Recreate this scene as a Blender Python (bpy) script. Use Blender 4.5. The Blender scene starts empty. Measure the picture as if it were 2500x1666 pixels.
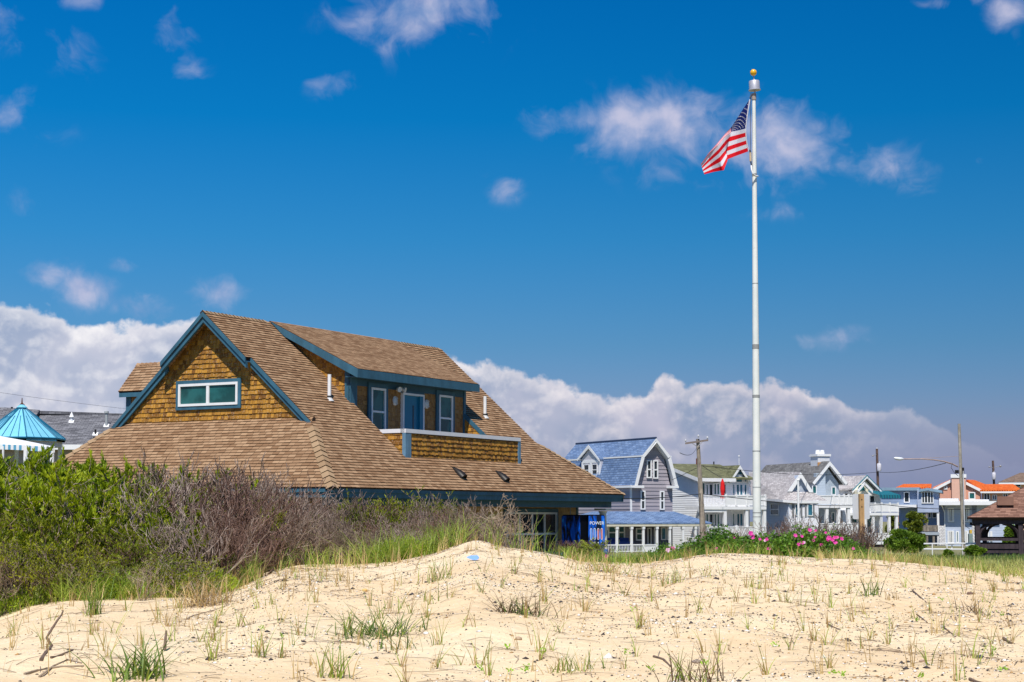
import bpy, math, random
import numpy as np
from mathutils import Vector as V, Matrix
random.seed(7); rng = np.random.default_rng(7)
sc = bpy.context.scene
# ------------------------------------------------------------------ camera
F = 4200.; PX = 1250.; HOR = 1261.; TT = 0.07; tt = math.atan(TT); PY = HOR - F*TT; EYE = 1.85
cd = bpy.data.cameras.new('camera'); cam = bpy.data.objects.new('camera', cd); sc.collection.objects.link(cam)
cam.location = (0, 0, EYE); cam.rotation_euler = (math.pi/2 + tt, 0, 0)
cd.sensor_width = 36; cd.lens = F/2500*36; cd.shift_y = (PY-833)/2500; cd.clip_end = 6000; cd.clip_start = .1
sc.camera = cam
# ------------------------------------------------------------------ sun
SUN = V((-.135, -.991, 0)).normalized(); EL = math.radians(59)
SUN = V((SUN.x*math.cos(EL), SUN.y*math.cos(EL), math.sin(EL)))
ld = bpy.data.lights.new('sun', 'SUN'); ld.energy = 4.8; ld.angle = math.radians(.53); ld.color = (1, .95, .87)
lo = bpy.data.objects.new('sun', ld); sc.collection.objects.link(lo); lo.rotation_euler = SUN.to_track_quat('Z', 'Y').to_euler()
lo.location = (0, 0, 50)
sc.view_settings.view_transform = 'Standard'; sc.view_settings.look = 'None'
sc.view_settings.exposure = .22; sc.view_settings.gamma = 1
# ------------------------------------------------------------------ world: sky texture with clouds by direction
w = bpy.data.worlds.new('World'); sc.world = w; w.use_nodes = True
nt = w.node_tree; nt.nodes.clear()
class N:
    """tiny node maths helper"""
    def __init__(s, nt): s.nt = nt
    def new(s, t, **k):
        n = s.nt.nodes.new(t)
        for a, b in k.items(): setattr(n, a, b)
        return n
    def put(s, n, i, v):
        if hasattr(v, 'is_linked') or hasattr(v, 'links'): s.nt.links.new(v, n.inputs[i])
        elif v is not None: n.inputs[i].default_value = v
    def m(s, op, a, b=None, c=None, clamp=False):
        n = s.new('ShaderNodeMath', operation=op, use_clamp=clamp)
        s.put(n, 0, a); s.put(n, 1, b); s.put(n, 2, c); return n.outputs[0]
    def ss(s, x, a, b, lo=0., hi=1.):
        n = s.new('ShaderNodeMapRange', interpolation_type='SMOOTHSTEP')
        s.put(n, 0, x); s.put(n, 1, a); s.put(n, 2, b); s.put(n, 3, lo); s.put(n, 4, hi); return n.outputs[0]
    def lin(s, x, a, b, lo=0., hi=1.):
        n = s.new('ShaderNodeMapRange'); s.put(n, 0, x); s.put(n, 1, a); s.put(n, 2, b); s.put(n, 3, lo); s.put(n, 4, hi); return n.outputs[0]
    def mix(s, f, a, b, mode='MIX'):
        n = s.new('ShaderNodeMix', data_type='RGBA', blend_type=mode)
        s.put(n, 0, f)
        for i, v in ((6, a), (7, b)):
            if isinstance(v, tuple) and len(v) == 3: v = v+(1,)
            s.put(n, i, v)
        return n.outputs[2]
    def noise(s, vec, scale, detail=4, rough=.55, dist=0., lac=2.):
        n = s.new('ShaderNodeTexNoise'); s.put(n, 'Vector', vec); s.put(n, 'Scale', scale); s.put(n, 'Detail', detail)
        s.put(n, 'Roughness', rough); s.put(n, 'Distortion', dist); s.put(n, 'Lacunarity', lac); return n.outputs['Fac']
    def xyz(s, x, y, z=0.):
        n = s.new('ShaderNodeCombineXYZ'); s.put(n, 0, x); s.put(n, 1, y); s.put(n, 2, z); return n.outputs[0]
def build_sky():
    g = N(nt)
    sky = g.new('ShaderNodeTexSky', sky_type='NISHITA', sun_disc=False)
    sky.sun_elevation = EL; sky.sun_rotation = math.atan2(SUN.x, SUN.y); sky.air_density = 1.1; sky.dust_density = .3; sky.ozone_density = 3.5
    d = g.new('ShaderNodeTexCoord').outputs['Generated']
    sp = g.new('ShaderNodeSeparateXYZ'); g.put(sp, 0, d); x, y, z = sp.outputs
    az = g.m('ARCTAN2', x, y)
    U = g.m('MULTIPLY', az, 4200.)                 # bearing, in 1/4200 rad
    E_ = g.m('MULTIPLY', g.m('ARCSINE', z), 4200.) # elevation
    p = g.xyz(g.m('MULTIPLY', U, .001), g.m('MULTIPLY', E_, .001), 0.)
    # warped coordinate for wispy shapes
    wn = g.new('ShaderNodeTexNoise'); g.put(wn, 'Vector', p); g.put(wn, 'Scale', 5.); g.put(wn, 'Detail', 3.)
    vm = g.new('ShaderNodeVectorMath', operation='MULTIPLY_ADD'); g.put(vm, 0, wn.outputs['Color']); vm.inputs[1].default_value = (.22, .15, 0)
    g.put(vm, 2, p); pw = vm.outputs[0]
    vn = g.new('ShaderNodeVectorMath', operation='MULTIPLY_ADD'); g.put(vn, 0, wn.outputs['Color']); vn.inputs[1].default_value = (.05, .035, 0); g.put(vn, 2, p); pb = vn.outputs[0]
    n1 = g.noise(pw, 7., 7, .55)
    n1b = g.noise(p, 13., 5, .5)
    # sky colour: clear deep blue aloft, paler low down
    tint = g.new('ShaderNodeValToRGB'); g.put(tint, 0, g.lin(E_, 0., 1300.))
    r = tint.color_ramp; r.elements[0].position = 0; r.elements[0].color = (.62, .50, .92, 1); r.elements[1].position = 1; r.elements[1].color = (.001, .56, 1.10, 1)
    for po, c in ((.12, (.52, .53, .90, 1)), (.32, (.28, .57, .90, 1)), (.52, (.118, .61, 1.0, 1)), (.74, (.014, .60, 1.07, 1))):
        e = r.elements.new(po); e.color = c
    base = g.mix(1., sky.outputs[0], tint.outputs[0], 'MULTIPLY')
    sc_ = g.new('ShaderNodeVectorMath', operation='SCALE'); g.put(sc_, 0, base); g.put(sc_, 'Scale', g.lin(U, -1250., 1250., 1.12, .90)); base = sc_.outputs[0]
    # small separate clouds: (px, py, rx, ry, strength)
    bl = [(1010, 20, 150, 70, .9), (1110, 75, 25, 40, .55), (900, 45, 60, 35, .5), (180, 12, 50, 26, .6), (400, 100, 60, 60, .62), (440, 160, 40, 50, .55), (150, 140, 60, 50, .38), (0, 90, 32, 50, .62),
          (790, 195, 52, 34, .6), (15, 300, 48, 45, .72), (1235, 455, 45, 28, .62), (545, 725, 70, 34, .85), (350, 760, 66, 30, .6), (105, 690, 55, 34, .85), (190, 720, 62, 38, .85),
          (1400, 280, 90, 40, .95), (1580, 300, 130, 66, 1.2), (1700, 330, 150, 80, .9), (1850, 345, 130, 75, 1.05), (1960, 370, 120, 65, .9), (1830, 440, 120, 35, .5), (2150, 420, 140, 48, .42), (2240, 470, 80, 26, .34),
          (2060, 828, 75, 30, .8), (1960, 835, 75, 22, .55), (2480, 60, 40, 60, .8), (2290, 28, 55, 18, .5), (2410, 10, 35, 22, .5), (2400, 412, 26, 14, .4), (1960, 520, 120, 22, .3), (290, 660, 45, 16, .5), (40, 520, 50, 55, .35), (60, 345, 80, 30, .3)]
    tot = None
    for (a, b, rx, ry, s_) in bl:
        ca = math.atan((a-PX)/F)*4200; ce = math.atan((HOR-b)/F)*4200
        dx = g.m('MULTIPLY', g.m('SUBTRACT', U, ca), 1/rx); dy = g.m('MULTIPLY', g.m('SUBTRACT', E_, ce), 1/ry)
        q = g.m('ADD', g.m('MULTIPLY', dx, dx), g.m('MULTIPLY', dy, dy))
        e = g.m('MULTIPLY', g.m('EXPONENT', g.m('MULTIPLY', q, -.62)), s_)
        tot = e if tot is None else g.m('MAXIMUM', tot, e)
    n2 = g.noise(pw, 24., 6, .6)
    dens = g.m('ADD', g.m('ADD', tot, g.m('MULTIPLY', g.m('SUBTRACT', n1, .5), 2.3)), g.m('MULTIPLY', g.m('SUBTRACT', n2, .5), .45))
    dens = g.m('MULTIPLY', g.ss(dens, .2, 1.35), g.ss(tot, .02, .35))
    col1 = g.mix(dens, base, g.mix(g.ss(n1b, .35, .65), (4.6, 4.6, 7.0), (6.0, 5.9, 7.9)))
    col1 = g.mix(g.m('MULTIPLY', dens, .25), base, col1) if False else col1
    sm = g.mix(g.m('MULTIPLY', dens, .95), base, g.mix(g.ss(n1b, .3, .7), (3.0, 4.3, 7.4), (6.8, 6.8, 8.8)))
    # cumulus bank along the horizon: skyline as a curve of the bearing
    cv = g.new('ShaderNodeFloatCurve'); g.put(cv, 1, g.lin(U, -2100., 2100.))
    c = cv.mapping.curves[0]; cv.mapping.use_clip = False
    pts = [(-1900, 420), (-1400, 505), (-1240, 505), (-1110, 500), (-1040, 462), (-960, 440), (-860, 478), (-780, 470), (-600, 430), (-300, 420), (-150, 392), (-60, 376), (60, 352), (180, 300), (250, 300), (330, 305), (380, 335), (450, 325), (560, 332), (640, 330), (720, 290), (860, 270), (950, 262), (1030, 215), (1100, 160), (1240, 120), (1500, 200), (1900, 300)]
    ps = [((a+2100)/4200, b/600) for a, b in pts]
    c.points[0].location = (0, .5); c.points[1].location = (1, .5)
    for q in ps: c.points.new(*q)
    cv.mapping.update()
    top = g.m('MULTIPLY', cv.outputs[0], 600.)
    vb = g.noise(pb, 9., 7, .55); vb2 = g.noise(p, 3.2, 4, .5); vc = g.noise(pb, 7.5, 8, .5)
    # the same billow field sampled a little towards the sun gives lit and shaded sides
    off = g.new('ShaderNodeVectorMath', operation='ADD'); g.put(off, 0, pb); off.inputs[1].default_value = (-.008, .022, 0)
    vbo = g.noise(off.outputs[0], 7.5, 8, .5); vd = g.noise(pb, 17., 6, .5); vdo = g.noise(off.outputs[0], 17., 6, .5)
    h = g.m('SUBTRACT', g.m('ADD', top, g.m('MULTIPLY', g.m('SUBTRACT', vb, .5), 130.)), E_)   # depth below the ragged skyline
    bank = g.ss(h, 0., 18.)
    edge = g.m('ADD', g.m('SUBTRACT', vc, vbo), .0)
    lit = g.m('ADD', g.m('MULTIPLY', g.ss(edge, -.03, .13), .75), g.m('MULTIPLY', g.ss(g.m('SUBTRACT', vd, vdo), .0, .2), .3), clamp=True)
    topglow = g.ss(h, 60., 0.)
    lit2 = g.m('ADD', g.m('MULTIPLY', lit, .62), g.m('MULTIPLY', topglow, .5), clamp=True)
    soft = g.ss(vb2, .38, .68)
    low = g.ss(E_, 20., 250.)
    leftness = g.ss(U, 900., -900.)
    white = g.mix(leftness, (10.2, 9.3, 9.6), (12.0, 11.6, 11.6))
    shade = g.mix(leftness, g.mix(soft, (3.4, 4.2, 6.0), (6.6, 6.3, 7.7)), g.mix(soft, (4.3, 5.1, 7.0), (7.2, 7.3, 8.6)))
    body = g.mix(g.m('MULTIPLY', lit2, g.m('ADD', .35, g.m('MULTIPLY', low, .65))), shade, white)
    body = g.mix(g.ss(E_, 160., -20.), body, (2.6, 3.6, 5.4))
    strength = g.m('MULTIPLY', bank, g.ss(U, 1120., 640., .22, .96))
    fin = g.mix(strength, sm, body)
    fin = g.mix(g.m('MULTIPLY', g.ss(E_, 300., 20.), g.ss(U, -200., 1150., .25, .85)), fin, (2.55, 3.1, 5.1))
    fin = g.mix(g.ss(z, .0, -.03), fin, (2.5, 2.6, 2.4))
    bg = g.new('ShaderNodeBackground'); g.put(bg, 0, fin); bg.inputs[1].default_value = .073
    out = g.new('ShaderNodeOutputWorld'); nt.links.new(bg.outputs[0], out.inputs[0])
    w.cycles.sampling_method = 'MANUAL'; w.cycles.sample_map_resolution = 256
build_sky()
# ------------------------------------------------------------------ geometry from sight lines
def ray(px, py):
    u = (px-PX)/F; v = (PY-py)/F
    return V((u, math.cos(tt)-v*math.sin(tt), math.sin(tt)+v*math.cos(tt)))
EYEP = V((0, 0, EYE))
def at(px, py, D):          # world point at forward distance D
    r = ray(px, py); return EYEP + r*(D/r.y)
def gx(px, D): return (px-PX)/F*D
# ------------------------------------------------------------------ materials
MATS = {}
def pbr(name, col, rough=.7, spec=.3, metal=0.):
    m = bpy.data.materials.new(name); m.use_nodes = True; b = m.node_tree.nodes['Principled BSDF']
    b.inputs['Base Color'].default_value = (*col, 1); b.inputs['Roughness'].default_value = rough
    b.inputs['Metallic'].default_value = metal; b.inputs['Specular IOR Level'].default_value = spec
    MATS[name] = m; return m, N(m.node_tree), b
def mat(name, col, rough=.7, var=.12, scale=3., bump=0., bscale=40., isl=0., metal=0., spec=.3, streak=None):
    if name in MATS: return MATS[name]
    m, g, b = pbr(name, col, rough, spec, metal)
    tc = g.new('ShaderNodeTexCoord').outputs['Object']
    c = (*col, 1); f = g.noise(tc, scale, 6, .6)
    k = g.lin(f, .3, .7, 1-var, 1+var)
    if isl:
        ge = g.new('ShaderNodeNewGeometry')
        k = g.m('MULTIPLY', k, g.lin(ge.outputs['Random Per Island'], 0, 1, 1-isl, 1+isl))
    if streak:
        mp = g.new('ShaderNodeMapping'); g.put(mp, 0, tc); mp.inputs['Scale'].default_value = streak
        k = g.m('MULTIPLY', k, g.lin(g.noise(mp.outputs[0], 1., 5, .6), .35, .65, 1-var*1.3, 1+var))
    cc = g.new('ShaderNodeVectorMath', operation='SCALE'); cc.inputs[0].default_value = col; g.put(cc, 'Scale', k)
    g.put(b, 'Base Color', cc.outputs[0])
    if bump:
        bn = g.new('ShaderNodeBump'); g.put(bn, 'Height', g.noise(tc, bscale, 5, .6)); bn.inputs['Strength'].default_value = bump; bn.inputs['Distance'].default_value = .02
        g.put(b, 'Normal', bn.outputs[0])
    return m
def two(name, ca, cb, rough=.75, scale=4., isl=True, cc=None, bump=.3, spec=.25, bias=.5, nw=.9):
    """two/three-tone material, varied per separate piece and by noise"""
    if name in MATS: return MATS[name]
    m, g, b = pbr(name, ca, rough, spec)
    tc = g.new('ShaderNodeTexCoord').outputs['Object']
    f = g.noise(tc, scale, 5, .6)
    if isl:
        ge = g.new('ShaderNodeNewGeometry'); rr = ge.outputs['Random Per Island']
        f = g.m('ADD', g.m('MULTIPLY', g.m('SUBTRACT', f, .5), nw), rr)
    else: f = g.ss(f, .35, .65)
    col = g.mix(g.m('MULTIPLY', f, bias*2, clamp=True), ca, cb)
    if cc:
        col = g.mix(g.ss(g.noise(tc, scale*7, 4, .6), .56, .68), col, cc)
    g.put(b, 'Base Color', col)
    if bump:
        bn = g.new('ShaderNodeBump'); g.put(bn, 'Height', g.noise(tc, 35., 4, .6)); bn.inputs['Strength'].default_value = bump; bn.inputs['Distance'].default_value = .01
        g.put(b, 'Normal', bn.outputs[0])
    return m
def tiles(name, ca, cb, gap, bw=.3, bh=.16, mort=.012, bump=.5, big=.25):
    """roof shingles seen far off: brick pattern in metres over the UVs"""
    if name in MATS: return MATS[name]
    m, g, b = pbr(name, ca, .85, .2)
    uv = g.new('ShaderNodeTexCoord').outputs['UV']
    n = g.new('ShaderNodeTexBrick'); g.put(n, 'Vector', uv); n.inputs['Scale'].default_value = 1
    n.inputs['Brick Width'].default_value = bw; n.inputs['Row Height'].default_value = bh; n.inputs['Mortar Size'].default_value = mort
    n.inputs['Mortar Smooth'].default_value = .3; n.inputs['Bias'].default_value = 0.
    n.inputs['Color1'].default_value = (*ca, 1); n.inputs['Color2'].default_value = (*cb, 1); n.inputs['Mortar'].default_value = (*gap, 1)
    f = g.noise(uv, 1.3, 6, .65)
    k = g.new('ShaderNodeVectorMath', operation='SCALE'); g.put(k, 0, n.outputs[0]); g.put(k, 'Scale', g.lin(f, .3, .7, 1-big, 1+big))
    g.put(b, 'Base Color', k.outputs[0])
    bn = g.new('ShaderNodeBump'); g.put(bn, 'Height', n.outputs['Fac']); bn.invert = True; bn.inputs['Strength'].default_value = bump; bn.inputs['Distance'].default_value = .02
    g.put(b, 'Normal', bn.outputs[0]); return m
def laps(name, col, lap=.14, dark=.55):
    """clapboard: overlapping boards as a stepped bump with a thin darker line at each lap"""
    if name in MATS: return MATS[name]
    m, g, b = pbr(name, col, .6, .3)
    uv = g.new('ShaderNodeTexCoord').outputs['UV']; sp = g.new('ShaderNodeSeparateXYZ'); g.put(sp, 0, uv)
    fr = g.m('FRACT', g.m('DIVIDE', sp.outputs[1], lap))
    k = g.ss(fr, .0, .16, dark, 1.)
    k = g.m('MULTIPLY', k, g.lin(g.noise(uv, 1.7, 5, .6), .3, .7, .92, 1.06))
    cc = g.new('ShaderNodeVectorMath', operation='SCALE'); cc.inputs[0].default_value = col; g.put(cc, 'Scale', k); g.put(b, 'Base Color', cc.outputs[0])
    bn = g.new('ShaderNodeBump'); g.put(bn, 'Height', g.m('SUBTRACT', 1., fr)); bn.inputs['Strength'].default_value = .6; bn.inputs['Distance'].default_value = .03
    g.put(b, 'Normal', bn.outputs[0]); return m
def glassm(name, col=(.008, .062, .062), rough=.06):
    if name in MATS: return MATS[name]
    m, g, b = pbr(name, col, rough, .32)
    tc = g.new('ShaderNodeTexCoord').outputs['Object']
    g.put(b, 'Base Color', g.mix(g.ss(g.noise(tc, 1.2, 3), .4, .6), col, tuple(c*1.9+.004 for c in col)))
    return m
def leafm(name, ca, cb, tr=.35, sc_=1.5):
    if name in MATS: return MATS[name]
    m, g, b = pbr(name, ca, .5, .35)
    tc = g.new('ShaderNodeTexCoord').outputs['Object']; ge = g.new('ShaderNodeNewGeometry')
    oi = g.new('ShaderNodeObjectInfo')
    f = g.m('ADD', g.m('MULTIPLY', ge.outputs['Random Per Island'], .6), g.m('MULTIPLY', g.ss(g.noise(tc, sc_, 3), .35, .65), .5))
    f = g.m('ADD', f, g.m('MULTIPLY', g.m('SUBTRACT', oi.outputs['Random'], .5), .35), clamp=True)
    col = g.mix(f, ca, cb); g.put(b, 'Base Color', col)
    t = g.new('ShaderNodeBsdfTranslucent'); g.put(t, 0, col)
    mx = g.new('ShaderNodeMixShader'); mx.inputs[0].default_value = tr
    g.nt.links.new(b.outputs[0], mx.inputs[1]); g.nt.links.new(t.outputs[0], mx.inputs[2])
    g.nt.links.new(mx.outputs[0], g.nt.nodes['Material Output'].inputs[0]); return m
# ------------------------------------------------------------------ mesh helpers
COL = sc.collection
ROOT = {}
def tag(o, label=None, cat=None, group=None, kind=None):
    if label: o['label'] = label
    if cat: o['category'] = cat
    if group: o['group'] = group
    if kind: o['kind'] = kind
    return o
def thing(name, loc, label, cat, group=None):
    o = bpy.data.objects.new(name, None); o.empty_display_size = .3; COL.objects.link(o); o.location = loc
    ROOT[o.name] = V(loc); return tag(o, label, cat, group)
def rootloc(p):
    while p.parent: p = p.parent
    return ROOT.get(p.name, V((0, 0, 0)))
class MB:
    def __init__(s): s.v = []; s.f = []; s.mi = []
    def face(s, pts, mi=0):
        n = len(s.v); s.v += [tuple(p) for p in pts]; s.f.append(tuple(range(n, n+len(pts)))); s.mi.append(mi)
    def add(s, vs, fs, mi=0):
        n = len(s.v); s.v += [tuple(p) for p in vs]; s.f += [tuple(i+n for i in f) for f in fs]; s.mi += [mi]*len(fs)
    def prism(s, pts, off, mi=0):
        n = len(pts); a = [V(p) for p in pts]; b = [p+V(off) for p in a]
        s.add(a+b, [tuple(range(n)), tuple(range(2*n-1, n-1, -1))]+[(i, i+n, (i+1) % n+n, (i+1) % n) for i in range(n)], mi)
    def boxw(s, c, ex, ey, ez, mi=0):   # centre and half-extent vectors
        c, ex, ey, ez = V(c), V(ex), V(ey), V(ez)
        vs = [c+ex*i+ey*j+ez*k for k in (-1, 1) for j in (-1, 1) for i in (-1, 1)]
        s.add(vs, [(0, 1, 3, 2), (4, 6, 7, 5), (0, 4, 5, 1), (2, 3, 7, 6), (0, 2, 6, 4), (1, 5, 7, 3)], mi)
    def box(s, x0, x1, y0, y1, z0, z1, mi=0):
        s.boxw(((x0+x1)/2, (y0+y1)/2, (z0+z1)/2), ((x1-x0)/2, 0, 0), (0, (y1-y0)/2, 0), (0, 0, (z1-z0)/2), mi)
    def tube(s, pts, rad, n=8, mi=0, cap=True):
        pts = [V(p) for p in pts]; R = rad if isinstance(rad, (list, tuple)) else [rad]*len(pts); rings = []
        for i, p in enumerate(pts):
            d = (pts[min(i+1, len(pts)-1)]-pts[max(i-1, 0)])
            if d.length < 1e-9: d = V((0, 0, 1))
            d.normalize(); u = d.cross(V((0, 1, 0)) if abs(d.y) < .9 else V((1, 0, 0))).normalized(); q = d.cross(u)
            rings.append([p+(u*math.cos(2*math.pi*k/n)+q*math.sin(2*math.pi*k/n))*R[i] for k in range(n)])
        vs = [x for r in rings for x in r]; fs = []
        for i in range(len(rings)-1):
            fs += [(i*n+k, i*n+(k+1) % n, (i+1)*n+(k+1) % n, (i+1)*n+k) for k in range(n)]
        if cap: fs += [tuple(range(n-1, -1, -1)), tuple(range((len(rings)-1)*n, len(rings)*n))]
        s.add(vs, fs, mi)
    def ball(s, c, r, n=12, m=8, sz=1., mi=0):
        c = V(c); prof = [(math.sin(math.pi*j/m)*r, -math.cos(math.pi*j/m)*r*sz) for j in range(m+1)]
        s.tube([c+V((0, 0, z)) for _, z in prof], [max(q, .0005) for q, _ in prof], n, mi)
    def build(s, name, mats, parent=None, smooth=False, label=None, uv=True):
        o0 = rootloc(parent) if parent else V((0, 0, 0))
        me = bpy.data.meshes.new(name)
        me.from_pydata([(a-o0.x, b-o0.y, c-o0.z) for a, b, c in s.v], [], s.f)
        if not isinstance(mats, (list, tuple)): mats = [mats]
        for m in mats: me.materials.append(m)
        if len(mats) > 1: me.polygons.foreach_set('material_index', s.mi)
        if uv:
            l = me.uv_layers.new(name='UVMap'); dat = np.zeros(len(me.loops)*2)
            for p in me.polygons:
                n = p.normal; ex = V((0, 0, 1)).cross(n)
                ex = ex.normalized() if ex.length > 1e-3 else V((1, 0, 0)); ey = n.cross(ex)
                for li in p.loop_indices:
                    c = me.vertices[me.loops[li].vertex_index].co+o0; dat[2*li] = c.dot(ex); dat[2*li+1] = c.dot(ey)
            l.data.foreach_set('uv', dat)
        if smooth:
            me.polygons.foreach_set('use_smooth', [True]*len(me.polygons))
            me.set_sharp_from_angle(angle=math.radians(40))
        o = bpy.data.objects.new(name, me); COL.objects.link(o)
        if parent: o.parent = parent
        if label: o['label'] = label
        return o
def solo(mb, name, mats, label, cat, group=None, smooth=False, loc=None):
    """a thing that is a single mesh"""
    o = mb.build(name, mats, None, smooth); return tag(o, label, cat, group)
class Fr:
    """a vertical facade: origin, right direction, outward direction; s along, z up, o outward"""
    def __init__(s, O, ex, en): s.O = V(O); s.ex = V(ex).normalized(); s.en = V(en).normalized()
    def pt(s, a, z, o=0.): q = s.O+s.ex*a+s.en*o; return V((q.x, q.y, z))
    def hit(s, px, py, o=0.):
        r = ray(px, py); p0 = s.O+s.en*o; k = s.en.dot(p0-EYEP)/s.en.dot(r); p = EYEP+r*k
        return (p-s.O).dot(s.ex), p.z
    def box(s, mb, a0, a1, z0, z1, o0, o1, mi=0):
        mb.boxw(s.pt((a0+a1)/2, (z0+z1)/2, (o0+o1)/2), s.ex*abs(a1-a0)/2, s.en*abs(o1-o0)/2, V((0, 0, abs(z1-z0)/2)), mi)
    def poly(s, mb, az, o0, o1, mi=0): mb.prism([s.pt(a, z, o0) for a, z in az], s.en*(o1-o0), mi)
    def pxpoly(s, mb, pts, o0, o1, mi=0, ref=None):
        s.poly(mb, [s.hit(x, y, o1 if ref is None else ref) for x, y in pts], o0, o1, mi)
    def pxbox(s, mb, x0, y0, x1, y1, o0, o1, mi=0):
        a0, z1 = s.hit((x0), (y0+y1)/2, o1)[0], s.hit((x0+x1)/2, y0, o1)[1]; a1, z0 = s.hit(x1, (y0+y1)/2, o1)[0], s.hit((x0+x1)/2, y1, o1)[1]
        s.box(mb, a0, a1, z0, z1, o0, o1, mi); return a0, a1, z0, z1
def window(fr, parent, a0, a1, z0, z1, o, fw=.06, mull=(), rails=(), trim=0., fm=None, tm=None, gm=None, dp=.05, mw=None, name='window'):
    """frame as the part, pane and trim as its sub-parts; dp = how proud"""
    m = MB(); mw = mw or fw
    for (p, q, r, s_) in ((a0, a0+fw, z0, z1), (a1-fw, a1, z0, z1), (a0+fw, a1-fw, z0, z0+fw), (a0+fw, a1-fw, z1-fw, z1)):
        fr.box(m, p, q, r, s_, o, o+dp)
    for t in mull:
        c = a0+(a1-a0)*t; fr.box(m, c-mw/2, c+mw/2, z0+fw, z1-fw, o, o+dp*.9)
    for t in rails:
        c = z0+(z1-z0)*t; fr.box(m, a0+fw, a1-fw, c-mw/2, c+mw/2, o, o+dp*.8)
    f = m.build(name, fm or MATS['white_paint'], parent)
    g = MB(); fr.box(g, a0+fw*.8, a1-fw*.8, z0+fw*.8, z1-fw*.8, o, o+dp*.35); g.build('pane', gm or MATS['glass'], f)
    if trim:
        t = MB(); T = trim
        for (p, q, r, s_) in ((a0-T, a0-.004, z0-T, z1+T), (a1+.004, a1+T, z0-T, z1+T), (a0-.004, a1+.004, z0-T, z0-.004), (a0-.004, a1+.004, z1+.004, z1+T)):
            fr.box(t, p, q, r, s_, o, o+dp*.7)
        t.build('trim', tm, f)
    return f
def pxwin(fr, parent, x0, y0, x1, y1, o=0., **k):
    a0 = fr.hit(x0, (y0+y1)/2, o)[0]; a1 = fr.hit(x1, (y0+y1)/2, o)[0]; z1 = fr.hit((x0+x1)/2, y0, o)[1]; z0 = fr.hit((x0+x1)/2, y1, o)[1]
    return window(fr, parent, a0, a1, z0, z1, o, **k)
def clip(poly, x0, x1, y0, y1):
    for ax, lim, sg in ((0, x0, 1), (0, x1, -1), (1, y0, 1), (1, y1, -1)):
        out = []
        for i in range(len(poly)):
            p, q = poly[i], poly[(i+1) % len(poly)]; dp, dq = (p[ax]-lim)*sg, (q[ax]-lim)*sg
            if dp >= 0: out.append(p)
            if (dp > 0 and dq < 0) or (dp < 0 and dq > 0):
                t = dp/(dp-dq); out.append((p[0]+(q[0]-p[0])*t, p[1]+(q[1]-p[1])*t))
        poly = out
        if len(poly) < 3: return []
    return poly
def clad(mb, poly, O, ex, ey, en, ch, wd, th, gap=.006, jit=0., base=.02, mi=0, rnd=random, ragged=.3, mi2=None):
    """real overlapping courses: each shingle or board a tilted plate with a butt edge"""
    ex, ey, en, O = V(ex), V(ey), V(en), V(O)
    xs = [p[0] for p in poly]; ys = [p[1] for p in poly]; k0 = int(math.floor(min(ys)/ch)); k1 = int(math.ceil(max(ys)/ch))
    for k in range(k0, k1):
        Y0 = k*ch; x = min(xs)-(rnd.random()*(wd or 1))
        while x < max(xs):
            wc = (wd*(1+ragged*(rnd.random()-.5)*2) if wd else max(xs)-x+1)
            y0 = Y0+(rnd.random()-.5)*2*jit
            c = clip(poly, x+gap/2, x+wc-gap/2, y0, Y0+ch)
            x += wc
            if len(c) < 3: continue
            t = th*(.8+.4*rnd.random())
            tp = [O+ex*a+ey*b+en*(base+t*max(0, (Y0+ch*1.02-b))/ch) for a, b in c]
            bt = [O+ex*a+ey*b for a, b in c]; n = len(c)
            k_ = len(mb.f); mb.add(tp+bt, [tuple(range(n))]+[((i+1) % n, i, i+n, (i+1) % n+n) for i in range(n)], mi)
            if mi2 is not None: mb.mi[k_+1:] = [mi2]*n
def npmesh(name, verts, faces, mats, midx=None, parent=None, smooth=False):
    verts = np.asarray(verts, np.float32); faces = np.asarray(faces, np.int32); k = faces.shape[1]
    me = bpy.data.meshes.new(name); me.vertices.add(len(verts)); me.vertices.foreach_set('co', verts.ravel())
    me.loops.add(faces.size); me.loops.foreach_set('vertex_index', faces.ravel()); me.polygons.add(len(faces))
    me.polygons.foreach_set('loop_start', np.arange(0, faces.size, k, dtype=np.int32)); me.polygons.foreach_set('loop_total', np.full(len(faces), k, np.int32))
    if not isinstance(mats, (list, tuple)): mats = [mats]
    for m in mats: me.materials.append(m)
    if midx is not None: me.polygons.foreach_set('material_index', np.asarray(midx, np.int32))
    if smooth: me.polygons.foreach_set('use_smooth', np.ones(len(faces), bool))
    me.update(calc_edges=True); me.validate()
    o = bpy.data.objects.new(name, me); COL.objects.link(o)
    if parent: o.parent = parent
    return o
# base materials
mat('white_paint', (.78, .78, .78), .5, .05); glassm('glass'); glassm('glass_blue', (.02, .09, .13)); glassm('glass_dark', (.012, .018, .022), .12)
BLUE = mat('blue_trim', (.042, .125, .185), .55, .12, 2., bump=.15, streak=(3, 3, .6)); WHITE = MATS['white_paint']
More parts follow.
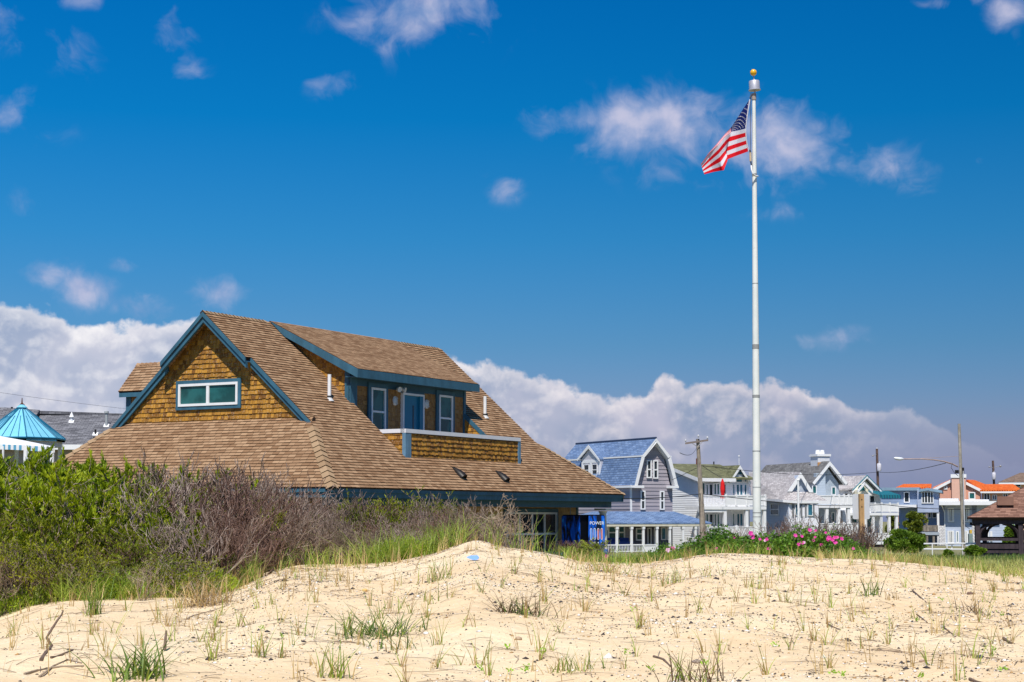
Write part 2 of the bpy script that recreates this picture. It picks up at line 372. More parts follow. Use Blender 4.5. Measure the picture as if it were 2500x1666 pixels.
# ------------------------------------------------------------------ terrain
CR = np.array([(-900, 1520, 17), (-300, 1520, 17), (0, 1514, 17), (64, 1490, 17), (160, 1472, 17), (265, 1468, 17), (351, 1465, 17.2), (472, 1462, 17.5), (542, 1452, 18.2), (587, 1437, 19), (640, 1408, 20), (690, 1388, 21), (730, 1383, 21.5), (853, 1383, 22), (954, 1379, 22), (1069, 1350, 22.5), (1120, 1331, 23), (1163, 1317, 23), (1232, 1337, 23), (1300, 1347, 22.5), (1355, 1358, 22), (1421, 1378, 21), (1504, 1384, 20.5), (1559, 1384, 21), (1614, 1374, 22.5), (1670, 1361, 24), (1711, 1352, 25), (1766, 1347, 25), (1850, 1348, 25), (1933, 1354, 25), (2043, 1361, 24.5), (2126, 1366, 24), (2209, 1377, 23), (2292, 1389, 22), (2375, 1404, 21), (2424, 1415, 20.5), (2500, 1420, 20), (2900, 1440, 20), (3600, 1450, 20)], float)
tx = np.arange(-900, 3600, 10.); ty = np.interp(tx, CR[:, 0], CR[:, 1]); td = np.interp(tx, CR[:, 0], CR[:, 2])
ker = np.exp(-.5*(np.arange(-5, 6)/1.4)**2); ker /= ker.sum()
ty[5:-5] = np.convolve(ty, ker, 'valid'); kd = np.ones(21)/21; td[10:-10] = np.convolve(td, kd, 'valid')
def wob(X, Y, s, seed):
    r = np.random.default_rng(seed); o = 0
    for i in range(7):
        a = r.uniform(0, 2*np.pi); k = s*r.uniform(.6, 1.8); o = o+np.sin((X*math.cos(a)+Y*math.sin(a))*k+r.uniform(0, 6.28))
    return o/7**.5
def height(X, Y):
    X = np.asarray(X, float); Y = np.asarray(Y, float); Yc = np.maximum(Y, 6.)
    px = 1250+4200*X/Yc; yc = np.interp(px, tx, ty); D = np.interp(px, tx, td)
    zc = EYE-np.tan(np.arctan((yc-PY)/F)-tt)*D
    z0 = .93-.03*np.clip((px-1250)/1250, -1, 1.5)
    t = np.clip((Yc-10)/(D-10), -.6, 1); f = np.where(t > 0, np.sin(t*np.pi/2)**.95, t*.9)
    z = z0+(zc-z0)*f
    base = np.interp(Yc, [10, 26, 32, 45, 60, 95, 130, 200, 400, 2500], [1.0, .95, .85, .5, .02, -.35, -1.0, -1.5, -2.5, -6])
    s = np.clip((Yc-D)/9., 0, 1); s = s*s*(3-2*s)
    z = np.where(Yc > D, z+(base-z)*s, z)
    near = np.clip((30-Yc)/8, 0, 1)
    # small hummocks and footprints in the sand, kept slight at the crest
    dd = near*(.4+.6*np.clip(np.abs(Yc-D)/2.5, 0, 1))
    z = z+dd*(.028*wob(X, Y, 1.1, 1)+.015*wob(X, Y, 3.3, 2)+.010*wob(X, Y, 8, 3)+.004*wob(X, Y, 19, 4))
    z = z+(1-near)*.05*wob(X, Y, .5, 5)
    return z
def hz(x, y): return float(height(x, y))
def make_ground():
    Ys = np.concatenate([np.linspace(-25, 5, 16), np.arange(5.4, 9, .3), np.arange(9, 30, .07), np.geomspace(30, 2500, 90)])
    ss = np.concatenate([np.linspace(-1.6, -.22, 40), np.linspace(-.215, .215, 360), np.linspace(.22, 1.6, 40)])
    Yg, Sg = np.meshgrid(Ys, ss, indexing='ij'); Xg = Sg*(np.abs(Yg)+10) if False else Sg*(np.maximum(Yg, 0)*1.35+6)
    Z = height(Xg, Yg); nr, nc = Z.shape
    vs = np.stack([Xg, Yg, Z], -1).reshape(-1, 3)
    i = np.arange(nr-1)[:, None]*nc+np.arange(nc-1)[None]
    fs = np.stack([i, i+1, i+nc+1, i+nc], -1).reshape(-1, 4)
    cx = (Xg[:-1, :-1]+Xg[1:, 1:])/2; cy = (Yg[:-1, :-1]+Yg[1:, 1:])/2
    D = np.interp(1250+4200*cx/np.maximum(cy, 6), tx, td); sand = (cy < D+3.2).ravel()
    m, g, b = pbr('sand', (.6, .47, .33), .9, .15)
    tc = g.new('ShaderNodeTexCoord').outputs['Object']
    n1 = g.noise(tc, .55, 5, .6); n2 = g.noise(tc, 9., 6, .7); n3 = g.noise(tc, 120., 3, .7)
    c = g.mix(g.ss(n1, .35, .7), (.735, .545, .325), (.81, .65, .425)); c = g.mix(g.m('MULTIPLY', g.ss(n2, .52, .72), .55), c, (.85, .73, .55))
    c = g.mix(g.m('MULTIPLY', g.ss(n3, .55, .72), .45), c, (.36, .25, .16)); c = g.mix(g.m('MULTIPLY', g.ss(n3, .40, .30), .6), c, (.86, .78, .66))
    g.put(b, 'Base Color', c)
    bn = g.new('ShaderNodeBump'); g.put(bn, 'Height', g.m('ADD', g.m('MULTIPLY', g.noise(tc, 7., 6, .65), 1.), g.m('MULTIPLY', n3, .10)))
    bn.inputs['Strength'].default_value = .8; bn.inputs['Distance'].default_value = .06; g.put(b, 'Normal', bn.outputs[0])
    gm = mat('dirt', (.20, .19, .09), .95, .35, .6)
    for nm, sel, mm in (('sand_dune', sand, m), ('ground', ~sand, gm)):
        f = fs[sel]; u, inv = np.unique(f, return_inverse=True)
        tag(npmesh(nm, vs[u], inv.reshape(-1, 4), mm, smooth=True), kind='structure')
make_ground()
# ------------------------------------------------------------------ the shingled beach house
th = math.atan((3650-PX)/F); A = V((math.sin(th), math.cos(th), 0)); B = V((-math.cos(th), math.sin(th), 0)); ZE = 2.9
_r = ray(812, 1190); C0 = EYEP+_r*((ZE-EYE)/_r.z)
def L(a, b, z): q = C0+A*a+B*b; return V((q.x, q.y, z))
SL = .886; HB = 8.02; AG = 2.6; AF = 20.1; LEN = 24.
roofm = two('roof_shingle', (.215, .120, .063), (.375, .238, .138), .9, 2., True, None, .5, .15, nw=.35)
capm = two('ridge_cap_shingle', (.27, .175, .098), (.36, .245, .145), .9, 2., True, None, .5, .15)
cedar = two('cedar_shingle', (.17, .070, .012), (.50, .245, .034), .75, 2.5, True, (.42, .30, .20), .6, .25)
under = mat('underlay_and_shade', (.035, .018, .010), .95, .2)  # dark backing; on roof butt edges it stands in for shadow lines
cedar2 = two('cedar_shingle_sheltered', (.24, .115, .035), (.42, .22, .07), .75, 2.5, True, (.30, .22, .16), .6, .25)
soff = mat('soffit_paint', (.035, .10, .15), .6, .1)
house = thing('beach_house', L(12, 8, 0), 'brown cedar shingled beach house with blue trim, wide shingle roof and a roof balcony', 'house')
def zs(b): return ZE+SL*b
def roof_plane(name, polyab, O, ea, eb, s, ch=.165, wd=.31, thick=.16, parent=house, mats=None, th_=.028):
    """polyab: (along, out) plan coordinates; s = slope; real courses over a deck slab"""
    k = math.sqrt(1+s*s); ex = V(ea); ey = (V(eb)+V((0, 0, s)))/k; en = ex.cross(ey); rnd = random.Random(len(name)+int(ch*1e3))
    m = MB()
    for poly in polyab:
        pts = [V(O)+V(ea)*a+V(eb)*b+V((0, 0, s*b)) for a, b in poly]
        m.prism(pts, -en*thick, 1)
        clad(m, [(a, b*k) for a, b in poly], O, ex, ey, en, ch, wd, th_, .012, .004, .008, 0, rnd, .12, 1)  # butt edges in the dark colour paint a shadow line under each course
    return m.build(name, mats or [roofm, under], parent, uv=False)
bx = lambda a: (a, 1.5)
hipa = lambda b: b*AG/2.89; hipf = lambda b: 24-b*3.9/2.75
front = [[(0, 0), (24, 0), (hipf(1.5), 1.5), (hipa(1.5), 1.5)],
         [(hipa(1.5), 1.5), (7.0, 1.5), (7.0, 4.11), (2.6, 4.11), (2.6, 2.89)],
         [(15.85, 1.5), (hipf(1.5), 1.5), (20.1, 2.75), (20.1, 4.11), (15.85, 4.11)],
         [(2.6, 4.11), (20.1, 4.11), (20.1, HB), (2.25, HB), (2.25, 5.85), (2.6, 5.85)]]
roof = roof_plane('roof', front, L(0, 0, ZE), A, B, SL)
# near skirt, under the gable
sn = (5.46-ZE)/2.6
sk = roof_plane('roof', [[(0, 0), (-2.89, 2.6), (-2.95, 2.86), (-13.1, 2.86), (-13.15, 2.6), (-16.04, 0)]], L(0, 0, ZE), -B, A, sn)
# rear slope and far skirt
m = MB(); Wd = 2*HB
for poly in ([(0, Wd), (24, Wd), (20.1, Wd-2.75), (20.1, HB), (2.25, HB), (2.25, Wd-5.85), (2.6, Wd-5.85), (2.6, Wd-2.89)],):
    m.prism([L(a, b, ZE+SL*(Wd-b)) for a, b in poly], V((0, 0, -.2)))
m.build('rear_roof', tiles('far_side_shingle', (.215, .128, .072), (.40, .26, .155), (.06, .04, .03)), house)
m = MB(); m.prism([L(24, 0, ZE), L(24, Wd, ZE), L(20.1, Wd-2.75, 5.34), L(20.1, 2.75, 5.34)], V((0, 0, -.2)))
m.build('rear_roof', MATS['far_side_shingle'], house)
# ridge and hip caps
def capline(m, p0, p1, n0, n1, wd=.17, step=.24, th_=.03):
    own = m is None; m = m or MB()
    p0, p1 = V(p0), V(p1); d = (p1-p0); Ln = d.length; d.normalize(); n = int(Ln/step)
    up = (V(n0)+V(n1)).normalized()
    s0 = V(n0).cross(d).normalized(); s1 = V(n1).cross(d).normalized()
    if s0.dot(V(n1)) > 0: s0 = -s0
    if s1.dot(V(n0)) > 0: s1 = -s1
    # sides fall away from the ridge on each slope
    for i in range(n):
        a = p0+d*(i*step); b = p0+d*((i+1.12)*step); h0 = up*(.028+th_+.012*random.random()); h1 = up*.028
        A0, A1 = a+h0, b+h1
        for s_ in (s0, s1):
            m.add([A0, A1, b+h1+s_*wd, a+h0+s_*wd, a+up*.0, a+s_*wd], [(0, 1, 2, 3)]); m.add([A0, a+h0+s_*wd, a+s_*wd, a], [(0, 1, 2, 3)], 1)
    if own: m.build('ridge_cap', [capm, under], house, uv=False)
nF = V((0, 0, 1))*1-B*SL; nF.normalize(); nR = (V((0, 0, 1))+B*SL).normalized(); nS = (V((0, 0, 1))-A*sn).normalized()
sf = 2.44/3.9; nE = (V((0, 0, 1))+A*sf).normalized()
RZ = zs(HB)
capline(None, L(0, 0, ZE), L(2.45, 2.73, zs(2.73)), nS, nF, .27, .36, .04)
capline(None, L(0, Wd, ZE), L(2.65, Wd-2.93, zs(2.93)), nS, nR, .27, .36, .04)
capline(None, L(24, 0, ZE), L(20.1, 2.75, 5.34), nE, nF, .2, .3, .04)
capline(None, L(2.22, HB, RZ), L(6.5, HB, RZ), nF, nR); capline(None, L(15.9, HB, RZ), L(20.15, HB, RZ), nF, nR)
# gable wall with real shingles
GW = Fr(L(2.8, 0, 0), -B, -A)
gy = zs(2.9)+.1
gp = [(-3.0, gy), (-HB, RZ-.14), (-(Wd-3.0), gy)]
m = MB(); GW.poly(m, [(-3.0, gy-.3), (-HB, RZ-.12), (-(Wd-3.0), gy-.3)], -.2, 0, 1)
clad(m, gp, GW.pt(0, 0, 0), GW.ex, V((0, 0, 1)), GW.en, .19, .155, .034, .010, .014, .01, 0, random.Random(3), .35)
m.build('gable_wall', [cedar, under], house, uv=False)
def rake(mb, a, b0, b1, z_up, drop, t0, t1, mi=0, rear=False, dz=0.):
    f = (lambda b: Wd-b) if rear else (lambda b: b)
    z = lambda b: zs(b)+dz
    mb.prism([L(a-t0, f(b0), z(b0)+z_up), L(a-t0, f(b1), z(b1)+z_up), L(a-t0, f(b1), z(b1)-drop), L(a-t0, f(b0), z(b0)-drop)], A*(t1+t0), mi)
for rear in (False, True):
    m = MB()
    rake(m, 2.25, 5.85, HB, -.005, .20, .03, .04, rear=rear); rake(m, 2.25, 5.85, HB, -.19, .42, -.03, .14, rear=rear)
    m.build('rake_board', BLUE, house, label=None)
    m = MB()
    rake(m, 2.6, 2.86, 5.9, -.005, .20, .03, .04, rear=rear); rake(m, 2.6, 2.86, 5.9, -.19, .40, -.03, .12, rear=rear)
    m.build('rake_board', BLUE, house)
    m = MB(); rake(m, 2.3, 5.85, HB, -.165, .19, 0, .55, rear=rear); m.build('soffit', soff, house)
# gable window
aw = GW.hit(460, 965)[0]
g0, zt = GW.hit(440, 940)[0], GW.hit(512, 936)[1]; g1, zb = GW.hit(584, 985)[0], GW.hit(512, 991)[1]
window(GW, house, g0, g1, zb, zt, .04, .10, mull=(.5,), trim=.14, tm=BLUE, gm=MATS['glass'], dp=.09, mw=.14)
# eave fascia and frieze beam
FR0 = Fr(L(0, 0, 0), A, -B)
m = MB()
m.prism([L(.02, .03, ZE-.01), L(.02, .03, ZE-.17), L(24-.02, .03, ZE-.17), L(24-.02, .03, ZE-.01)], B*.03)
m.prism([L(.1, .08, ZE-.15), L(.1, .08, ZE-.36), L(23.9, .08, ZE-.36), L(23.9, .08, ZE-.15)], B*.03)
m.prism([L(.02, .03, ZE-.01), L(.02, .03, ZE-.17), L(.02, 16, ZE-.17), L(.02, 16, ZE-.01)], A*.03)
m.prism([L(.08, .12, ZE-.15), L(.08, .12, ZE-.36), L(.08, 16, ZE-.36), L(.08, 16, ZE-.15)], A*.03)
m.prism([L(23.98, .03, ZE-.01), L(23.98, .03, ZE-.36), L(23.98, 16, ZE-.36), L(23.98, 16, ZE-.01)], -A*.03)
m.build('fascia', BLUE, house)
m = MB(); m.prism([L(.15, .15, ZE-.30), L(23.85, .15, ZE-.30), L(23.85, 15.9, ZE-.30), L(.15, 15.9, ZE-.30)], V((0, 0, .03))); m.build('soffit', soff, house)
m = MB(); m.boxw(L(12.0, .62, 2.43), A*11.6, B*.13, V((0, 0, .17))); m.build('beam', soff, house)
# lower walls: front wall set back under the eave
FW = Fr(L(0, 2.0, 0), A, -B); wR = FW.hit(1407, 1250)[0]
m = MB(); m.boxw(L((1.2+wR)/2, 8.5, 1.2), A*((wR-1.2)/2), B*6.48, V((0, 0, 1.4)), 1)
for poly, Fq in (([(1.3, -.2), (wR, -.2), (wR, 2.58), (1.3, 2.58)], FW),):
    clad(m, poly, Fq.pt(0, 0, 0), Fq.ex, V((0, 0, 1)), Fq.en, .19, .16, .022, .008, .01, .02, 0, random.Random(4), .35)
SW = Fr(L(1.2, 0, 0), -B, -A)
clad(m, [(-14.9, -.2), (-2.0, -.2), (-2.0, 2.58), (-14.9, 2.58)], SW.pt(0, 0, 0), SW.ex, V((0, 0, 1)), SW.en, .19, .16, .022, .008, .01, .01, 0, random.Random(5), .35)
m.build('wall', [two('cedar_wall', (.42, .25, .11), (.60, .39, .18), .75, 2.5, True, None, .5), under], house, uv=False)
m = MB(); FW.box(m, wR-.08, wR+.1, -.1, 2.58, 0, .07); m.build('corner_board', BLUE, house)
x0, zt = FW.hit(1231, 1251)[0], FW.hit(1290, 1251)[1]; x1 = FW.hit(1354, 1290)[0]
wf = window(FW, house, x0, x1, .12, zt, .05, .09, mull=(.25, .5, .75), rails=(.48,), trim=.16, tm=BLUE, gm=MATS['glass_dark'], dp=.1, mw=.09)
m = MB(); zc_ = FW.hit(1365, 1250)[0]; m.tube([FW.pt(zc_, .0, .6), FW.pt(zc_, 2.3, .6)], .022, 6); m.build('conduit_pipe', mat('grey_paint', (.42, .43, .44), .5), house)
m = MB(); m.prism([L(1.2, .3, -.35), L(24, .3, -.35), L(24, 15, -.35), L(1.2, 15, -.35)], V((0, 0, .33))); m.build('porch_floor', mat('deck_concrete', (.38, .35, .31), .85), house)
# porch column with capital
CF = Fr(L(0, .62, 0), A, -B); ca = CF.hit(1472, 1290)[0]; cc = L(ca, .62, 0)
m = MB(); m.tube([cc+V((0, 0, z)) for z in (-.02, .1, .1, .16, .9, 2.02, 2.02, 2.07, 2.1)], [.27, .27, .23, .2, .2, .165, .2, .2, .23], 20)
m.boxw(cc+V((0, 0, 2.18)), A*.31, B*.31, V((0, 0, .045))); m.build('column', mat('cream_paint', (.66, .63, .58), .5), house, smooth=True)
# shed dormer
DW = Fr(L(0, 4.11, 0), A, -B); da0, da1 = 6.84, 15.9; ds = (RZ-7.80)/(HB-3.5); dz = lambda b: RZ+.05-ds*(HB-b)
m = MB(); DW.box(m, da0, da1, 4.3, dz(4.11)-.1, -.15, 0, 1)
clad(m, [(da0+.2, 4.3), (da1, 4.3), (da1, dz(4.11)-.1), (da0+.2, dz(4.11)-.1)], DW.pt(0, 0, 0), DW.ex, V((0, 0, 1)), DW.en, .19, .15, .02, .008, .012, .01, 0, random.Random(8), .35)
m.build('dormer_wall', [cedar2, under], house, uv=False)
DS = Fr(L(da0, 0, 0), -B, -A)       # cheek facing the camera
ck = [(-4.11, zs(4.11)-.1), (-4.11, dz(4.11)-.1), (-7.9, dz(7.9)-.1)]
m = MB(); DS.poly(m, ck, -.12, 0, 1); clad(m, ck, DS.pt(0, 0, 0), DS.ex, V((0, 0, 1)), DS.en, .19, .15, .022, .008, .012, .01, 0, random.Random(9), .35)
m.build('dormer_wall', [cedar, under], house, uv=False)
m = MB(); DE = Fr(L(da1, 0, 0), B, A); DE.poly(m, [(4.11, zs(4.11)-.1), (4.11, dz(4.11)-.1), (7.9, dz(7.9)-.1)], -.12, 0); m.build('dormer_wall', cedar2, house)
dr = roof_plane('dormer_roof', [[(6.55, 3.5-HB), (16.15, 3.5-HB), (16.15, 0), (6.55, 0)]], L(0, HB, RZ+.05), A, B, ds, .165, .31, .1, th_=.014)
m = MB()
kk = lambda b, z: L(6.5, b, z)
m.prism([kk(HB-.1, dz(HB-.1)-.01), kk(3.5, dz(3.5)-.01), kk(3.5, dz(3.5)-.36), kk(4.1, dz(4.1)-.36), kk(HB-.8, dz(HB-.8)-.30)], A*.06)
m.prism([L(6.5, 3.5, dz(3.5)-.02), L(6.5, 3.5, dz(3.5)-.36), L(16.18, 3.5, dz(3.5)-.36), L(16.18, 3.5, dz(3.5)-.02)], -B*.04)
m.prism([L(16.15, 3.5, dz(3.5)-.02), L(16.15, 3.5, dz(3.5)-.36), L(16.15, HB-.5, dz(HB-.5)-.3), L(16.15, HB-.1, dz(HB-.1)-.01)], A*.05)
m.build('dormer_fascia', BLUE, house)
m = MB(); m.prism([L(6.6, 3.55, dz(3.5)-.28), L(16.1, 3.55, dz(3.5)-.28), L(16.1, 4.14, dz(3.5)-.28), L(6.6, 4.14, dz(3.5)-.28)], V((0, 0, -.05)))
DW.box(m, da0, da1, dz(3.5)-.62, dz(3.5)-.34, 0, .05)
m.build('dormer_soffit', soff, house)
m = MB(); DW.box(m, da0-.06, da0+.42, zs(3.85), dz(3.5)-.3, .0, .10); DS.box(m, -4.3, -4.05, zs(3.95), dz(4.0)-.3, -.05, .06)
m.build('corner_board', BLUE, house)
m = MB(); DW.box(m, da1-.16, da1+.02, 4.3, dz(3.5)-.3, .0, .08); m.build('corner_board', BLUE, house)
for q in ((901, 948, 936, 1072, 1006), (1067, 966, 1100, 1074, 1022)):
    x0, x1 = DW.hit(q[0], 1000)[0], DW.hit(q[2], 1000)[0]; zt = DW.hit((q[0]+q[2])/2, q[1])[1]; zr = DW.hit((q[0]+q[2])/2, q[4])[1]; zb = zr-(zt-zr)
    window(DW, house, x0, x1, zb, zt, .04, .09, rails=((zr-zb)/(zt-zb),), trim=.19, tm=BLUE, gm=MATS['glass'], dp=.10, mw=.08)
# balcony door, set in a white frame
x0, x1 = DW.hit(977, 1000)[0], DW.hit(1029, 1000)[0]; zt = DW.hit(1003, 962)[1]
m = MB()
DW.box(m, x0+.09, x1-.09, 4.3, zt-.08, .02, .05); DW.box(m, x0+.9, x0+.98, 4.9, zt-.5, .05, .06, 1); DW.box(m, x1-.34, x1-.09, 4.3, zt-.08, .05, .14)
door = m.build('door', [mat('door_blue', (.012, .16, .27), .35, .06), MATS['glass_dark']], house)
m = MB(); DW.box(m, x0, x0+.09, 4.3, zt, .0, .16); DW.box(m, x1-.09, x1, 4.3, zt, 0, .16); DW.box(m, x0+.09, x1-.09, zt-.08, zt, 0, .16); DW.box(m, x0-.1, x1+.1, zt+.003, zt+.1, 0, .09, 1)
m.build('door_frame', [WHITE, BLUE], door)
steel = mat('steel', (.72, .72, .70), .4, .08)
opal = mat('lamp_glass', (.88, .86, .80), .3, .05)
for px_ in (967, 1044):
    y_ = 979 if px_ == 967 else 987; s_, z_ = DW.hit(px_, y_, .1)
    m = MB()
    for k in range(14):
        a, b = 2*math.pi*k/14, 2*math.pi*(k+1)/14; f_ = lambda t, r, o: DW.pt(s_+.13*r*math.cos(t)*1.2, z_+.20*r*math.sin(t), o)
        m.face([f_(a, 1, .0), f_(b, 1, .0), f_(b, 1, .07), f_(a, 1, .07)]); m.face([f_(a, 1, .07), f_(b, 1, .07), f_(b, .78, .1), f_(a, .78, .1)])
    for q in (-.35, 0, .35): m.tube([DW.pt(s_+q*.13*1.2, z_-.17, .13), DW.pt(s_+q*.13*1.2, z_+.17, .13)], .008, 5)
    for q in (-.1, .1): m.tube([DW.pt(s_-.13, z_+q, .12), DW.pt(s_+.13, z_+q, .12)], .008, 5)
    wl = m.build('wall_lamp', steel, house)
    m = MB(); c = DW.pt(s_, z_, .05); m.v = []
    prof = [(0, .0), (.5, .05), (.8, .08), (1, .03)]
    for k in range(12):
        a, b = 2*math.pi*k/12, 2*math.pi*(k+1)/12
        for (r0, h0), (r1, h1) in (((0.01, .12), (.5, .1)), ((.5, .1), (.8, .04))):
            g_ = lambda t, r, h: DW.pt(s_+.15*r*math.cos(t), z_+.19*r*math.sin(t), h)
            m.face([g_(a, r0, h0), g_(b, r0, h0), g_(b, r1, h1), g_(a, r1, h1)])
    m.build('lamp_glass', opal, wl)
m = MB(); s_, z_ = DW.hit(972, 950, .1); m.tube([DW.pt(s_, z_, .0), DW.pt(s_, z_, .12)], .07, 10)
for dd in (-.22, .2):
    m.tube([DW.pt(s_, z_, .1), DW.pt(s_+dd*.7, z_, .16)], .018, 6); m.tube([DW.pt(s_+dd*.5, z_+.03, .14), DW.pt(s_+dd*1.0, z_-.04, .30), DW.pt(s_+dd*1.05, z_-.05, .34)], [.05, .11, .12], 12)
m.build('flood_lamp', mat('alu', (.66, .66, .64), .35, .05), house, smooth=True)
# balcony
PB = 1.51; PZ = 5.34; a0, a1 = 7.06, 16.4; PF = Fr(L(0, PB, 0), A, -B)
m = MB(); PF.box(m, a0, a1, zs(PB)-.15, PZ-.1, -.14, 0, 1)
clad(m, [(a0+.2, zs(PB)-.05), (a1-.1, zs(PB)-.05), (a1-.1, PZ-.16), (a0+.2, PZ-.16)], PF.pt(0, 0, 0), PF.ex, V((0, 0, 1)), PF.en, .19, .15, .035, .008, .022, .01, 0, random.Random(10), .4)
PS = Fr(L(a0, 0, 0), -B, -A); pk = [(-PB, zs(PB)-.05), (-PB, PZ-.14), (-2.76, PZ-.14)]
PS.poly(m, pk, -.12, 0, 1); clad(m, pk, PS.pt(0, 0, 0), PS.ex, V((0, 0, 1)), PS.en, .19, .15, .022, .008, .012, .01, 0, random.Random(11), .35)
PE = Fr(L(a1, 0, 0), B, A); PE.poly(m, [(PB, zs(PB)-.1), (PB, PZ-.1), (2.7, PZ-.1)], -.1, 0, 1)
bal = m.build('balcony_parapet', [cedar, under], house, uv=False)
wg = mat('rail_white', (.72, .73, .76), .5, .05)
m = MB(); PF.box(m, a0-.06, a1+.02, PZ-.13, PZ+.03, -.2, .07); PS.box(m, -2.86, -PB-.0, PZ-.13, PZ+.03, -.12, .06); PE.box(m, PB+.2, 2.8, PZ-.13, PZ+.03, -.1, .02); m.build('rail_cap', wg, bal)
m = MB(); PF.box(m, a0-.06, a0+.36, zs(PB)-.08, PZ-.132, -.1, .06); m.build('corner_post', mat('post_bluegrey', (.13, .25, .36), .6, .15, 2., streak=(4, 4, .8)), bal)
m = MB(); PF.box(m, a1-.2, a1+.03, zs(PB)-.08, PZ-.132, -.1, .06); m.build('corner_post', MATS['post_bluegrey'], bal)
m = MB(); m.prism([L(7.0, 1.5, 4.05), L(15.85, 1.5, 4.05), L(15.85, 4.2, 4.05), L(7.0, 4.2, 4.05)], V((0, 0, .12))); m.build('balcony_floor', mat('deck_grey', (.3, .29, .28), .8), house)
# far cheek of the balcony recess, with sloping blue trim, and the near one
CK = Fr(L(15.84, 0, 0), -B, -A); ck = [(-1.5, 4.0), (-1.5, zs(1.5)-.02), (-4.1, zs(4.1)-.02), (-4.1, 4.0)]
m = MB(); CK.poly(m, ck, -.08, 0, 1); clad(m, ck, CK.pt(0, 0, 0), CK.ex, V((0, 0, 1)), CK.en, .19, .15, .022, .008, .012, .01, 0, random.Random(12), .35); m.build('recess_wall', [cedar, under], house, uv=False)
m = MB(); m.prism([L(15.80, b, zs(b)+q) for b, q in ((1.5, .03), (4.12, .03), (4.12, -.2), (1.5, -.2))], A*.07); m.build('recess_trim', BLUE, house)
m = MB(); m.prism([L(6.98, b, z) for b, z in ((1.5, 4.0), (1.5, zs(1.5)-.02), (4.1, zs(4.1)-.02), (4.1, 4.0))], -A*.08); m.build('recess_wall', cedar, house)
# vent pipes and black roof vents
for aa, bb, h_ in ((5.48, 4.13, 1.0), (17.58, 4.01, .95)):
    p = L(aa, bb, zs(bb)-.1); m = MB(); m.tube([p, p+V((0, 0, h_+.1))], .075, 14); m.tube([p+V((0, 0, .02)), p+V((0, 0, .17))], [.2, .085], 12, 2)
    vp = m.build('vent_pipe', [WHITE, mat('rubber', (.02, .02, .02), .6), mat('flashing', (.55, .55, .55), .5)], house, smooth=True)
    m = MB(); m.tube([p+V((0, 0, .17)), p+V((0, 0, .24))], [.10, .082], 12); m.build('pipe_collar', MATS['rubber'], vp, smooth=True)
for aa, bb in ((9.98, .78), (13.4, .70)):
    p = L(aa, bb, zs(bb)); ey = (B+V((0, 0, SL))).normalized(); en = A.cross(ey); m = MB(); n = 10; rings = []
    for j, (t, r) in enumerate(((-.30, .17), (-.10, .165), (.12, .13), (.42, .03))):
        rings.append([p+ey*t+A*(r*1.25*math.cos(math.pi*k/n))+en*(r*1.25*math.sin(math.pi*k/n)*1.0+.02) for k in range(n+1)])
    vs = [x for r in rings for x in r]; fs = [(j*(n+1)+k, j*(n+1)+k+1, (j+1)*(n+1)+k+1, (j+1)*(n+1)+k) for j in range(3) for k in range(n)]
    m.add(vs, fs); m.face([q-ey*-.05 for q in rings[0]]); m.build('roof_vent', mat('vent_black', (.015, .012, .011), .45), house, smooth=True)
# small gable dormer on the rear slope
RB = 14.95; ra, rz, rw = None, None, None
_p = EYEP+ray(335, 890)*((L(0, RB, 0)-EYEP).dot(B)/ray(335, 890).dot(B)); ra = (_p-C0).dot(A); rz = _p.z
_p = EYEP+ray(289, 957)*((L(0, RB, 0)-EYEP).dot(B)/ray(289, 957).dot(B)); rea = (_p-C0).dot(A); rez = _p.z
hw = ra-rea; rs = (rz-rez)/hw
roof_plane('dormer_roof', [[(-9.6, 0), (-RB, 0), (-RB, hw), (-9.6, hw)]][0:0] or [[(9.5, 0), (RB, 0), (RB, hw), (9.5, hw)]], L(rea, 0, rez), B*1, A, rs) if False else None
m = MB()
k = math.sqrt(1+rs*rs); ex = -B; ey = (A+V((0, 0, rs)))/k; en = ex.cross(ey); O_ = L(rea, 0, rez)
pl = [(-RB, 0), (-9.6, 0), (-9.6, hw*k), (-RB, hw*k)]
m.prism([O_+ex*a+ey*b for a, b in pl], -en*.1, 1); clad(m, pl, O_, ex, ey, en, .165, .31, .028, .012, .004, .008, 0, random.Random(13), .12, 1)
m.prism([L(ra, 9.6, rz), L(ra, RB, rz), L(ra+hw, RB, rez), L(ra+hw, 9.6, rez)], V((0, 0, -.1)), 1)
capline(m, L(ra, RB, rz), L(ra, 11, rz), en, (V((0, 0, 1))+A*rs).normalized())
m.build('dormer_roof', [roofm, under], house, uv=False)
m = MB(); RS = Fr(L(rea+.3, 0, 0), -B, -A)
pw_ = [(-RB+.3, 4.0), (-10, 4.0), (-10, rez+.2), (-RB+.3, rez+.2)]; RS.poly(m, pw_, -2*hw+.6, 0, 1); clad(m, pw_, RS.pt(0, 0, 0), RS.ex, V((0, 0, 1)), RS.en, .19, .15, .022, .008, .012, .01, 0, random.Random(14), .35)
m.build('dormer_wall', [cedar2, under], house, uv=False)
m = MB(); RS.box(m, -RB+.22, -RB+.5, 4.0, rez-.1, 0, .06); RS.box(m, -RB+.2, -10, rez-.22, rez-.02, .03, .09); RS.box(m, -RB+.02, -10, rez-.24, rez-.05, .24, .28); m.build('dormer_fascia', BLUE, house)
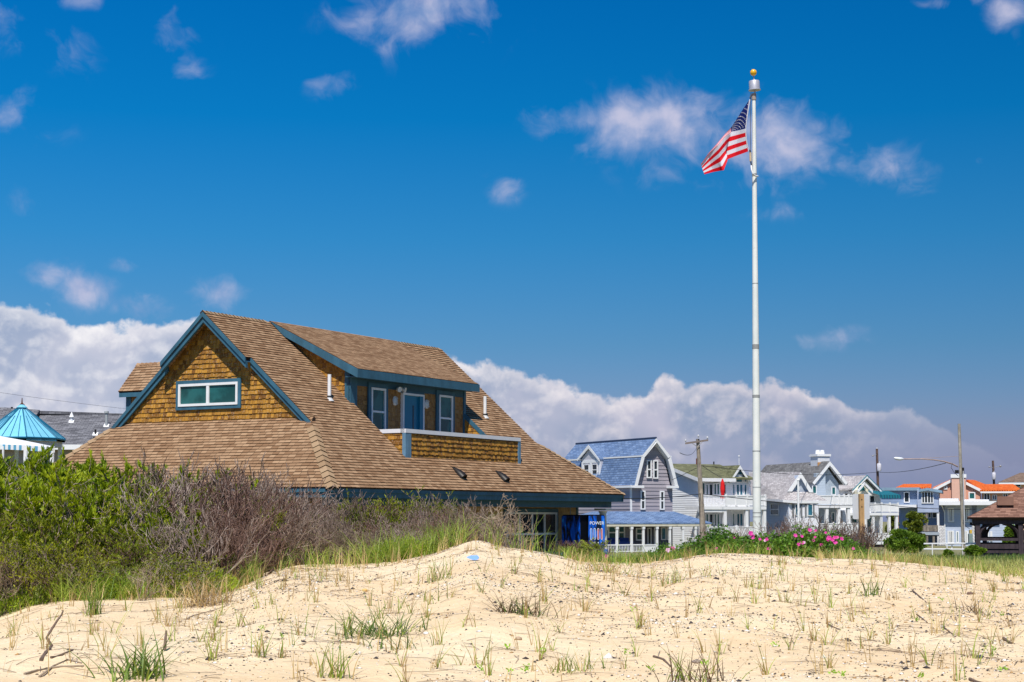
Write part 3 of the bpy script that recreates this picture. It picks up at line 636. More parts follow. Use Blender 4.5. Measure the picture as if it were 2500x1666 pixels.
# ------------------------------------------------------------------ vending machines
vb = {}
def vending(name, pxa, pxb, ytop, PL_a, label, word):
    fr = Fr(L(PL_a, 0, 0), -B, -A) if word != 'turned' else Fr(V((0, PL_a, 0)), V((1, .05, 0)), V((.05, -1, 0))); s0 = fr.hit(pxa, 1300)[0]; s1 = fr.hit(pxb, 1300)[0]; zt = fr.hit((pxa+pxb)/2, ytop)[1]
    r = thing('vending_machine', fr.pt((s0+s1)/2, -.02, -.4), label, 'vending machine', 'blue drink vending machines under the porch')
    W_ = s1-s0; m = MB(); fr.box(m, s0, s1, .08, zt-.04, -.84, -.06); fr.box(m, s0+.03, s1-.03, zt-.04, zt, -.8, -.08); fr.box(m, s0+.05, s1-.05, -.02, .08, -.78, -.1)
    m.build('cabinet', mat('cabinet_black', (.004, .005, .008), .7, .1, spec=.05), r)
    return fr, r, s0, s1, zt, W_
def front_panel_mat():
    m, g, b = pbr('machine_graphic', (.0, .06, .4), .2, .5)
    uv = g.new('ShaderNodeTexCoord').outputs['UV']; mp = g.new('ShaderNodeMapping'); g.put(mp, 0, uv); mp.inputs['Scale'].default_value = (1.5, .35, 1); mp.inputs['Rotation'].default_value = (0, 0, .35)
    n = g.noise(mp.outputs[0], 2.6, 6, .55, 1.2); c = g.mix(g.ss(n, .42, .62), (.001, .004, .02), (.0, .10, .62)); c = g.mix(g.ss(n, .62, .74), c, (.05, .42, .95)); g.put(b, 'Base Color', c); return m
vgm = front_panel_mat()
fr, r, s0, s1, zt, W_ = vending('vending_machine', 1371, 1416, 1257, 19.9, 'blue drink vending machine nearer the house wall with swirling blue front', '')
m = MB(); fr.box(m, s0+.01, s1-.01, .1, zt-.05, -.06, 0); m.build('front_panel', vgm, r)
m = MB(); fr.box(m, s0+.12, s1-.12, .32, .56, -.01, .015); m.build('pickup_flap', MATS['cabinet_black'], r)
fr, r, s0, s1, zt, W_ = vending('vending_machine', 1436, 1477, 1257, 80.2, 'blue drink vending machine with white lettering and four bottle pictures beside the column', 'turned')
m = MB(); fr.box(m, s0+.01, s1-.01, .1, zt-.05, -.06, 0); m.build('front_panel', vgm, r)
def text(fr, s, z, o, size, body, mt, parent, name='lettering', wide=1.):
    cu = bpy.data.curves.new('t', 'FONT'); cu.body = body; cu.size = size; cu.extrude = .003; cu.align_x = 'LEFT'
    ob = bpy.data.objects.new('t', cu); COL.objects.link(ob); bpy.context.view_layer.update()
    me = bpy.data.meshes.new_from_object(ob.evaluated_get(bpy.context.evaluated_depsgraph_get())); bpy.data.objects.remove(ob)
    m = MB(); m.add([fr.pt(s+v.co.x*wide, z+v.co.y, o+v.co.z) for v in me.vertices], [tuple(p.vertices) for p in me.polygons])
    return m.build(name, mt, parent, uv=False)
lw = mat('lettering_white', (.85, .86, .88), .4, .02)
text(fr, s0+.07, zt-.46, .006, .21, 'POWER', lw, r, wide=.92)
for k in range(4):
    c = s0+.14+k*.165; m = MB()
    fr.poly(m, [(c+.050*math.cos(t), 1.03+(.20 if math.sin(t) > 0 else -.20)+.07*math.sin(t)) for t in [i*math.pi/8 for i in range(17)]], .0, .008)
    pc = m.build('bottle_picture', mat('picture_rim', (.7, .72, .75), .3, .03), r)
    m = MB(); fr.poly(m, [(c+.032*math.cos(t), 1.03+(.20 if math.sin(t) > 0 else -.20)+.045*math.sin(t)) for t in [i*math.pi/8 for i in range(17)]], .009, .012)
    m.build('bottle', mat('drink_%d' % (k // 2), ((.02, .2, .7), (.45, .08, .10))[k//2], .3, .3, 14.), pc)
    m = MB(); fr.box(m, c-.02, c+.02, .60, .65, 0, .02); m.build('button', lw, r)
# ------------------------------------------------------------------ flagpole and flag
def flagpole():
    D = 60.; b = at(1848, 1300, D); zg = hz(b.x, D); base = V((b.x, D, zg)); top = at(1840.5, 236, D)
    r = thing('flagpole', base, 'tall white tapered flagpole with yellow ball and silver collar on top', 'flagpole')
    pm, g, bs = pbr('pole_paint', (.78, .78, .72), .45, .35)
    tc = g.new('ShaderNodeTexCoord').outputs['Object']; sp = g.new('ShaderNodeSeparateXYZ'); g.put(sp, 0, tc)
    n = g.noise(g.xyz(g.m('MULTIPLY', sp.outputs[0], 6.), g.m('MULTIPLY', sp.outputs[1], 6.), g.m('MULTIPLY', sp.outputs[2], 4.)), 1.6, 6, .7)
    g.put(bs, 'Base Color', g.mix(g.ss(n, .62, .74), g.mix(g.ss(g.noise(tc, .8, 4), .35, .65), (.70, .72, .68), (.82, .81, .76)), (.33, .30, .24)))
    m = MB(); k = 60; m.tube([base.lerp(top, i/k)-V((0, 0, .3 if i == 0 else 0)) for i in range(k+1)], [.152-(.152-.062)*(i/k)**1.15 for i in range(k+1)], 20); m.build('pole', pm, r, smooth=True)
    gm = mat('band_grey', (.30, .30, .29), .5)
    rad = lambda z: .152-(.152-.062)*((z-base.z)/(top.z-base.z))**1.15
    for py_, h_ in ((846, .16), (968, .10), (420, .10), (1102, .03), (1252, .03), (690, .02), (1262, .02), (1190, .02)):
        z = EYE+(HOR-py_)/F*D; t = (z-base.z)/(top.z-base.z); c = base.lerp(top, t); m = MB()
        m.tube([c-V((0, 0, h_/2)), c+V((0, 0, h_/2))], rad(z)+.006, 20); m.build('band', gm, r, smooth=True)
    m = MB(); m.tube([top-V((0, 0, .12)), top+V((0, 0, .10))], .085, 16); m.build('collar', mat('collar_tan', (.36, .29, .25), .6), r, smooth=True)
    c = top+V((.03, 0, .22)); m = MB(); tl = V((-.05, 0, 1)).normalized(); p0 = c; p1 = c+tl*.34
    m.tube([p0-tl*.1, p0], .03, 8); m.tube([p0, p0+tl*.03, p0+tl*.03, p1-tl*.02, p1], [.215, .215, .19, .185, .17], 28); m.build('truck', mat('truck_silver', (.50, .49, .53), .45, .1, metal=.35), r, smooth=True)
    m = MB(); m.tube([p1, p1+V((-.01, 0, .22))], .018, 8); m.build('spindle', MATS['band_grey'], r)
    m = MB(); m.ball(p1+V((-.02, 0, .30)), .118, 24, 16); m.build('ball', mat('ball_yellow', (.80, .42, .012), .28, .06, spec=.6), r, smooth=True)
    # halyard beside the pole
    m = MB(); m.tube([at(1833, 226, D-.1), at(1832, 300, D-.15), at(1832.5, 365, D-.15)], .010, 5); m.tube([at(1834, 232, D-.1), at(1831, 240, D-.15)], .022, 6); m.tube([at(1831, 366, D-.15), at(1832, 374, D-.15)], .03, 6)
    m.tube([at(1833, 395, D-.15), at(1835, 405, D-.15)], .025, 6); m.build('halyard', mat('rope_dark', (.05, .05, .06), .7), r)
    m = MB(); m.tube([at(1832, 373, D-.15), at(1832.5, 394, D-.15)], .040, 8); m.build('counterweight', mat('weight_tan', (.55, .42, .26), .7), r)
    m = MB(); q = [at(x, y, D-.15-.12*math.sin(i)) for i, (x, y) in enumerate(((1834, 405), (1835, 415), (1838, 424), (1844, 430), (1850, 430.5)))]; m.tube(q, .028, 8); m.build('rope_loop', WHITE, r, smooth=True)
    # flag: rows follow the thirteen stripes, sagging to the left and folded near the bottom
    def cp(x, y): return (1680+x*.19130, 150+y*.19133)
    us = [0, .2, .4, .52, .66, .84, 1.]
    grid = [  # (v, [points at each u])
        (0.0, [(782, 490), (668, 660), (556, 836), (470, 930), (370, 1050), (255, 1180), (163, 1312)]),
        (.54, [(740, 858), (650, 880), (556, 900), (478, 955), (380, 1078), (262, 1204), (168, 1326)]),
        (.77, [(746, 1010), (620, 1050), (500, 1092), (482, 1130), (400, 1225), (285, 1310), (186, 1385)]),
        (1., [(768, 1150), (600, 1212), (440, 1275), (505, 1262), (455, 1390), (320, 1412), (207, 1442)])]
    dep = [0, .16, -.12, .12, .30, .10, .25]
    mv, mu = 26, 44
    def P(u, v):
        row = []
        for vv, ps in grid:
            xs = np.interp(u, us, [p[0] for p in ps]); ys = np.interp(u, us, [p[1] for p in ps]); row.append((vv, xs, ys))
        x = np.interp(v, [q[0] for q in row], [q[1] for q in row]); y = np.interp(v, [q[0] for q in row], [q[2] for q in row])
        if u < .02: x -= 30*math.sin(math.pi*v)*.35
        d = np.interp(u, us, dep)+.05*math.sin(9*u+4*v)+(.22*max(0, (v-.8)/.2) if .44 < u < .7 else 0)
        px, py = cp(x, y); return at(px, py, D-.15-d)
    vs = [P(j/mu, i/mv) for i in range(mv+1) for j in range(mu+1)]
    fs, mi = [], []
    for i in range(mv):
        for j in range(mu):
            a = i*(mu+1)+j; fs.append((a, a+1, a+mu+2, a+mu+1)); stripe = i//2
            mi.append(2 if (i < 14 and (j+.5)/mu < .4) else (0 if stripe % 2 == 0 else 1))
    def cloth(n, c):
        m_, g_, b_ = pbr(n, c, .6, .2); t = g_.new('ShaderNodeBsdfTranslucent'); t.inputs[0].default_value = (*c, 1); mx = g_.new('ShaderNodeMixShader'); mx.inputs[0].default_value = .35
        g_.nt.links.new(b_.outputs[0], mx.inputs[1]); g_.nt.links.new(t.outputs[0], mx.inputs[2]); g_.nt.links.new(mx.outputs[0], g_.nt.nodes['Material Output'].inputs[0]); return m_
    red, wh, nv = cloth('flag_red', (.80, .008, .018)), cloth('flag_white', (.80, .78, .84)), cloth('flag_navy', (.010, .022, .17))
    fo = thing('flag', P(0, .5), 'american flag drooping to the left of the tall white pole', 'flag')
    m = MB(); m.add(vs, fs); m.mi = mi; m.build('cloth', [red, wh, nv], fo, smooth=True, uv=False)
    m = MB()
    for rr in range(9):
        for cc_ in range(6 if rr % 2 == 0 else 5):
            u0 = .4*(2*cc_+(1 if rr % 2 == 0 else 2))/12; v0 = .5385*(rr+1)/10
            c = P(u0, v0); du = (P(u0+.01, v0)-P(u0-.01, v0)).normalized(); dv = (P(u0, v0+.01)-P(u0, v0-.01)).normalized(); nn = du.cross(dv).normalized()
            qv = nn.cross(du)
            for sgn in (1, -1):
                pts = []
                for k_ in range(10):
                    rr_ = .029 if k_ % 2 == 0 else .012; t = math.pi/2+k_*math.pi/5; pts.append(c+du*rr_*math.cos(t)+qv*rr_*math.sin(t)+nn*.006*sgn)
                m.face(pts)
    m.build('stars', wh, fo, uv=False)
    m = MB(); m.tube([P(0, i/12)+V((.012, -.01, 0)) for i in range(13)], .022, 6); m.build('heading', wh, fo, uv=False)
flagpole()
# ------------------------------------------------------------------ house builder for the street behind
def house_at(px, D, deg, z0, name, label, cat='house', group=None):
    t = math.radians(deg); e1 = V((math.cos(t), math.sin(t), 0)); e2 = V((-math.sin(t), math.cos(t), 0)); O = V((gx(px, D), D, z0))
    r = thing(name, O, label, cat, group); return r, O, e1, e2, Fr(O, e1, -e2), Fr(O, -e2, -e1)
def rail(fr, parent, x0, x1, yt, yb, o, nb=None, posts=(), solid=False, mt=None, name='railing'):
    a0, zt = fr.hit(x0, yt, o); a1 = fr.hit(x1, yt, o)[0]; zb = fr.hit((x0+x1)/2, yb, o)[1]; zt = fr.hit((x0+x1)/2, yt, o)[1]
    m = MB(); fr.box(m, a0, a1, zt-.09, zt, o-.05, o+.05); fr.box(m, a0, a1, zb+.06, zb+.13, o-.03, o+.03)
    if solid: fr.box(m, a0, a1, zb+.13, zt-.09, o-.015, o+.015)
    else:
        n = nb or max(2, int((a1-a0)/.14))
        for k in range(n): c = a0+(a1-a0)*(k+.5)/n; fr.box(m, c-.022, c+.022, zb+.13, zt-.09, o-.02, o+.02)
    o_ = m.build(name, mt or WHITE, parent)
    for p in posts:
        c = fr.hit(p, yt, o)[0]; q = MB(); fr.box(q, c-.07, c+.07, zb, zt+.12, o-.07, o+.07); q.build('post', mt or WHITE, o_)
    return o_
def gablepoly(fr, mb, pts, o0, o1, mi=0): fr.pxpoly(mb, pts, o0, o1, mi, ref=o1)
c1 = lambda x, y: (1350+x*.21042, 1050+y*.21042)
c5 = lambda x, y: (1620+x*.1955, 1080+y*.1955)
c6 = lambda x, y: (2040+x*.25513, 1000+y*.25513)
c7 = lambda x, y: (x*.19130, 950+y*.19130)
def wins(fr, par, lst, cf, o=.02, **k):
    for (x0, y0, x1, y1) in lst:
        a, b = cf(x0, y0); c, d = cf(x1, y1); pxwin(fr, par, a, b, c, d, o, **k)
# ---- grey gambrel house, blue roof
def gambrel():
    r, O, e1, e2, f, sd = house_at(1540, 140, 28, -1.1, 'gambrel_house', 'grey gambrel house with blue shingle roof, front dormer and wraparound porch')
    wallm = mat('grey_siding_plain', (.135, .125, .155), .7, .1); grey = two('grey_siding', (.30, .275, .31), (.38, .345, .38), .65, 1.5, True, None, .2)
    blue = tiles('blue_shingle', (.10, .165, .30), (.185, .27, .43), (.07, .11, .20), .55, .20, .03, .4, .18)
    Wg = f.hit(*c1(1385, 800))[0]
    ov = .55
    prof = [f.hit(*c1(x, y), ov) for x, y in ((935, 632), (1020, 297), (1187, 95), (1358, 315), (1440, 655))]
    pk = prof[2]; zE = (prof[0][1]+prof[4][1])/2; cx = pk[0]
    # symmetric section about the ridge
    hwE = (prof[4][0]-prof[0][0])/2; cx = (prof[4][0]+prof[0][0])/2+.1; hwB = (prof[3][0]-prof[1][0])/2; zB = (prof[1][1]+prof[3][1])/2
    sec = [(cx-hwE, zE), (cx-hwB, zB), (cx, pk[1]), (cx+hwB, zB), (cx+hwE, zE)]
    LN = 12.5
    for i in range(4):
        (s0, z0), (s1, z1) = sec[i], sec[i+1]; m = MB(); n = V((-(z1-z0), 0, (s1-s0))).normalized(); off = -(e1*n.x+V((0, 0, n.z)))*.12
        m.prism([f.pt(s0, z0, ov), f.pt(s1, z1, ov), f.pt(s1, z1, -LN), f.pt(s0, z0, -LN)], off); m.build('roof', blue, r)
    m = MB(); m.tube([f.pt(cx, pk[1]+.03, ov), f.pt(cx, pk[1]+.03, -LN)], .08, 6)
    m.build('ridge_cap', mat('ridge_navy', (.03, .05, .10), .7), r)
    m = MB()
    for s_, q in ((1, 1), (-1, 3)): f.box(m, sec[q][0]-.06, sec[q][0]+.06, zB-.06, zB+.06, -LN, ov+.02)
    m.build('roof_trim', WHITE, r)
    m = MB(); f.poly(m, [(.0, O.z-.3), (Wg, O.z-.3), (Wg, zE+.02)]+[(a, z) for a, z in ((cx+hwE-.45, zE), (cx+hwB-.32, zB-.15), (cx, pk[1]-.32), (cx-hwB+.32, zB-.15), (cx-hwE+.45, zE))]+[(0, zE+.02)], -LN+.5, 0, 1)
    wl = [(.0, f.hit(*c1(900, 1105))[1]), (Wg, f.hit(*c1(900, 1105))[1]), (Wg, zE), (cx+hwE-.45, zE), (cx+hwB-.32, zB-.15), (cx, pk[1]-.32), (cx-hwB+.32, zB-.15), (cx-hwE+.45, zE), (0, zE)]
    clad(m, wl, f.pt(0, 0, 0), f.ex, V((0, 0, 1)), f.en, .30, None, .035, 0, .02, .01, 0, random.Random(21))
    clad(m, [(-LN+.6, -.8), (0, -.8), (0, zE), (-LN+.6, zE)], sd.pt(0, 0, 0), sd.ex, V((0, 0, 1)), sd.en, .30, None, .035, 0, .02, .01, 0, random.Random(22))
    m.build('wall', [grey, wallm], r, uv=False)
    # rake soffits and fascias
    for side in (1, -1):
        m = MB()
        q = sec if side == -1 else sec[::-1]
        for i in (0, 1):
            (s0, z0), (s1, z1) = q[i], q[i+1]; ins = .26*side
            m.prism([f.pt(s0, z0-.02, ov+.02), f.pt(s1, z1-.02, ov+.02), f.pt(s1-ins*(0 if i else 1), z1-(.30 if side == 1 else .16), ov+.02), f.pt(s0-ins*(1), z0-.12, ov+.02)], -f.en*.07)
            m.prism([f.pt(s0-.02*side, z0-.13, ov-.05), f.pt(s1-.02*side, z1-.13, ov-.05), f.pt(s1-.02*side, z1-.13, 0), f.pt(s0-.02*side, z0-.13, 0)], V((-.15*side, 0, -.1)))
        m.build('rake_board', WHITE, r)
    m = MB(); f.box(m, cx-hwE-.05, cx-hwE+.9, zE-.22, zE-.02, .0, ov+.04); f.box(m, cx+hwE-.8, cx+hwE+.05, zE-.22, zE-.02, 0, ov+.04); sd.box(m, -LN, ov, zE-.2, zE-.03, .02, hwE*0+.35)
    m.build('eave_return', WHITE, r)
    m = MB(); f.box(m, -.02, .06, O.z, zE, .03, .07); sd.box(m, -.05, .02, O.z, zE, .03, .07); m.build('corner_board', WHITE, r)
    wins(f, r, [(1083, 350, 1140, 560), (1158, 352, 1215, 566), (1013, 705, 1067, 925), (1237, 708, 1288, 928)], c1, .05, fw=.10, rails=(.48,), gm=MATS['glass_dark'], dp=.1)
    # dormer on the left slope, facing left
    df = Fr(f.pt(cx-hwE+.35, 0, 0), -e2, -e1)
    h = lambda x, y: df.hit(*c1(x, y))
    pts = {k: h(*v) for k, v in dict(pk=(430, 172), el=(300, 335), er=(555, 335), wl=(338, 335), wr=(550, 335), b=(445, 560)).items()}
    m = MB(); zb_ = pts['b'][1]; df.poly(m, [(pts['wl'][0], zb_), (pts['wr'][0], zb_), (pts['wr'][0], pts['wr'][1]), (pts['pk'][0], pts['pk'][1]-.2), (pts['wl'][0], pts['wl'][1])], -2.6, 0)
    dm = m.build('dormer', laps('dormer_siding', (.58, .57, .62), .2, .8), r)
    m = MB()
    for e in ('el', 'er'):
        a, b = pts[e], pts['pk']; sg = 1 if e == 'el' else -1
        m.prism([df.pt(a[0], a[1], .16), df.pt(b[0], b[1], .16), df.pt(b[0], b[1], -3.2), df.pt(a[0], a[1], -2.2)], V((0, 0, -.08)))
    m.build('dormer_roof', blue, dm)
    m = MB()
    for e in ('el', 'er'):
        a, b = pts[e], pts['pk']; m.prism([df.pt(a[0], a[1]-.01, .18), df.pt(b[0], b[1]-.01, .18), df.pt(b[0], b[1]-.32, .18), df.pt(a[0], a[1]-.22, .18)], -df.en*.08)
    df.box(m, pts['wl'][0], pts['wr'][0], zb_, zb_+.18, 0, .06); df.box(m, pts['wl'][0], pts['wl'][0]+.22, zb_, pts['wl'][1]-.3, 0, .06); df.box(m, pts['wr'][0]-.22, pts['wr'][0], zb_, pts['wl'][1]-.3, 0, .06); df.box(m, pts['wl'][0]+.22, pts['wr'][0]-.22, h(400, 385)[1], pts['wl'][1]-.15, 0, .05)
    c_ = (pts['wl'][0]+pts['wr'][0])/2; df.box(m, c_-.16, c_+.16, zb_+.18, h(400, 385)[1], 0, .05)
    m.build('dormer_trim', WHITE, dm)
    for (x0, x1) in ((365, 425), (460, 520)):
        a, b = h(x0, 450)[0], h(x1, 450)[0]; window(df, dm, a, b, h(400, 535)[1], h(400, 400)[1], .01, .06, rails=(.5,), dp=.07, gm=MATS['glass_dark'])
    # porch
    pd = 2.4; zt, ze = f.hit(*c1(1100, 945))[1], f.hit(*c1(1100, 1078), pd)[1]
    pr1 = f.hit(*c1(1845, 1075), pd)[0]; pr0 = f.hit(*c1(560, 1078), pd)[0]; ir = f.hit(*c1(1400, 945))[0]
    m = MB(); m.prism([f.pt(pr0, ze, pd), f.pt(pr1, ze, pd), f.pt(ir, zt, -.0), f.pt(-1.0, zt, 0)], V((0, 0, -.1)))
    m.prism([f.pt(pr1, ze, pd), f.pt(pr1, ze, -3.), f.pt(ir, zt, -3.), f.pt(ir, zt, 0)], V((0, 0, -.1)))
    m.prism([f.pt(pr0, ze, pd), f.pt(-1., zt, 0), f.pt(-.1, zt+.0, -6), f.pt(pr0, ze, -6)], V((0, 0, -.1)))
    m.build('porch_roof', blue, r)
    m = MB(); f.box(m, pr0+.05, pr1-.05, ze-.28, ze-.09, pd-.12, pd-.02); m.prism([f.pt(pr0+.05, ze-.3, pd-.05), f.pt(pr1-.05, ze-.3, pd-.05), f.pt(pr1-.05, ze-.3, -3), f.pt(pr0+.05, ze-.3, -3)], V((0, 0, .05))); m.build('porch_fascia', mat('cream_trim', (.62, .58, .46), .6), r)
    zf = f.hit(*c1(840, 1425), pd)[1]
    m = MB(); m.prism([f.pt(pr0, zf, pd), f.pt(pr1, zf, pd), f.pt(pr1, zf, -3), f.pt(pr0, zf, -3)], V((0, 0, -.25))); m.build('porch_floor', mat('porch_grey', (.25, .24, .23), .8), r)
    for x in (600, 741, 911, 1048, 1206, 1356, 1506, 1652, 1795):
        a = f.hit(*c1(x, 1250), pd-.15)[0]; m = MB(); f.box(m, a-.08, a+.08, zf, ze-.28, pd-.23, pd-.07); f.box(m, a-.12, a+.12, ze-.5, ze-.28, pd-.28, pd-.04); m.build('porch_post', WHITE, r)
    a, b = c1(600, 1328), c1(1048, 1425); rail(f, r, a[0], b[0], a[1], b[1], pd-.15)
    a, b = c1(1056, 1328), c1(1190, 1425); rail(f, r, a[0], b[0], a[1], b[1], pd-.15, solid=True)
    wins(f, r, [(636, 1115, 735, 1285), (752, 1112, 830, 1285), (958, 1140, 1042, 1285)], c1, .05, fw=.10, rails=(.55,), dp=.09, gm=MATS['glass'])
    wins(f, r, [(1250, 1130, 1310, 1278), (1318, 1130, 1350, 1278)], c1, .05, fw=.08, dp=.08, gm=MATS['glass_blue'])
    wins(f, r, [(1092, 1135, 1138, 1330), (1168, 1135, 1200, 1330)], c1, .05, fw=.08, dp=.08, gm=MATS['glass_dark'], name='door')
    m = MB(); a0, b0 = f.hit(*c1(640, 1300), .9); a1 = f.hit(*c1(905, 1300), .9)[0]; f.box(m, a0, a1, zf+.25, zf+.85, .5, 1.3)
    f.box(m, a0, a1, zf+.85, zf+1.15, .42, .58)
    for a_ in (a0+.1, a1-.1): f.box(m, a_-.06, a_+.06, zf, zf+.25, .6, 1.2)
    tag(m.build('porch_sofa', mat('sofa_blue', (.015, .05, .25), .8)), 'blue sofa on the porch of the grey gambrel house', 'sofa')
    # steps rail and lattice
    m = MB(); a0 = f.hit(*c1(1440, 1330), pd+.3); a1 = f.hit(*c1(1545, 1395), pd+.3)
    for dz_ in (0, -.35): m.prism([f.pt(a0[0], a0[1]+dz_, pd+.3), f.pt(a1[0], a1[1]+dz_, pd+.3), f.pt(a1[0], a1[1]+dz_-.09, pd+.3), f.pt(a0[0], a0[1]+dz_-.09, pd+.3)], f.en*.06)
    m.build('stair_rail', WHITE, r)
    m = MB(); x0, x1 = f.hit(*c1(1555, 1290), pd)[0], f.hit(*c1(1650, 1290), pd)[0]; zt_ = f.hit(*c1(1600, 1290), pd)[1]; f.box(m, x0, x1, zf-.3, zt_, pd-.05, pd-.01)
    for k in range(8): c = x0+(x1-x0)*(k+.5)/8; f.box(m, c-.03, c+.03, zf-.3, zt_, pd-.01, pd+.02)
    m.build('lattice', mat('lattice_grey', (.42, .42, .46), .7), r)
gambrel()
# ---- white house with green roof and decks
WS = laps('white_siding', (.74, .75, .78), .17, .5)
def green_roof_house():
    r, O, e1, e2, f, sd = house_at(1705, 150, 27, -1.1, 'white_house', 'white clapboard house with mossy green roof and two stacked decks')
    h = lambda x, y, o=0: f.hit(*c5(x, y), o)
    W = h(1075, 700)[0]; zF = h(600, 445)[1]; dep = 9.
    zr = h(600, 276, -5)[1]
    gn = tiles('green_shingle', (.12, .125, .062), (.20, .20, .11), (.07, .07, .04), .4, .16, .02, .4, .4)
    m = MB(); f.poly(m, [(0, O.z), (W, O.z), (W, zF), (0, zF)], -dep, 0, 1); rid = 5.
    sd.poly(m, [(-dep, zF-.1), (0, zF-.1), (-rid, zr-.25)], -W, 0, 1)
    clad(m, [(-dep, O.z), (0, O.z), (0, zF), (-rid, zr-.3), (-dep, zF)], sd.pt(0, 0, 0), sd.ex, V((0, 0, 1)), sd.en, .19, None, .022, 0, .005, .01, 0, random.Random(31))
    m.build('wall', [mat('clapboard_white', (.87, .87, .88), .6, .04), WS], r, uv=True)
    k = (zr-zF)/(rid+.6); m = MB()
    m.prism([f.pt(-.5, zF, .6), f.pt(W+.2, zF, .6), f.pt(W+.2, zr, -rid), f.pt(-.5, zr, -rid)], V((0, 0, -.15))); m.prism([f.pt(-.5, zr, -rid), f.pt(W+.2, zr, -rid), f.pt(W+.2, zF, -dep-.5), f.pt(-.5, zF, -dep-.5)], V((0, 0, -.15))); m.build('roof', gn, r)
    m = MB(); f.box(m, -.5, h(850, 460)[0], zF-.34, zF-.04, .55, .68)
    m.prism([f.pt(-.52, zF-.02, .62), f.pt(-.52, zr-.02, -rid), f.pt(-.52, zr-.32, -rid), f.pt(-.52, zF-.34, .62)], e1*.08); m.prism([f.pt(-.52, zF-.02, -dep-.5), f.pt(-.52, zr-.02, -rid), f.pt(-.52, zr-.32, -rid), f.pt(-.52, zF-.34, -dep-.5)], e1*.08); m.build('fascia', WHITE, r)
    # projecting gable
    g0, g1, gp = h(850, 475, .6), h(1112, 500, .6), h(990, 285, .6); gx0, gx1 = g0[0], g1[0]; zg = (g0[1]+g1[1])/2; gc = (gx0+gx1)/2
    m = MB(); f.poly(m, [(gx0+.3, zg-3.0), (gx1-.2, zg-3.0), (gx1-.2, zg), (gc, gp[1]-.35), (gx0+.3, zg)], -1, .02); m.build('gable_wall', mat('gable_white', (.80, .80, .83), .6), r)
    m = MB()
    for a, b in (((gx0, zg), 1), ((gx1, zg), -1)):
        m.prism([f.pt(a[0], zg, .3), f.pt(gc, gp[1], .3), f.pt(gc, gp[1], -5), f.pt(a[0], zg, -3)], V((0, 0, -.12)))
    m.build('gable_roof', gn, r); m = MB()
    for a in (gx0, gx1): m.prism([f.pt(a, zg-.02, .32), f.pt(gc, gp[1]-.02, .32), f.pt(gc, gp[1]-.34, .32), f.pt(a, zg-.3, .32)], -f.en*.08)
    m.build('gable_trim', WHITE, r)
    # arched window
    x0, z0 = h(918, 405, .03); x1, z1 = h(985, 370, .03); cx = (x0+x1)/2; rr = (x1-x0)/2
    m = MB(); f.poly(m, [(cx+rr*math.cos(t), z0+rr*1.0*math.sin(t)) for t in [i*math.pi/10 for i in range(11)]], .02, .07); fwm = m.build('window', WHITE, r)
    m = MB(); f.poly(m, [(cx+rr*.82*math.cos(t), z0+.03+rr*.8*math.sin(t)) for t in [i*math.pi/10 for i in range(11)]], .07, .09); m.build('pane', MATS['glass_blue'], fwm)
    wins(f, r, [(903, 428, 982, 502), (858, 525, 888, 664), (905, 525, 945, 664), (947, 525, 988, 664), (1003, 525, 1038, 664), (856, 452, 886, 494), (1006, 440, 1036, 500)], c5, .03, fw=.05, dp=.06, gm=MATS['glass_blue'])
    wins(f, r, [(478, 502, 517, 660), (523, 525, 558, 664), (622, 512, 660, 660), (660, 512, 697, 660)], c5, .03, fw=.07, dp=.07, gm=MATS['glass'])
    wins(f, r, [(566, 520, 614, 668), (750, 520, 778, 664)], c5, .03, fw=.05, dp=.06, gm=MATS['glass_dark'], name='door')
    wins(f, r, [(492, 890, 517, 985), (523, 890, 560, 1050), (626, 890, 660, 1050), (662, 890, 697, 1050), (856, 885, 888, 1050), (1010, 890, 1030, 1050)], c5, .03, fw=.07, dp=.07, gm=MATS['glass'])
    wins(f, r, [(568, 895, 615, 1050), (730, 890, 758, 1050)], c5, .03, fw=.05, dp=.06, gm=MATS['glass_dark'], name='door')
    wins(f, r, [(905, 885, 990, 1050)], c5, .03, fw=.08, mull=(.5,), dp=.08, gm=MATS['glass_blue'], name='door')
    wins(f, r, [(570, 1290, 632, 1345)], c5, .03, fw=.09, dp=.08, gm=MATS['glass_dark'])
    pd = 2.2; D0 = h(470, 800, pd)[0]-.2; D1 = h(1280, 800, pd)[0]
    z1 = h(800, 800, pd)[1]; z2 = h(800, 1190, pd)[1]
    m = MB(); f.box(m, D0, D1, z1-.28, z1, .0, pd+.05); f.box(m, D0, h(790, 850, pd)[0], z1-.52, z1-.28, pd-.2, pd-.02); m.build('deck', WHITE, r)
    m = MB(); f.box(m, D0, D1, z2-.26, z2, .0, pd+.05); m.build('deck', WHITE, r)
    m = MB(); f.box(m, D0+.2, D1-.1, O.z-1, z2-.26, .05, pd-.3); m.build('foundation', mat('tan_block', (.46, .35, .20), .85, .15), r)
    for x in (478, 775, 1045, 1268):
        a = h(x, 950, pd)[0]; m = MB(); f.box(m, a-.14, a+.14, z2, z1-.28, pd-.3, pd-.02); m.build('deck_post', WHITE, r)
    a, b = c5(470, 664), c5(772, 800); rail(f, r, a[0], b[0], a[1], b[1], pd, 16)
    a, b = c5(776, 664), c5(1275, 800); rail(f, r, a[0], b[0], a[1], b[1], pd, posts=[c5(x, 0)[0] for x in (780, 908, 1042, 1270)], solid=True)
    a, b = c5(500, 1052), c5(765, 1190); rail(f, r, a[0], b[0], a[1], b[1], pd, 15)
    a, b = c5(790, 1052), c5(1262, 1190); rail(f, r, a[0], b[0], a[1], b[1], pd, posts=[c5(x, 0)[0] for x in (910,)], solid=True)
    m = MB(); q = f.pt(h(405, 285, -5)[0], zr-.1, -4.8); m.tube([q, q+V((0, 0, .6))], .11, 8); m.build('flue', mat('flue_rust', (.16, .05, .03), .8), r)
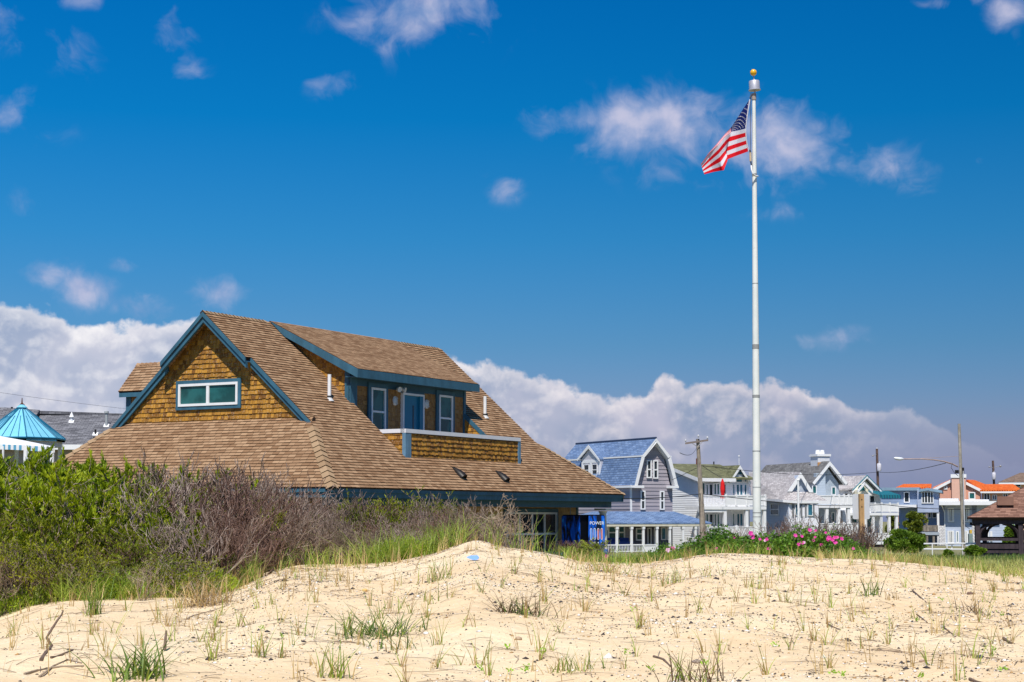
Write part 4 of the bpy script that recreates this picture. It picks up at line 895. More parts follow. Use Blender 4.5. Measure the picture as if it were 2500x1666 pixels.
    m = MB(); q = f.pt(h(628, 285, -5)[0], zr-.1, -5); m.tube([q, q+V((0, 0, .35))], .06, 8); m.build('vent_pipe', MATS['vent_black'], r)
    m = MB(); q = f.pt(h(943, 285, -5)[0], zr-.1, -5); m.tube([q, q+V((0, 0, .85))], .03, 6); m.tube([q+V((0, 0, .85)), q+V((0, 0, .97))], .09, 8); m.build('roof_vent', WHITE, r)
    # closed red parasol on the upper deck
    a, zb = h(738, 660, 1.5); _, zt = h(738, 458, 1.5); p = f.pt(a, z1, 1.5); t = thing('parasol', p, 'closed red parasol standing on the upper deck of the green roofed house', 'parasol'); H = zt-z1
    m = MB(); m.tube([p, p+V((0, 0, H))], .03, 6); m.build('pole', WHITE, t)
    m = MB(); m.tube([p+V((0, 0, z)) for z in (H*.28, H*.36, H*.40, H*.60, H*.85, H*1.0)], [.17, .20, .13, .21, .17, .04], 9); m.build('canopy', mat('parasol_red', (.62, .01, .012), .8), t)
    # towels over the rail
    for k, (x, c) in enumerate(((1660-1620, 0),)[0:0]): pass
green_roof_house()
# ---- white bungalow with pale roof
def pale_roof_house():
    r, O, e1, e2, f, sd = house_at(1925, 152, 14, -1.2, 'bungalow', 'white bungalow with pale grey shingle roof and small front gable')
    h = lambda x, y, o=0: f.hit(*c5(x, y), o); g = lambda x, y, o=0: sd.hit(*c5(x, y), o)
    W = h(1935, 850)[0]; zE = h(1700, 722, .5)[1]
    Lr = g(1285, 850)[0]   # negative: depth of the left wall
    # left wall as a wing in front: frame turned to face left-front
    al = at(*c5(1285, 1000), 158.); wf_ = Fr(V((al.x, al.y, 0)), V((O.x-al.x, O.y-al.y, 0)), V((O.y-al.y, -(O.x-al.x), 0))); WL = math.hypot(O.x-al.x, O.y-al.y)
    pale = tiles('pale_shingle', (.36, .33, .33), (.56, .53, .52), (.22, .20, .20), .35, .15, .02, .4, .25)
    wm = mat('bungalow_white', (.74, .74, .78), .6, .05); bl = laps('bungalow_siding_shaded', (.50, .55, .64), .15, .72)  # bluish siding: the white wall with shade put into its colour
    O3 = f.pt(0, 0, 0); pq = [V((q.x, q.y, O.z+.6)) for q in (wf_.pt(.02, 0, 0), O3, f.pt(W, 0, 0), f.pt(W, 0, -7), wf_.pt(.02, 0, 0)+V((1.5, 6, 0)))]
    m = MB(); m.prism(pq, V((0, 0, zE-O.z-.6))); m.build('wall', wm, r)
    m = MB(); wf_.box(m, 0, WL-.02, O.z+.6, zE-.01, .0, .05); m.build('wall', bl, r)
    m = MB(); m.prism([V((q.x, q.y+.1, O.z-1)) for q in pq], V((0, 0, 1.6))); m.build('foundation', MATS['tan_block'], r)
    # roof: ridge along the side, front hip skirt under the gable
    pk = at(*c5(1710, 372), 154); rl = at(*c5(1062, 372), 164); el = at(*c5(1500, 716), 152.2); ell = at(*c5(1100, 690), 160)
    er = at(*c5(2042, 726), 153.0); eb = at(*c5(1865, 625), 153.2); ga = at(*c5(1555, 615), 152.8); e0 = at(*c5(1590, 727), 151.75)
    back = V((0, 9, 0))
    m = MB(); dn = V((0, 0, -.14))
    m.prism([rl, pk, ga, el, ell], dn); m.prism([ga, eb, er, e0, el], dn)
    m.prism([pk, rl, rl+V((5, 6, -2.6)), eb+V((1, 6, 0)), eb], dn); m.build('roof', pale, r)
    gf = Fr(V((ga.x, ga.y+.0, 0)), V((eb.x-ga.x, eb.y-ga.y, 0)), V((eb.y-ga.y, -(eb.x-ga.x), 0))); q = lambda x, y, o=0: gf.hit(*c5(x, y), o)
    m = MB(); gf.poly(m, [q(1590, 615), q(1845, 622), q(1710, 410)], -1.5, -.25); m.build('gable_wall', bl, r)
    m = MB()
    for (a, b) in (((1545, 617), (1600, 617)), ((1868, 628), (1815, 628))):
        gf.poly(m, [q(*a), q(1710, 378), q(1710, 445), q(*b)], .0, .12)
    m.build('gable_trim', WHITE, r)
    a0, z0 = q(1648, 605, -.2); a1, z1 = q(1698, 500, -.2); window(gf, r, a0, a1, z0, z1, -.24, .05, dp=.06, mull=(.5,), gm=MATS['glass_blue'])
    m = MB()
    for a, b in ((el, e0), (e0, er), (ell, el)):
        d = (b-a); nn = V((d.y, -d.x, 0)).normalized(); m.prism([a+V((0, 0, -.02)), b+V((0, 0, -.02)), b+V((0, 0, -.26)), a+V((0, 0, -.26))], nn*.06)
    m.build('fascia', WHITE, r)
    k = lambda x, y: c5(x, y)
    a, b = c5(1343, 765), c5(1445, 912); pxwin(wf_, r, a[0], a[1], b[0], b[1], .06, fw=.07, rails=(.5,), gm=MATS['glass_dark'], dp=.08)
    wins(f, r, [(1640, 770, 1682, 915), (1795, 770, 1862, 920)], c5, .02, fw=.06, dp=.07, gm=MATS['glass_blue'])
    sh = mat('shutter_grey', (.17, .18, .19), .7)
    for (x0, x1) in ((1608, 1632), (1712, 1734), (1768, 1788), (1866, 1886)):
        m = MB(); a, b = c5(x0, 776), c5(x1, 930); f.pxbox(m, a[0], a[1], b[0], b[1], .02, .07); m.build('shutter', sh, r)
    # thin white flagstaff in front
    p = at(1950, 1300, 120); p.z = hz(p.x, p.y); t = at(1949, 1173, 120); m = MB(); m.tube([p, V((p.x, p.y, t.z))], [.085, .07], 10); m.tube([V((p.x, p.y, t.z)), V((p.x, p.y, t.z+.12))], [.1, .02], 10)
    solo(m, 'bare_staff', WHITE, 'thin bare white staff in front of the pale roofed bungalow', 'pole', smooth=True)
pale_roof_house()
# ---- grey roof house with chimney
def chimney_house():
    r, O, e1, e2, f, sd = house_at(1987, 166, 18, -1.3, 'grey_roof_house', 'pale blue-grey house with long dark grey roof, white chimney and white decks')
    h = lambda x, y, o=0: f.hit(*c5(x, y), o); ov = .7
    a0, a1, pk = h(1860, 500, ov), h(2300, 510, ov), h(2080, 235, ov); cx = (a0[0]+a1[0])/2; zE = (a0[1]+a1[1])/2; hw = (a1[0]-a0[0])/2
    gr = tiles('grey_shingle', (.13, .125, .125), (.22, .215, .21), (.08, .08, .08), .4, .16, .02, .4, .35)
    LN = 13.; m = MB()
    for s_ in (-1, 1): m.prism([f.pt(cx+s_*hw, zE, ov), f.pt(cx, pk[1], ov), f.pt(cx, pk[1], -LN), f.pt(cx+s_*hw, zE, -LN)], V((0, 0, -.18)))
    m.build('roof', gr, r)
    bw = laps('pale_blue_siding', (.42, .49, .56), .16, .85); m = MB()
    f.poly(m, [(cx-hw+.5, O.z), (cx+hw-.6, O.z), (cx+hw-.6, zE-.1), (cx, pk[1]-.5), (cx-hw+.5, zE-.1)], -LN+.4, 0); m.build('wall', bw, r)
    m = MB(); x1, _ = h(1990, 300, .02); f.box(m, cx-hw+.5, x1, O.z, zE+.9, 0, .5); m.build('wall', bw, r)
    m = MB()
    for s_ in (-1, 1):
        m.prism([f.pt(cx+s_*hw, zE-.02, ov+.02), f.pt(cx, pk[1]-.02, ov+.02), f.pt(cx, pk[1]-.42, ov+.02), f.pt(cx+s_*(hw-.2), zE-.22, ov+.02)], -f.en*.08)
        m.prism([f.pt(cx+s_*(hw-.02), zE-.2, ov-.06), f.pt(cx, pk[1]-.2, ov-.06), f.pt(cx, pk[1]-.2, 0), f.pt(cx+s_*(hw-.02), zE-.2, 0)], V((0, 0, -.05)))
    m.build('rake_board', WHITE, r)
    c0, zt = h(1915, 175, -1.); c1_, _ = h(2085, 175, -1.); zb = h(2000, 280, -1.)[1]
    m = MB(); f.box(m, c0+.1, c1_-.1, zb-1.5, zt, -2.5, -1.); ch = m.build('chimney', mat('chimney_white', (.66, .67, .70), .8, .12, 6.), r)
    m = MB(); f.box(m, c0, c1_, zt, zt+.22, -2.6, -.9); m.build('chimney_cap', WHITE, ch)
    for k in (.35, .68):
        m = MB(); c = c0+(c1_-c0)*k; p = f.pt(c, zt+.22, -1.8); m.tube([p, p+V((0, 0, .42))], [.25, .2], 10); m.build('chimney_pot', WHITE, ch)
    m = MB(); f.box(m, c0+.06, c0+.8, zb-.2, zb+.22, -1.02, -.95); m.build('flashing', mat('copper', (.5, .26, .10), .6, .2), ch)
    wins(f, r, [(1852, 540, 1910, 645), (2093, 555, 2148, 662)], c5, .52, fw=.08, dp=.08, gm=MATS['glass'])
    pd = 3.0; x0, z1 = h(1935, 780, pd); x1, _ = h(2360, 780, pd); z2 = h(2100, 1120, pd)[1]
    x1 = max(x1, x0+4)
    m = MB(); f.box(m, x0, x1, z1-.3, z1, .0, pd+.05); m.build('deck', WHITE, r)
    m = MB(); f.box(m, x0, x1, z2-.3, z2, .0, pd+.05); m.build('deck', WHITE, r)
    for x in (2046, 2195, 2318):
        a = h(x, 950, pd)[0]; m = MB(); f.box(m, a-.15, a+.15, z2, z1-.3, pd-.35, pd-.02); m.build('deck_post', WHITE, r)
    a, b = c5(1938, 664), c5(2120, 780); rail(f, r, a[0], b[0], a[1], b[1], pd, solid=True)
    a, b = c5(2120, 664), c5(2358, 780); rail(f, r, a[0], b[0], a[1], b[1], pd, posts=[c5(x, 0)[0] for x in (2122, 2190, 2255, 2310)], solid=True)
    a, b = c5(1940, 1012), c5(2040, 1120); rail(f, r, a[0], b[0], a[1], b[1], pd, 9)
    a, b = c5(2055, 1012), c5(2350, 1120); rail(f, r, a[0], b[0], a[1], b[1], pd, posts=[c5(x, 0)[0] for x in (2120, 2250)], solid=True)
    dk = mat('shadow_door', (.05, .05, .055), .7)
    wins(f, r, [(1945, 822, 2035, 1010)], c5, .03, fw=.04, dp=.06, gm=MATS['glass_dark'], name='door'); wins(f, r, [(2092, 870, 2138, 1010)], c5, .03, fw=.1, dp=.08, gm=MATS['glass'])
    m = MB(); p, q = h(2200, 850), h(2300, 1010); f.box(m, p[0], q[0], q[1], p[1], 0, .5); m.build('wall', WS, r)
chimney_house()
# ---- white house with teal trim and awning
def teal_house():
    r, O, e1, e2, f, sd = house_at(2062, 178, 20, -1.4, 'teal_trim_house', 'white house with teal trimmed gables, teal striped awning and double white decks')
    h = lambda x, y, o=0: f.hit(*c6(x, y), o)
    pale = MATS['pale_shingle']; teal = mat('teal_trim', (.03, .22, .27), .6); cream = mat('cream_wall', (.72, .68, .52), .6)
    W0, W1 = h(20, 800)[0], h(430, 800)[0]; zE = h(300, 768)[1]; LN = 9
    m = MB(); f.box(m, W0, W1, O.z, zE, -LN, 0); m.build('wall', WS, r)
    pk, er, el = h(300, 630, .6), h(445, 776, .6), h(160, 770, .6); m = MB()
    for e in (el, er): m.prism([f.pt(e[0], er[1], .6), f.pt(pk[0], pk[1], .6), f.pt(pk[0], pk[1], -LN), f.pt(e[0], er[1], -LN)], V((0, 0, -.15)))
    rl = h(75, 635, -4); m.prism([f.pt(h(20, 765, .5)[0], h(20, 765, .5)[1], .5), f.pt(h(222, 748, .5)[0], h(222, 748, .5)[1], .5), f.pt(pk[0], pk[1]-.02, -3), f.pt(rl[0], rl[1], -4)], V((0, 0, -.15)))
    m.build('roof', pale, r)
    m = MB(); f.poly(m, [(el[0]+.5, er[1]), (er[0]-.5, er[1]), (pk[0], pk[1]-.3)], -2, 0); m.build('gable_wall', cream, r)
    m = MB()
    for e in (el, er): m.prism([f.pt(e[0], er[1]-.02, .64), f.pt(pk[0], pk[1]-.02, .64), f.pt(pk[0], pk[1]-.3, .64), f.pt(e[0], er[1]-.3, .64)], -f.en*.08)
    m.build('gable_trim', WHITE, r); m = MB()
    for e in (el, er): m.prism([f.pt(e[0], er[1]+.03, .66), f.pt(pk[0], pk[1]+.03, .66), f.pt(pk[0], pk[1]-.06, .66), f.pt(e[0], er[1]-.06, .66)], -f.en*.08)
    m.build('gable_trim', teal, r)
    p2, l2, r2 = h(280, 695, 1.6), h(215, 762, 1.6), h(357, 772, 1.6); m = MB(); f.poly(m, [(l2[0]+.25, r2[1]-.6), (r2[0]-.25, r2[1]-.6), (r2[0]-.25, r2[1]), (p2[0], p2[1]-.15), (l2[0]+.25, r2[1])], 0, 1.1); m.build('gable_wall', cream, r)
    m = MB()
    for e in (l2, r2): m.prism([f.pt(e[0], r2[1], 1.6), f.pt(p2[0], p2[1], 1.6), f.pt(p2[0], p2[1]-.28, 1.6), f.pt(e[0], r2[1]-.28, 1.6)], -f.en*.12)
    m.build('gable_trim', WHITE, r)
    m = MB(); cx, z0 = h(251, 778, 1.2); rr = .42; f.poly(m, [(cx+rr*math.cos(t), z0+rr*1.5*math.sin(t)) for t in [i*math.pi/8 for i in range(9)]], 1.1, 1.16); m.build('window', mat('teal_glass', (.01, .12, .12), .2), r)
    wins(f, r, [(75, 797, 122, 828), (150, 797, 198, 828), (322, 822, 375, 895)], c6, .02, fw=.08, dp=.07, gm=MATS['glass_dark'])
    wins(f, r, [(150, 1040, 205, 1090), (300, 1030, 355, 1180)], c6, .02, fw=.08, dp=.07, gm=MATS['glass'])
    # awning with scalloped edge
    a0, z0 = h(305, 782, .3); a1, z1 = h(625, 828, 2.6); m = MB(); n = 16; zt = z0; zb = h(460, 822, 2.6)[1]
    for k in range(n):
        p, q = a0+(a1-a0)*k/n, a0+(a1-a0)*(k+1)/n; mi = k % 2
        m.prism([f.pt(p, zt, .3), f.pt(q, zt, .3), f.pt(q, zb, 2.6), f.pt(p, zb, 2.6)], V((0, 0, .04)), mi)
        m.prism([f.pt(p, zb, 2.6), f.pt(q, zb, 2.6), f.pt(q, zb-.22, 2.62), f.pt((p+q)/2, zb-.38, 2.62), f.pt(p, zb-.22, 2.62)], f.en*.02, mi)
    m.build('awning', [mat('awning_teal', (.01, .17, .22), .8), mat('awning_dark', (.008, .075, .11), .8)], r)
    pd = 3.0; X0, X1 = h(-60, 950, pd)[0], h(602, 950, pd)[0]; z1 = h(460, 988, pd)[1]; z2 = h(460, 1265, pd)[1]
    for z in (z1, z2):
        m = MB(); f.box(m, X0, X1, z-.28, z, 0, pd+.05); m.build('deck', WHITE, r)
    for x in (290, 365, 441, 519, 590):
        a = h(x, 1090, pd)[0]; m = MB(); f.box(m, a-.13, a+.13, z2, z1-.28, pd-.3, pd-.03); m.build('deck_post', WHITE, r)
    a, b = c6(330, 902), c6(370, 985); rail(f, r, a[0], b[0], a[1], b[1], pd, 6)
    a, b = c6(376, 902), c6(600, 985); rail(f, r, a[0], b[0], a[1], b[1], pd, solid=True, posts=[c6(x, 0)[0] for x in (378, 440, 520, 596)])
    a, b = c6(-10, 830), c6(160, 910); rail(f, r, a[0], b[0], a[1], b[1], pd+2, solid=True, posts=[c6(x, 0)[0] for x in (30, 70, 110, 150)])
    a, b = c6(300, 1182), c6(360, 1262); rail(f, r, a[0], b[0], a[1], b[1], pd, 8)
    a, b = c6(372, 1182), c6(590, 1262); rail(f, r, a[0], b[0], a[1], b[1], pd, solid=True)
    a, b = c6(0, 1092), c6(215, 1190); rail(f, r, a[0], b[0], a[1], b[1], pd, solid=True)
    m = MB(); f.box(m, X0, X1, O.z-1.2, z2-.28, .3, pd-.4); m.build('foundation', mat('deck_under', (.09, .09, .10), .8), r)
teal_house()
# ---- blue-grey flat-roofed house
def bluegrey_house():
    r, O, e1, e2, f, sd = house_at(2238, 196, -15, -1.5, 'blue_house', 'blue-grey two storey house with low roof and weathered wooden balcony')
    h = lambda x, y, o=0: f.hit(*c6(x, y), o); bg = laps('bluegrey_siding', (.22, .29, .42), .17, .8); lb = laps('bluegrey_light', (.36, .42, .55), .17, .85)
    al = h(425, 800, -3)[0]; ar = h(985, 850)[0]; zt = h(880, 765)[1]; zb = h(880, 985)[1]
    m = MB(); f.box(m, al, 0, zb+.5, h(600, 772, -3)[1], -9, -3); m.build('wall', bg, r)
    m = MB(); f.box(m, 0, ar, zb, zt, -9, 0); m.build('wall', lb, r)
    p0, pk, p1 = h(795, 766, .5), h(880, 750, .5), h(1018, 776, .5); m = MB()
    f.poly(m, [p0, pk, p1, (p1[0], p1[1]-.28), (pk[0], pk[1]-.3), (p0[0], p0[1]-.28)], -9, .5)
    q = h(440, 748, -2.5); f.box(m, q[0], p0[0], q[1]-.35, q[1], -9, -2.4); m.build('roof', mat('roof_edge_blue', (.20, .30, .38), .7), r)
    m = MB(); a = h(600, 912, -.5); b = h(775, 940, -.5); f.box(m, a[0], b[0], b[1], a[1], -3, -.5); m.build('deck', WHITE, r)
    wins(f, r, [(822, 785, 938, 900)], c6, .02, fw=.1, mull=(.25, .5, .75), dp=.08, gm=MATS['glass_dark'])
    x0, y0 = c6(653, 788); x1, y1 = c6(708, 892); pxwin(f, r, x0, y0, x1, y1, -2.98, fw=.1, dp=.08, gm=MATS['glass_dark'])
    m = MB(); f.box(m, h(605, 1000, -3)[0], ar-.3, O.z, zb+.55, -8, -2.2); m.build('wall', bg, r)
    wins(f, r, [(885, 985, 915, 1040), (925, 985, 968, 1040)], c6, -2.18, fw=.07, dp=.07, gm=MATS['glass_dark'])
    wd = mat('weathered_wood', (.22, .19, .16), .85, .3, 5., streak=(6, 6, .8)); zf = h(880, 1172)[1]
    m = MB(); a, b = h(785, 1108), h(980, 1168); f.box(m, a[0], b[0], b[1], a[1], -.1, 0); m.build('balcony_rail', wd, r)
    m = MB(); f.box(m, a[0], b[0]+.2, zf-.35, zf-.02, -2.2, .0); m.build('deck', mat('deck_bluegrey', (.35, .40, .46), .7), r)
    for x in (875, 985, 790, 840, 940):
        a = h(x, 1240, -.2)[0]; m = MB(); f.box(m, a-.12, a+.12, O.z-1, zf-.35 if x in (790, 840, 940) else zb, -.3, -.08); m.build('post', wd if x != 985 else WHITE, r)
bluegrey_house()
# ---- pink house, orange tiles
def pink_house():
    r, O, e1, e2, f, sd = house_at(2275, 216, -15, -1.5, 'pink_house', 'pink stucco house with orange tile roof and wide chimney', 'house')
    h = lambda x, y, o=0: f.hit(*c6(x, y), o); pink = mat('pink_stucco', (.62, .32, .23), .85, .08, 2., bump=.2)
    orr = tiles('orange_tile', (.72, .13, .02), (.85, .22, .04), (.35, .05, .01), .3, .35, .05, .8, .18)
    zb = O.z; m = MB(); A_ = h(930, 745); B_ = h(1108, 672); C_ = h(1235, 708); D_ = h(1392, 775)
    cx = (h(920, 745, .4)[0]+h(1392, 772, .4)[0])/2; f.poly(m, [(A_[0], zb), (D_[0], zb), D_, (cx, h(1170, 645)[1]), A_], -10, 0); m.build('wall', pink, r)
    m = MB(); pkz = h(1170, 640, .3)[1]; a, d = h(915, 750, .3), h(1395, 775, .3); ez = (a[1]+d[1])/2
    m.prism([f.pt(a[0], ez, .3), f.pt(cx, pkz, .3), f.pt(cx, pkz, -10), f.pt(a[0], ez, -10)], V((0, 0, -.2))); m.prism([f.pt(d[0], ez, .3), f.pt(cx, pkz, .3), f.pt(cx, pkz, -10), f.pt(d[0], ez, -10)], V((0, 0, -.2)))
    m.build('roof', orr, r)
    m = MB()
    for q in (a, d): m.prism([f.pt(q[0], ez-.05, .34), f.pt(cx, pkz-.05, .34), f.pt(cx, pkz-.42, .34), f.pt(q[0], ez-.42, .34)], -f.en*.1)
    m.build('fascia', WHITE, r)
    # left wing roof, right wing roof
    l0, l1, l2, l3 = h(570, 748, -3), h(650, 714, -6), h(960, 712, -6), h(915, 748, -3)
    m = MB(); m.prism([f.pt(l0[0], l0[1], -3), f.pt(l3[0], l0[1], -3), f.pt(l3[0], l2[1], -6), f.pt(l1[0], l2[1], -6)], V((0, 0, -.2))); m.build('roof', orr, r)
    m = MB(); f.box(m, l0[0]+.3, l3[0], zb, l0[1]-.15, -9, -3.3); m.build('wall', pink, r)
    r0, r1, r2 = h(1385, 770, .5), h(1780, 762, .5), h(1250, 672, -5); r3 = h(1700, 714, -4); hip = h(1435, 712, -4)
    m = MB(); m.prism([f.pt(r0[0], r0[1], .5), f.pt(r1[0], r0[1], .5), f.pt(r3[0], r3[1], -4), f.pt(hip[0], r3[1], -4)], V((0, 0, -.2)))
    m.prism([f.pt(r0[0], r0[1], .5), f.pt(hip[0], r3[1], -4), f.pt(h(1330, 676, -6)[0], h(1330, 676, -6)[1], -6), f.pt(r2[0], r2[1], -5)], V((0, 0, -.2))); m.build('roof', orr, r)
    m = MB(); f.box(m, r0[0]+.2, r1[0]-.5, zb, r0[1]-.25, -8, -.2); m.build('wall', mat('peach_stucco', (.66, .42, .28), .85, .06), r)
    m = MB(); f.box(m, r0[0], r1[0], r0[1]-.4, r0[1]-.2, .4, .52); m.build('fascia', WHITE, r)
    c0, z0 = h(1102, 655, .8); c1_, _ = h(1252, 655, .8); m = MB(); f.box(m, c0+.1, c1_-.1, zb, z0, -1, .8); ch = m.build('chimney', mat('pink_pale', (.70, .42, .32), .85, .05), r)
    zt = h(1175, 620, .8)[1]; m = MB(); f.box(m, c0, c1_, z0, zt, -1.1, .9); m.build('chimney_cap', WHITE, ch)
    wins(f, r, [(1035, 726, 1070, 766)], c6, .02, fw=.12, dp=.08, gm=mat('vent_pink', (.5, .33, .28), .8)); wins(f, r, [(1272, 790, 1338, 862)], c6, .02, fw=.14, dp=.08, gm=MATS['glass'])
    wins(f, r, [(1418, 798, 1478, 876), (1500, 815, 1545, 870), (1600, 800, 1650, 870)], c6, -.18, fw=.1, mull=(.5,), dp=.08, gm=MATS['glass_dark'])
pink_house()
# ---- low blue and white house
def flat_house():
    r, O, e1, e2, f, sd = house_at(2293, 186, -15, -1.5, 'flat_roof_house', 'blue and white house with flat white roof edge, tall slit windows and stone base')
    h = lambda x, y, o=0: f.hit(*c6(x, y), o); lb = laps('flat_light_siding', (.42, .48, .60), .17, .88); db = laps('flat_dark_siding', (.17, .20, .28), .17, .85)
    z0 = h(1100, 1300)[1]; zt = h(1200, 905)[1]; a1 = h(1490, 1000)[0]
    m = MB(); f.box(m, 0, a1+3, z0-1, zt, -9, 0); m.build('wall', lb, r)
    for x0, x1 in ((990, 1045), (1305, 1352)):
        p, q = h(x0, 905), h(x1, 1110); m = MB(); f.box(m, p[0], q[0], q[1], p[1], 0, .06); m.build('wall', db, r)
        p, q = h(x0, 1112), h(x1, 1300); m = MB(); f.box(m, p[0], q[0], q[1], p[1], 0, .09); m.build('stone_base', tiles('white_stone', (.55, .54, .56), (.75, .73, .74), (.3, .3, .3), .3, .16, .02), r)
    p, q = h(990, 852, 1), h(1175, 880, 1); m = MB(); f.box(m, p[0], q[0], q[1], p[1], -6, 1)
    p, q = h(990, 878, 1.4), h(1490, 915, 1.4); f.box(m, p[0], q[0]+1, q[1], p[1], -9, 1.4); p, q = h(1205, 862, .5), h(1465, 880, .5); f.box(m, p[0], q[0], q[1], p[1], -7, .5); m.build('roof', WHITE, r)
    wins(f, r, [(1072, 942, 1134, 1076), (1222, 942, 1282, 1076), (1072, 1160, 1134, 1280), (1222, 1160, 1270, 1280)], c6, .02, fw=.1, mull=(.25, .5, .75), dp=.08, gm=MATS['glass_dark'])
    wins(f, r, [(1154, 1165, 1180, 1275)], c6, .02, fw=.1, dp=.08, gm=MATS['glass'], name='door')
    wins(f, r, [(1430, 1165, 1470, 1260), (1480, 1165, 1500, 1260)], c6, .02, fw=.12, dp=.08, gm=MATS['glass'])
    p = h(1042, 930, .2)[0]; m = MB(); m.tube([f.pt(p-.3, zt-.1, .5), f.pt(p, zt-.9, .12), f.pt(p, z0, .12)], .06, 6); m.build('downpipe', WHITE, r)
    # low house behind the pavilion
    r2, O2, _, _, f2, _ = house_at(2440, 235, -15, -1.5, 'hip_roof_house', 'house with brown hipped roof and white eaves at the far right edge')
    k = lambda x, y, o=0: f2.hit(*c6(x, y), o); a = k(1560, 695, .6); pk = k(1765, 606, -5); W = (pk[0]-a[0])*2; m = MB()
    ctr = [f2.pt(pk[0], pk[1], -5), f2.pt(pk[0]+4, pk[1], -5)]
    q = [f2.pt(a[0], a[1], .6), f2.pt(a[0]+W+4, a[1], .6), f2.pt(a[0]+W+4, a[1], -11), f2.pt(a[0], a[1], -11)]
    m.face([q[0], q[1], ctr[1], ctr[0]]); m.face([q[1], q[2], ctr[1]]); m.face([q[2], q[3], ctr[0], ctr[1]]); m.face([q[3], q[0], ctr[0]]); m.build('roof', tiles('brown_shingle', (.15, .10, .075), (.26, .18, .13), (.07, .05, .04)), r2)
    m = MB(); f2.box(m, a[0], a[0]+W+4, a[1]-.35, a[1]-.02, -11, .55); m.build('fascia', WHITE, r2)
    m = MB(); f2.box(m, a[0]+.8, a[0]+W+3.2, O2.z, a[1]-.35, -10, -.2); m.build('wall', MATS['peach_stucco'], r2)
    x0, y0 = c6(1720, 712); x1, y1 = c6(1775, 745); pxwin(f2, r2, x0, y0, x1, y1, -.18, fw=.1, dp=.08, gm=MATS['glass_dark'])
flat_house()
# ------------------------------------------------------------------ pavilion on the right
def pavilion():
    D = 98.; s = 5.4; pe = at(2361, 1264, D); c = V((pe.x+s*.968+3.4*-.25+1.75, D+3.4*.968-1.3, 0)); zE = pe.z; zg = hz(c.x, D)-.1
    r = thing('pavilion', (c.x, c.y, zg), 'open brown timber pavilion with pyramid shingle roof at the right edge', 'pavilion')
    rot = math.radians(-14.5); ex = V((math.cos(rot), math.sin(rot), 0)); ey = V((-math.sin(rot), math.cos(rot), 0)); dy = 3.4
    P = lambda a, b, z: V((c.x, c.y, 0))+ex*a+ey*b+V((0, 0, z))
    sl = (at(2500, 1187.5, D).z-zE)/(at(2500, 1187, D).x-pe.x); apz = zE+sl*s*1.0
    br = two('pavilion_shingle', (.17, .085, .060), (.30, .165, .12), .9, 2., True, None, .4)
    m = MB(); k = [P(-s, -dy, zE), P(s, -dy, zE), P(s, dy, zE), P(-s, dy, zE)]; ap0, ap1 = P(-(s-dy), 0, apz), P(s-dy, 0, apz)
    ap0, ap1 = P(-.6, 0, zE+sl*(s-.6)), P(.6, 0, zE+sl*(s-.6))
    for q in ([k[0], k[1], ap1, ap0], [k[1], k[2], ap1], [k[2], k[3], ap0, ap1], [k[3], k[0], ap0]):
        n = (q[1]-q[0]).cross(q[2]-q[0]).normalized(); m.prism(q, -n*.12, 1)
        e1_ = (q[1]-q[0]).normalized(); e2_ = n.cross(e1_); clad(m, [((p-q[0]).dot(e1_), (p-q[0]).dot(e2_)) for p in q], q[0], e1_, e2_, n, .15, .3, .02, .008, .004, .006, 0, random.Random(41), .1, 1)
    m.build('roof', [br, mat('roof_under', (.05, .03, .025), .9)], r, uv=False)
    t = at(2440, 1205, D); m = MB(); m.boxw(P(-s+1.75+.35, -dy+1.0, zE+sl*1.75), ex*.45, ey*.4, V((0, 0, .25))); m.build('roof_box', br, r)
    dk = mat('dark_timber', (.045, .032, .038), .7, .25, 6., streak=(8, 8, 1.))
    m = MB(); 
    for b in (-dy+.35, dy-.35): m.boxw(P(0, b, zE-.22), ex*(s-.3), ey*.08, V((0, 0, .16)))
    for a in (-s+.35, s-.35): m.boxw(P(a, 0, zE-.22), ey*(dy-.3), ex*.08, V((0, 0, .16)))
    m.build('beam', dk, r)
    zf = hz(c.x, D)-.05
    xs_f = [D*(x-1250)/F-c.x for x in (2391, 2475)]
    for a in (-s+.55, -s+1.0-.0, -s+2.9, -s+4.4, 0+.4, 2.6, s-.6):
        for b in ((-dy+.4, dy-.4) if a in (-s+.55, -s+2.9, s-.6, .4) else (-dy+.4 if a > -2 else dy-.4,)):
            m = MB(); m.boxw(P(a, b, (zf-.6+zE-.3)/2), ex*.13, ey*.13, V((0, 0, (zE-.3-zf+.6)/2))); po = m.build('post', dk, r)
            for sg in ((1,) if a < -s+.6 else (-1,) if a > s-.7 else (-1, 1)):      # curved knee braces
                m = MB(); pts = [P(a+sg*(.10+.75*(1-math.cos(t))), b, zE-1.15+.78*math.sin(t)) for t in [i*math.pi/10 for i in range(6)]]
                m.tube(pts, .085, 4); m.build('brace', dk, po)
    for b in (-dy+.4, dy-.4):
        for z in (.95, .55, .25): 
            m = MB(); m.boxw(P(0, b, zf+z), ex*(s-.6), ey*.04, V((0, 0, .08 if z != .55 else .14))); m.build('railing', dk, r)
    m = MB(); m.boxw(P(0, 0, zf-.3), ex*(s-.4), ey*(dy-.3), V((0, 0, .35))); m.build('floor', dk, r)
pavilion()
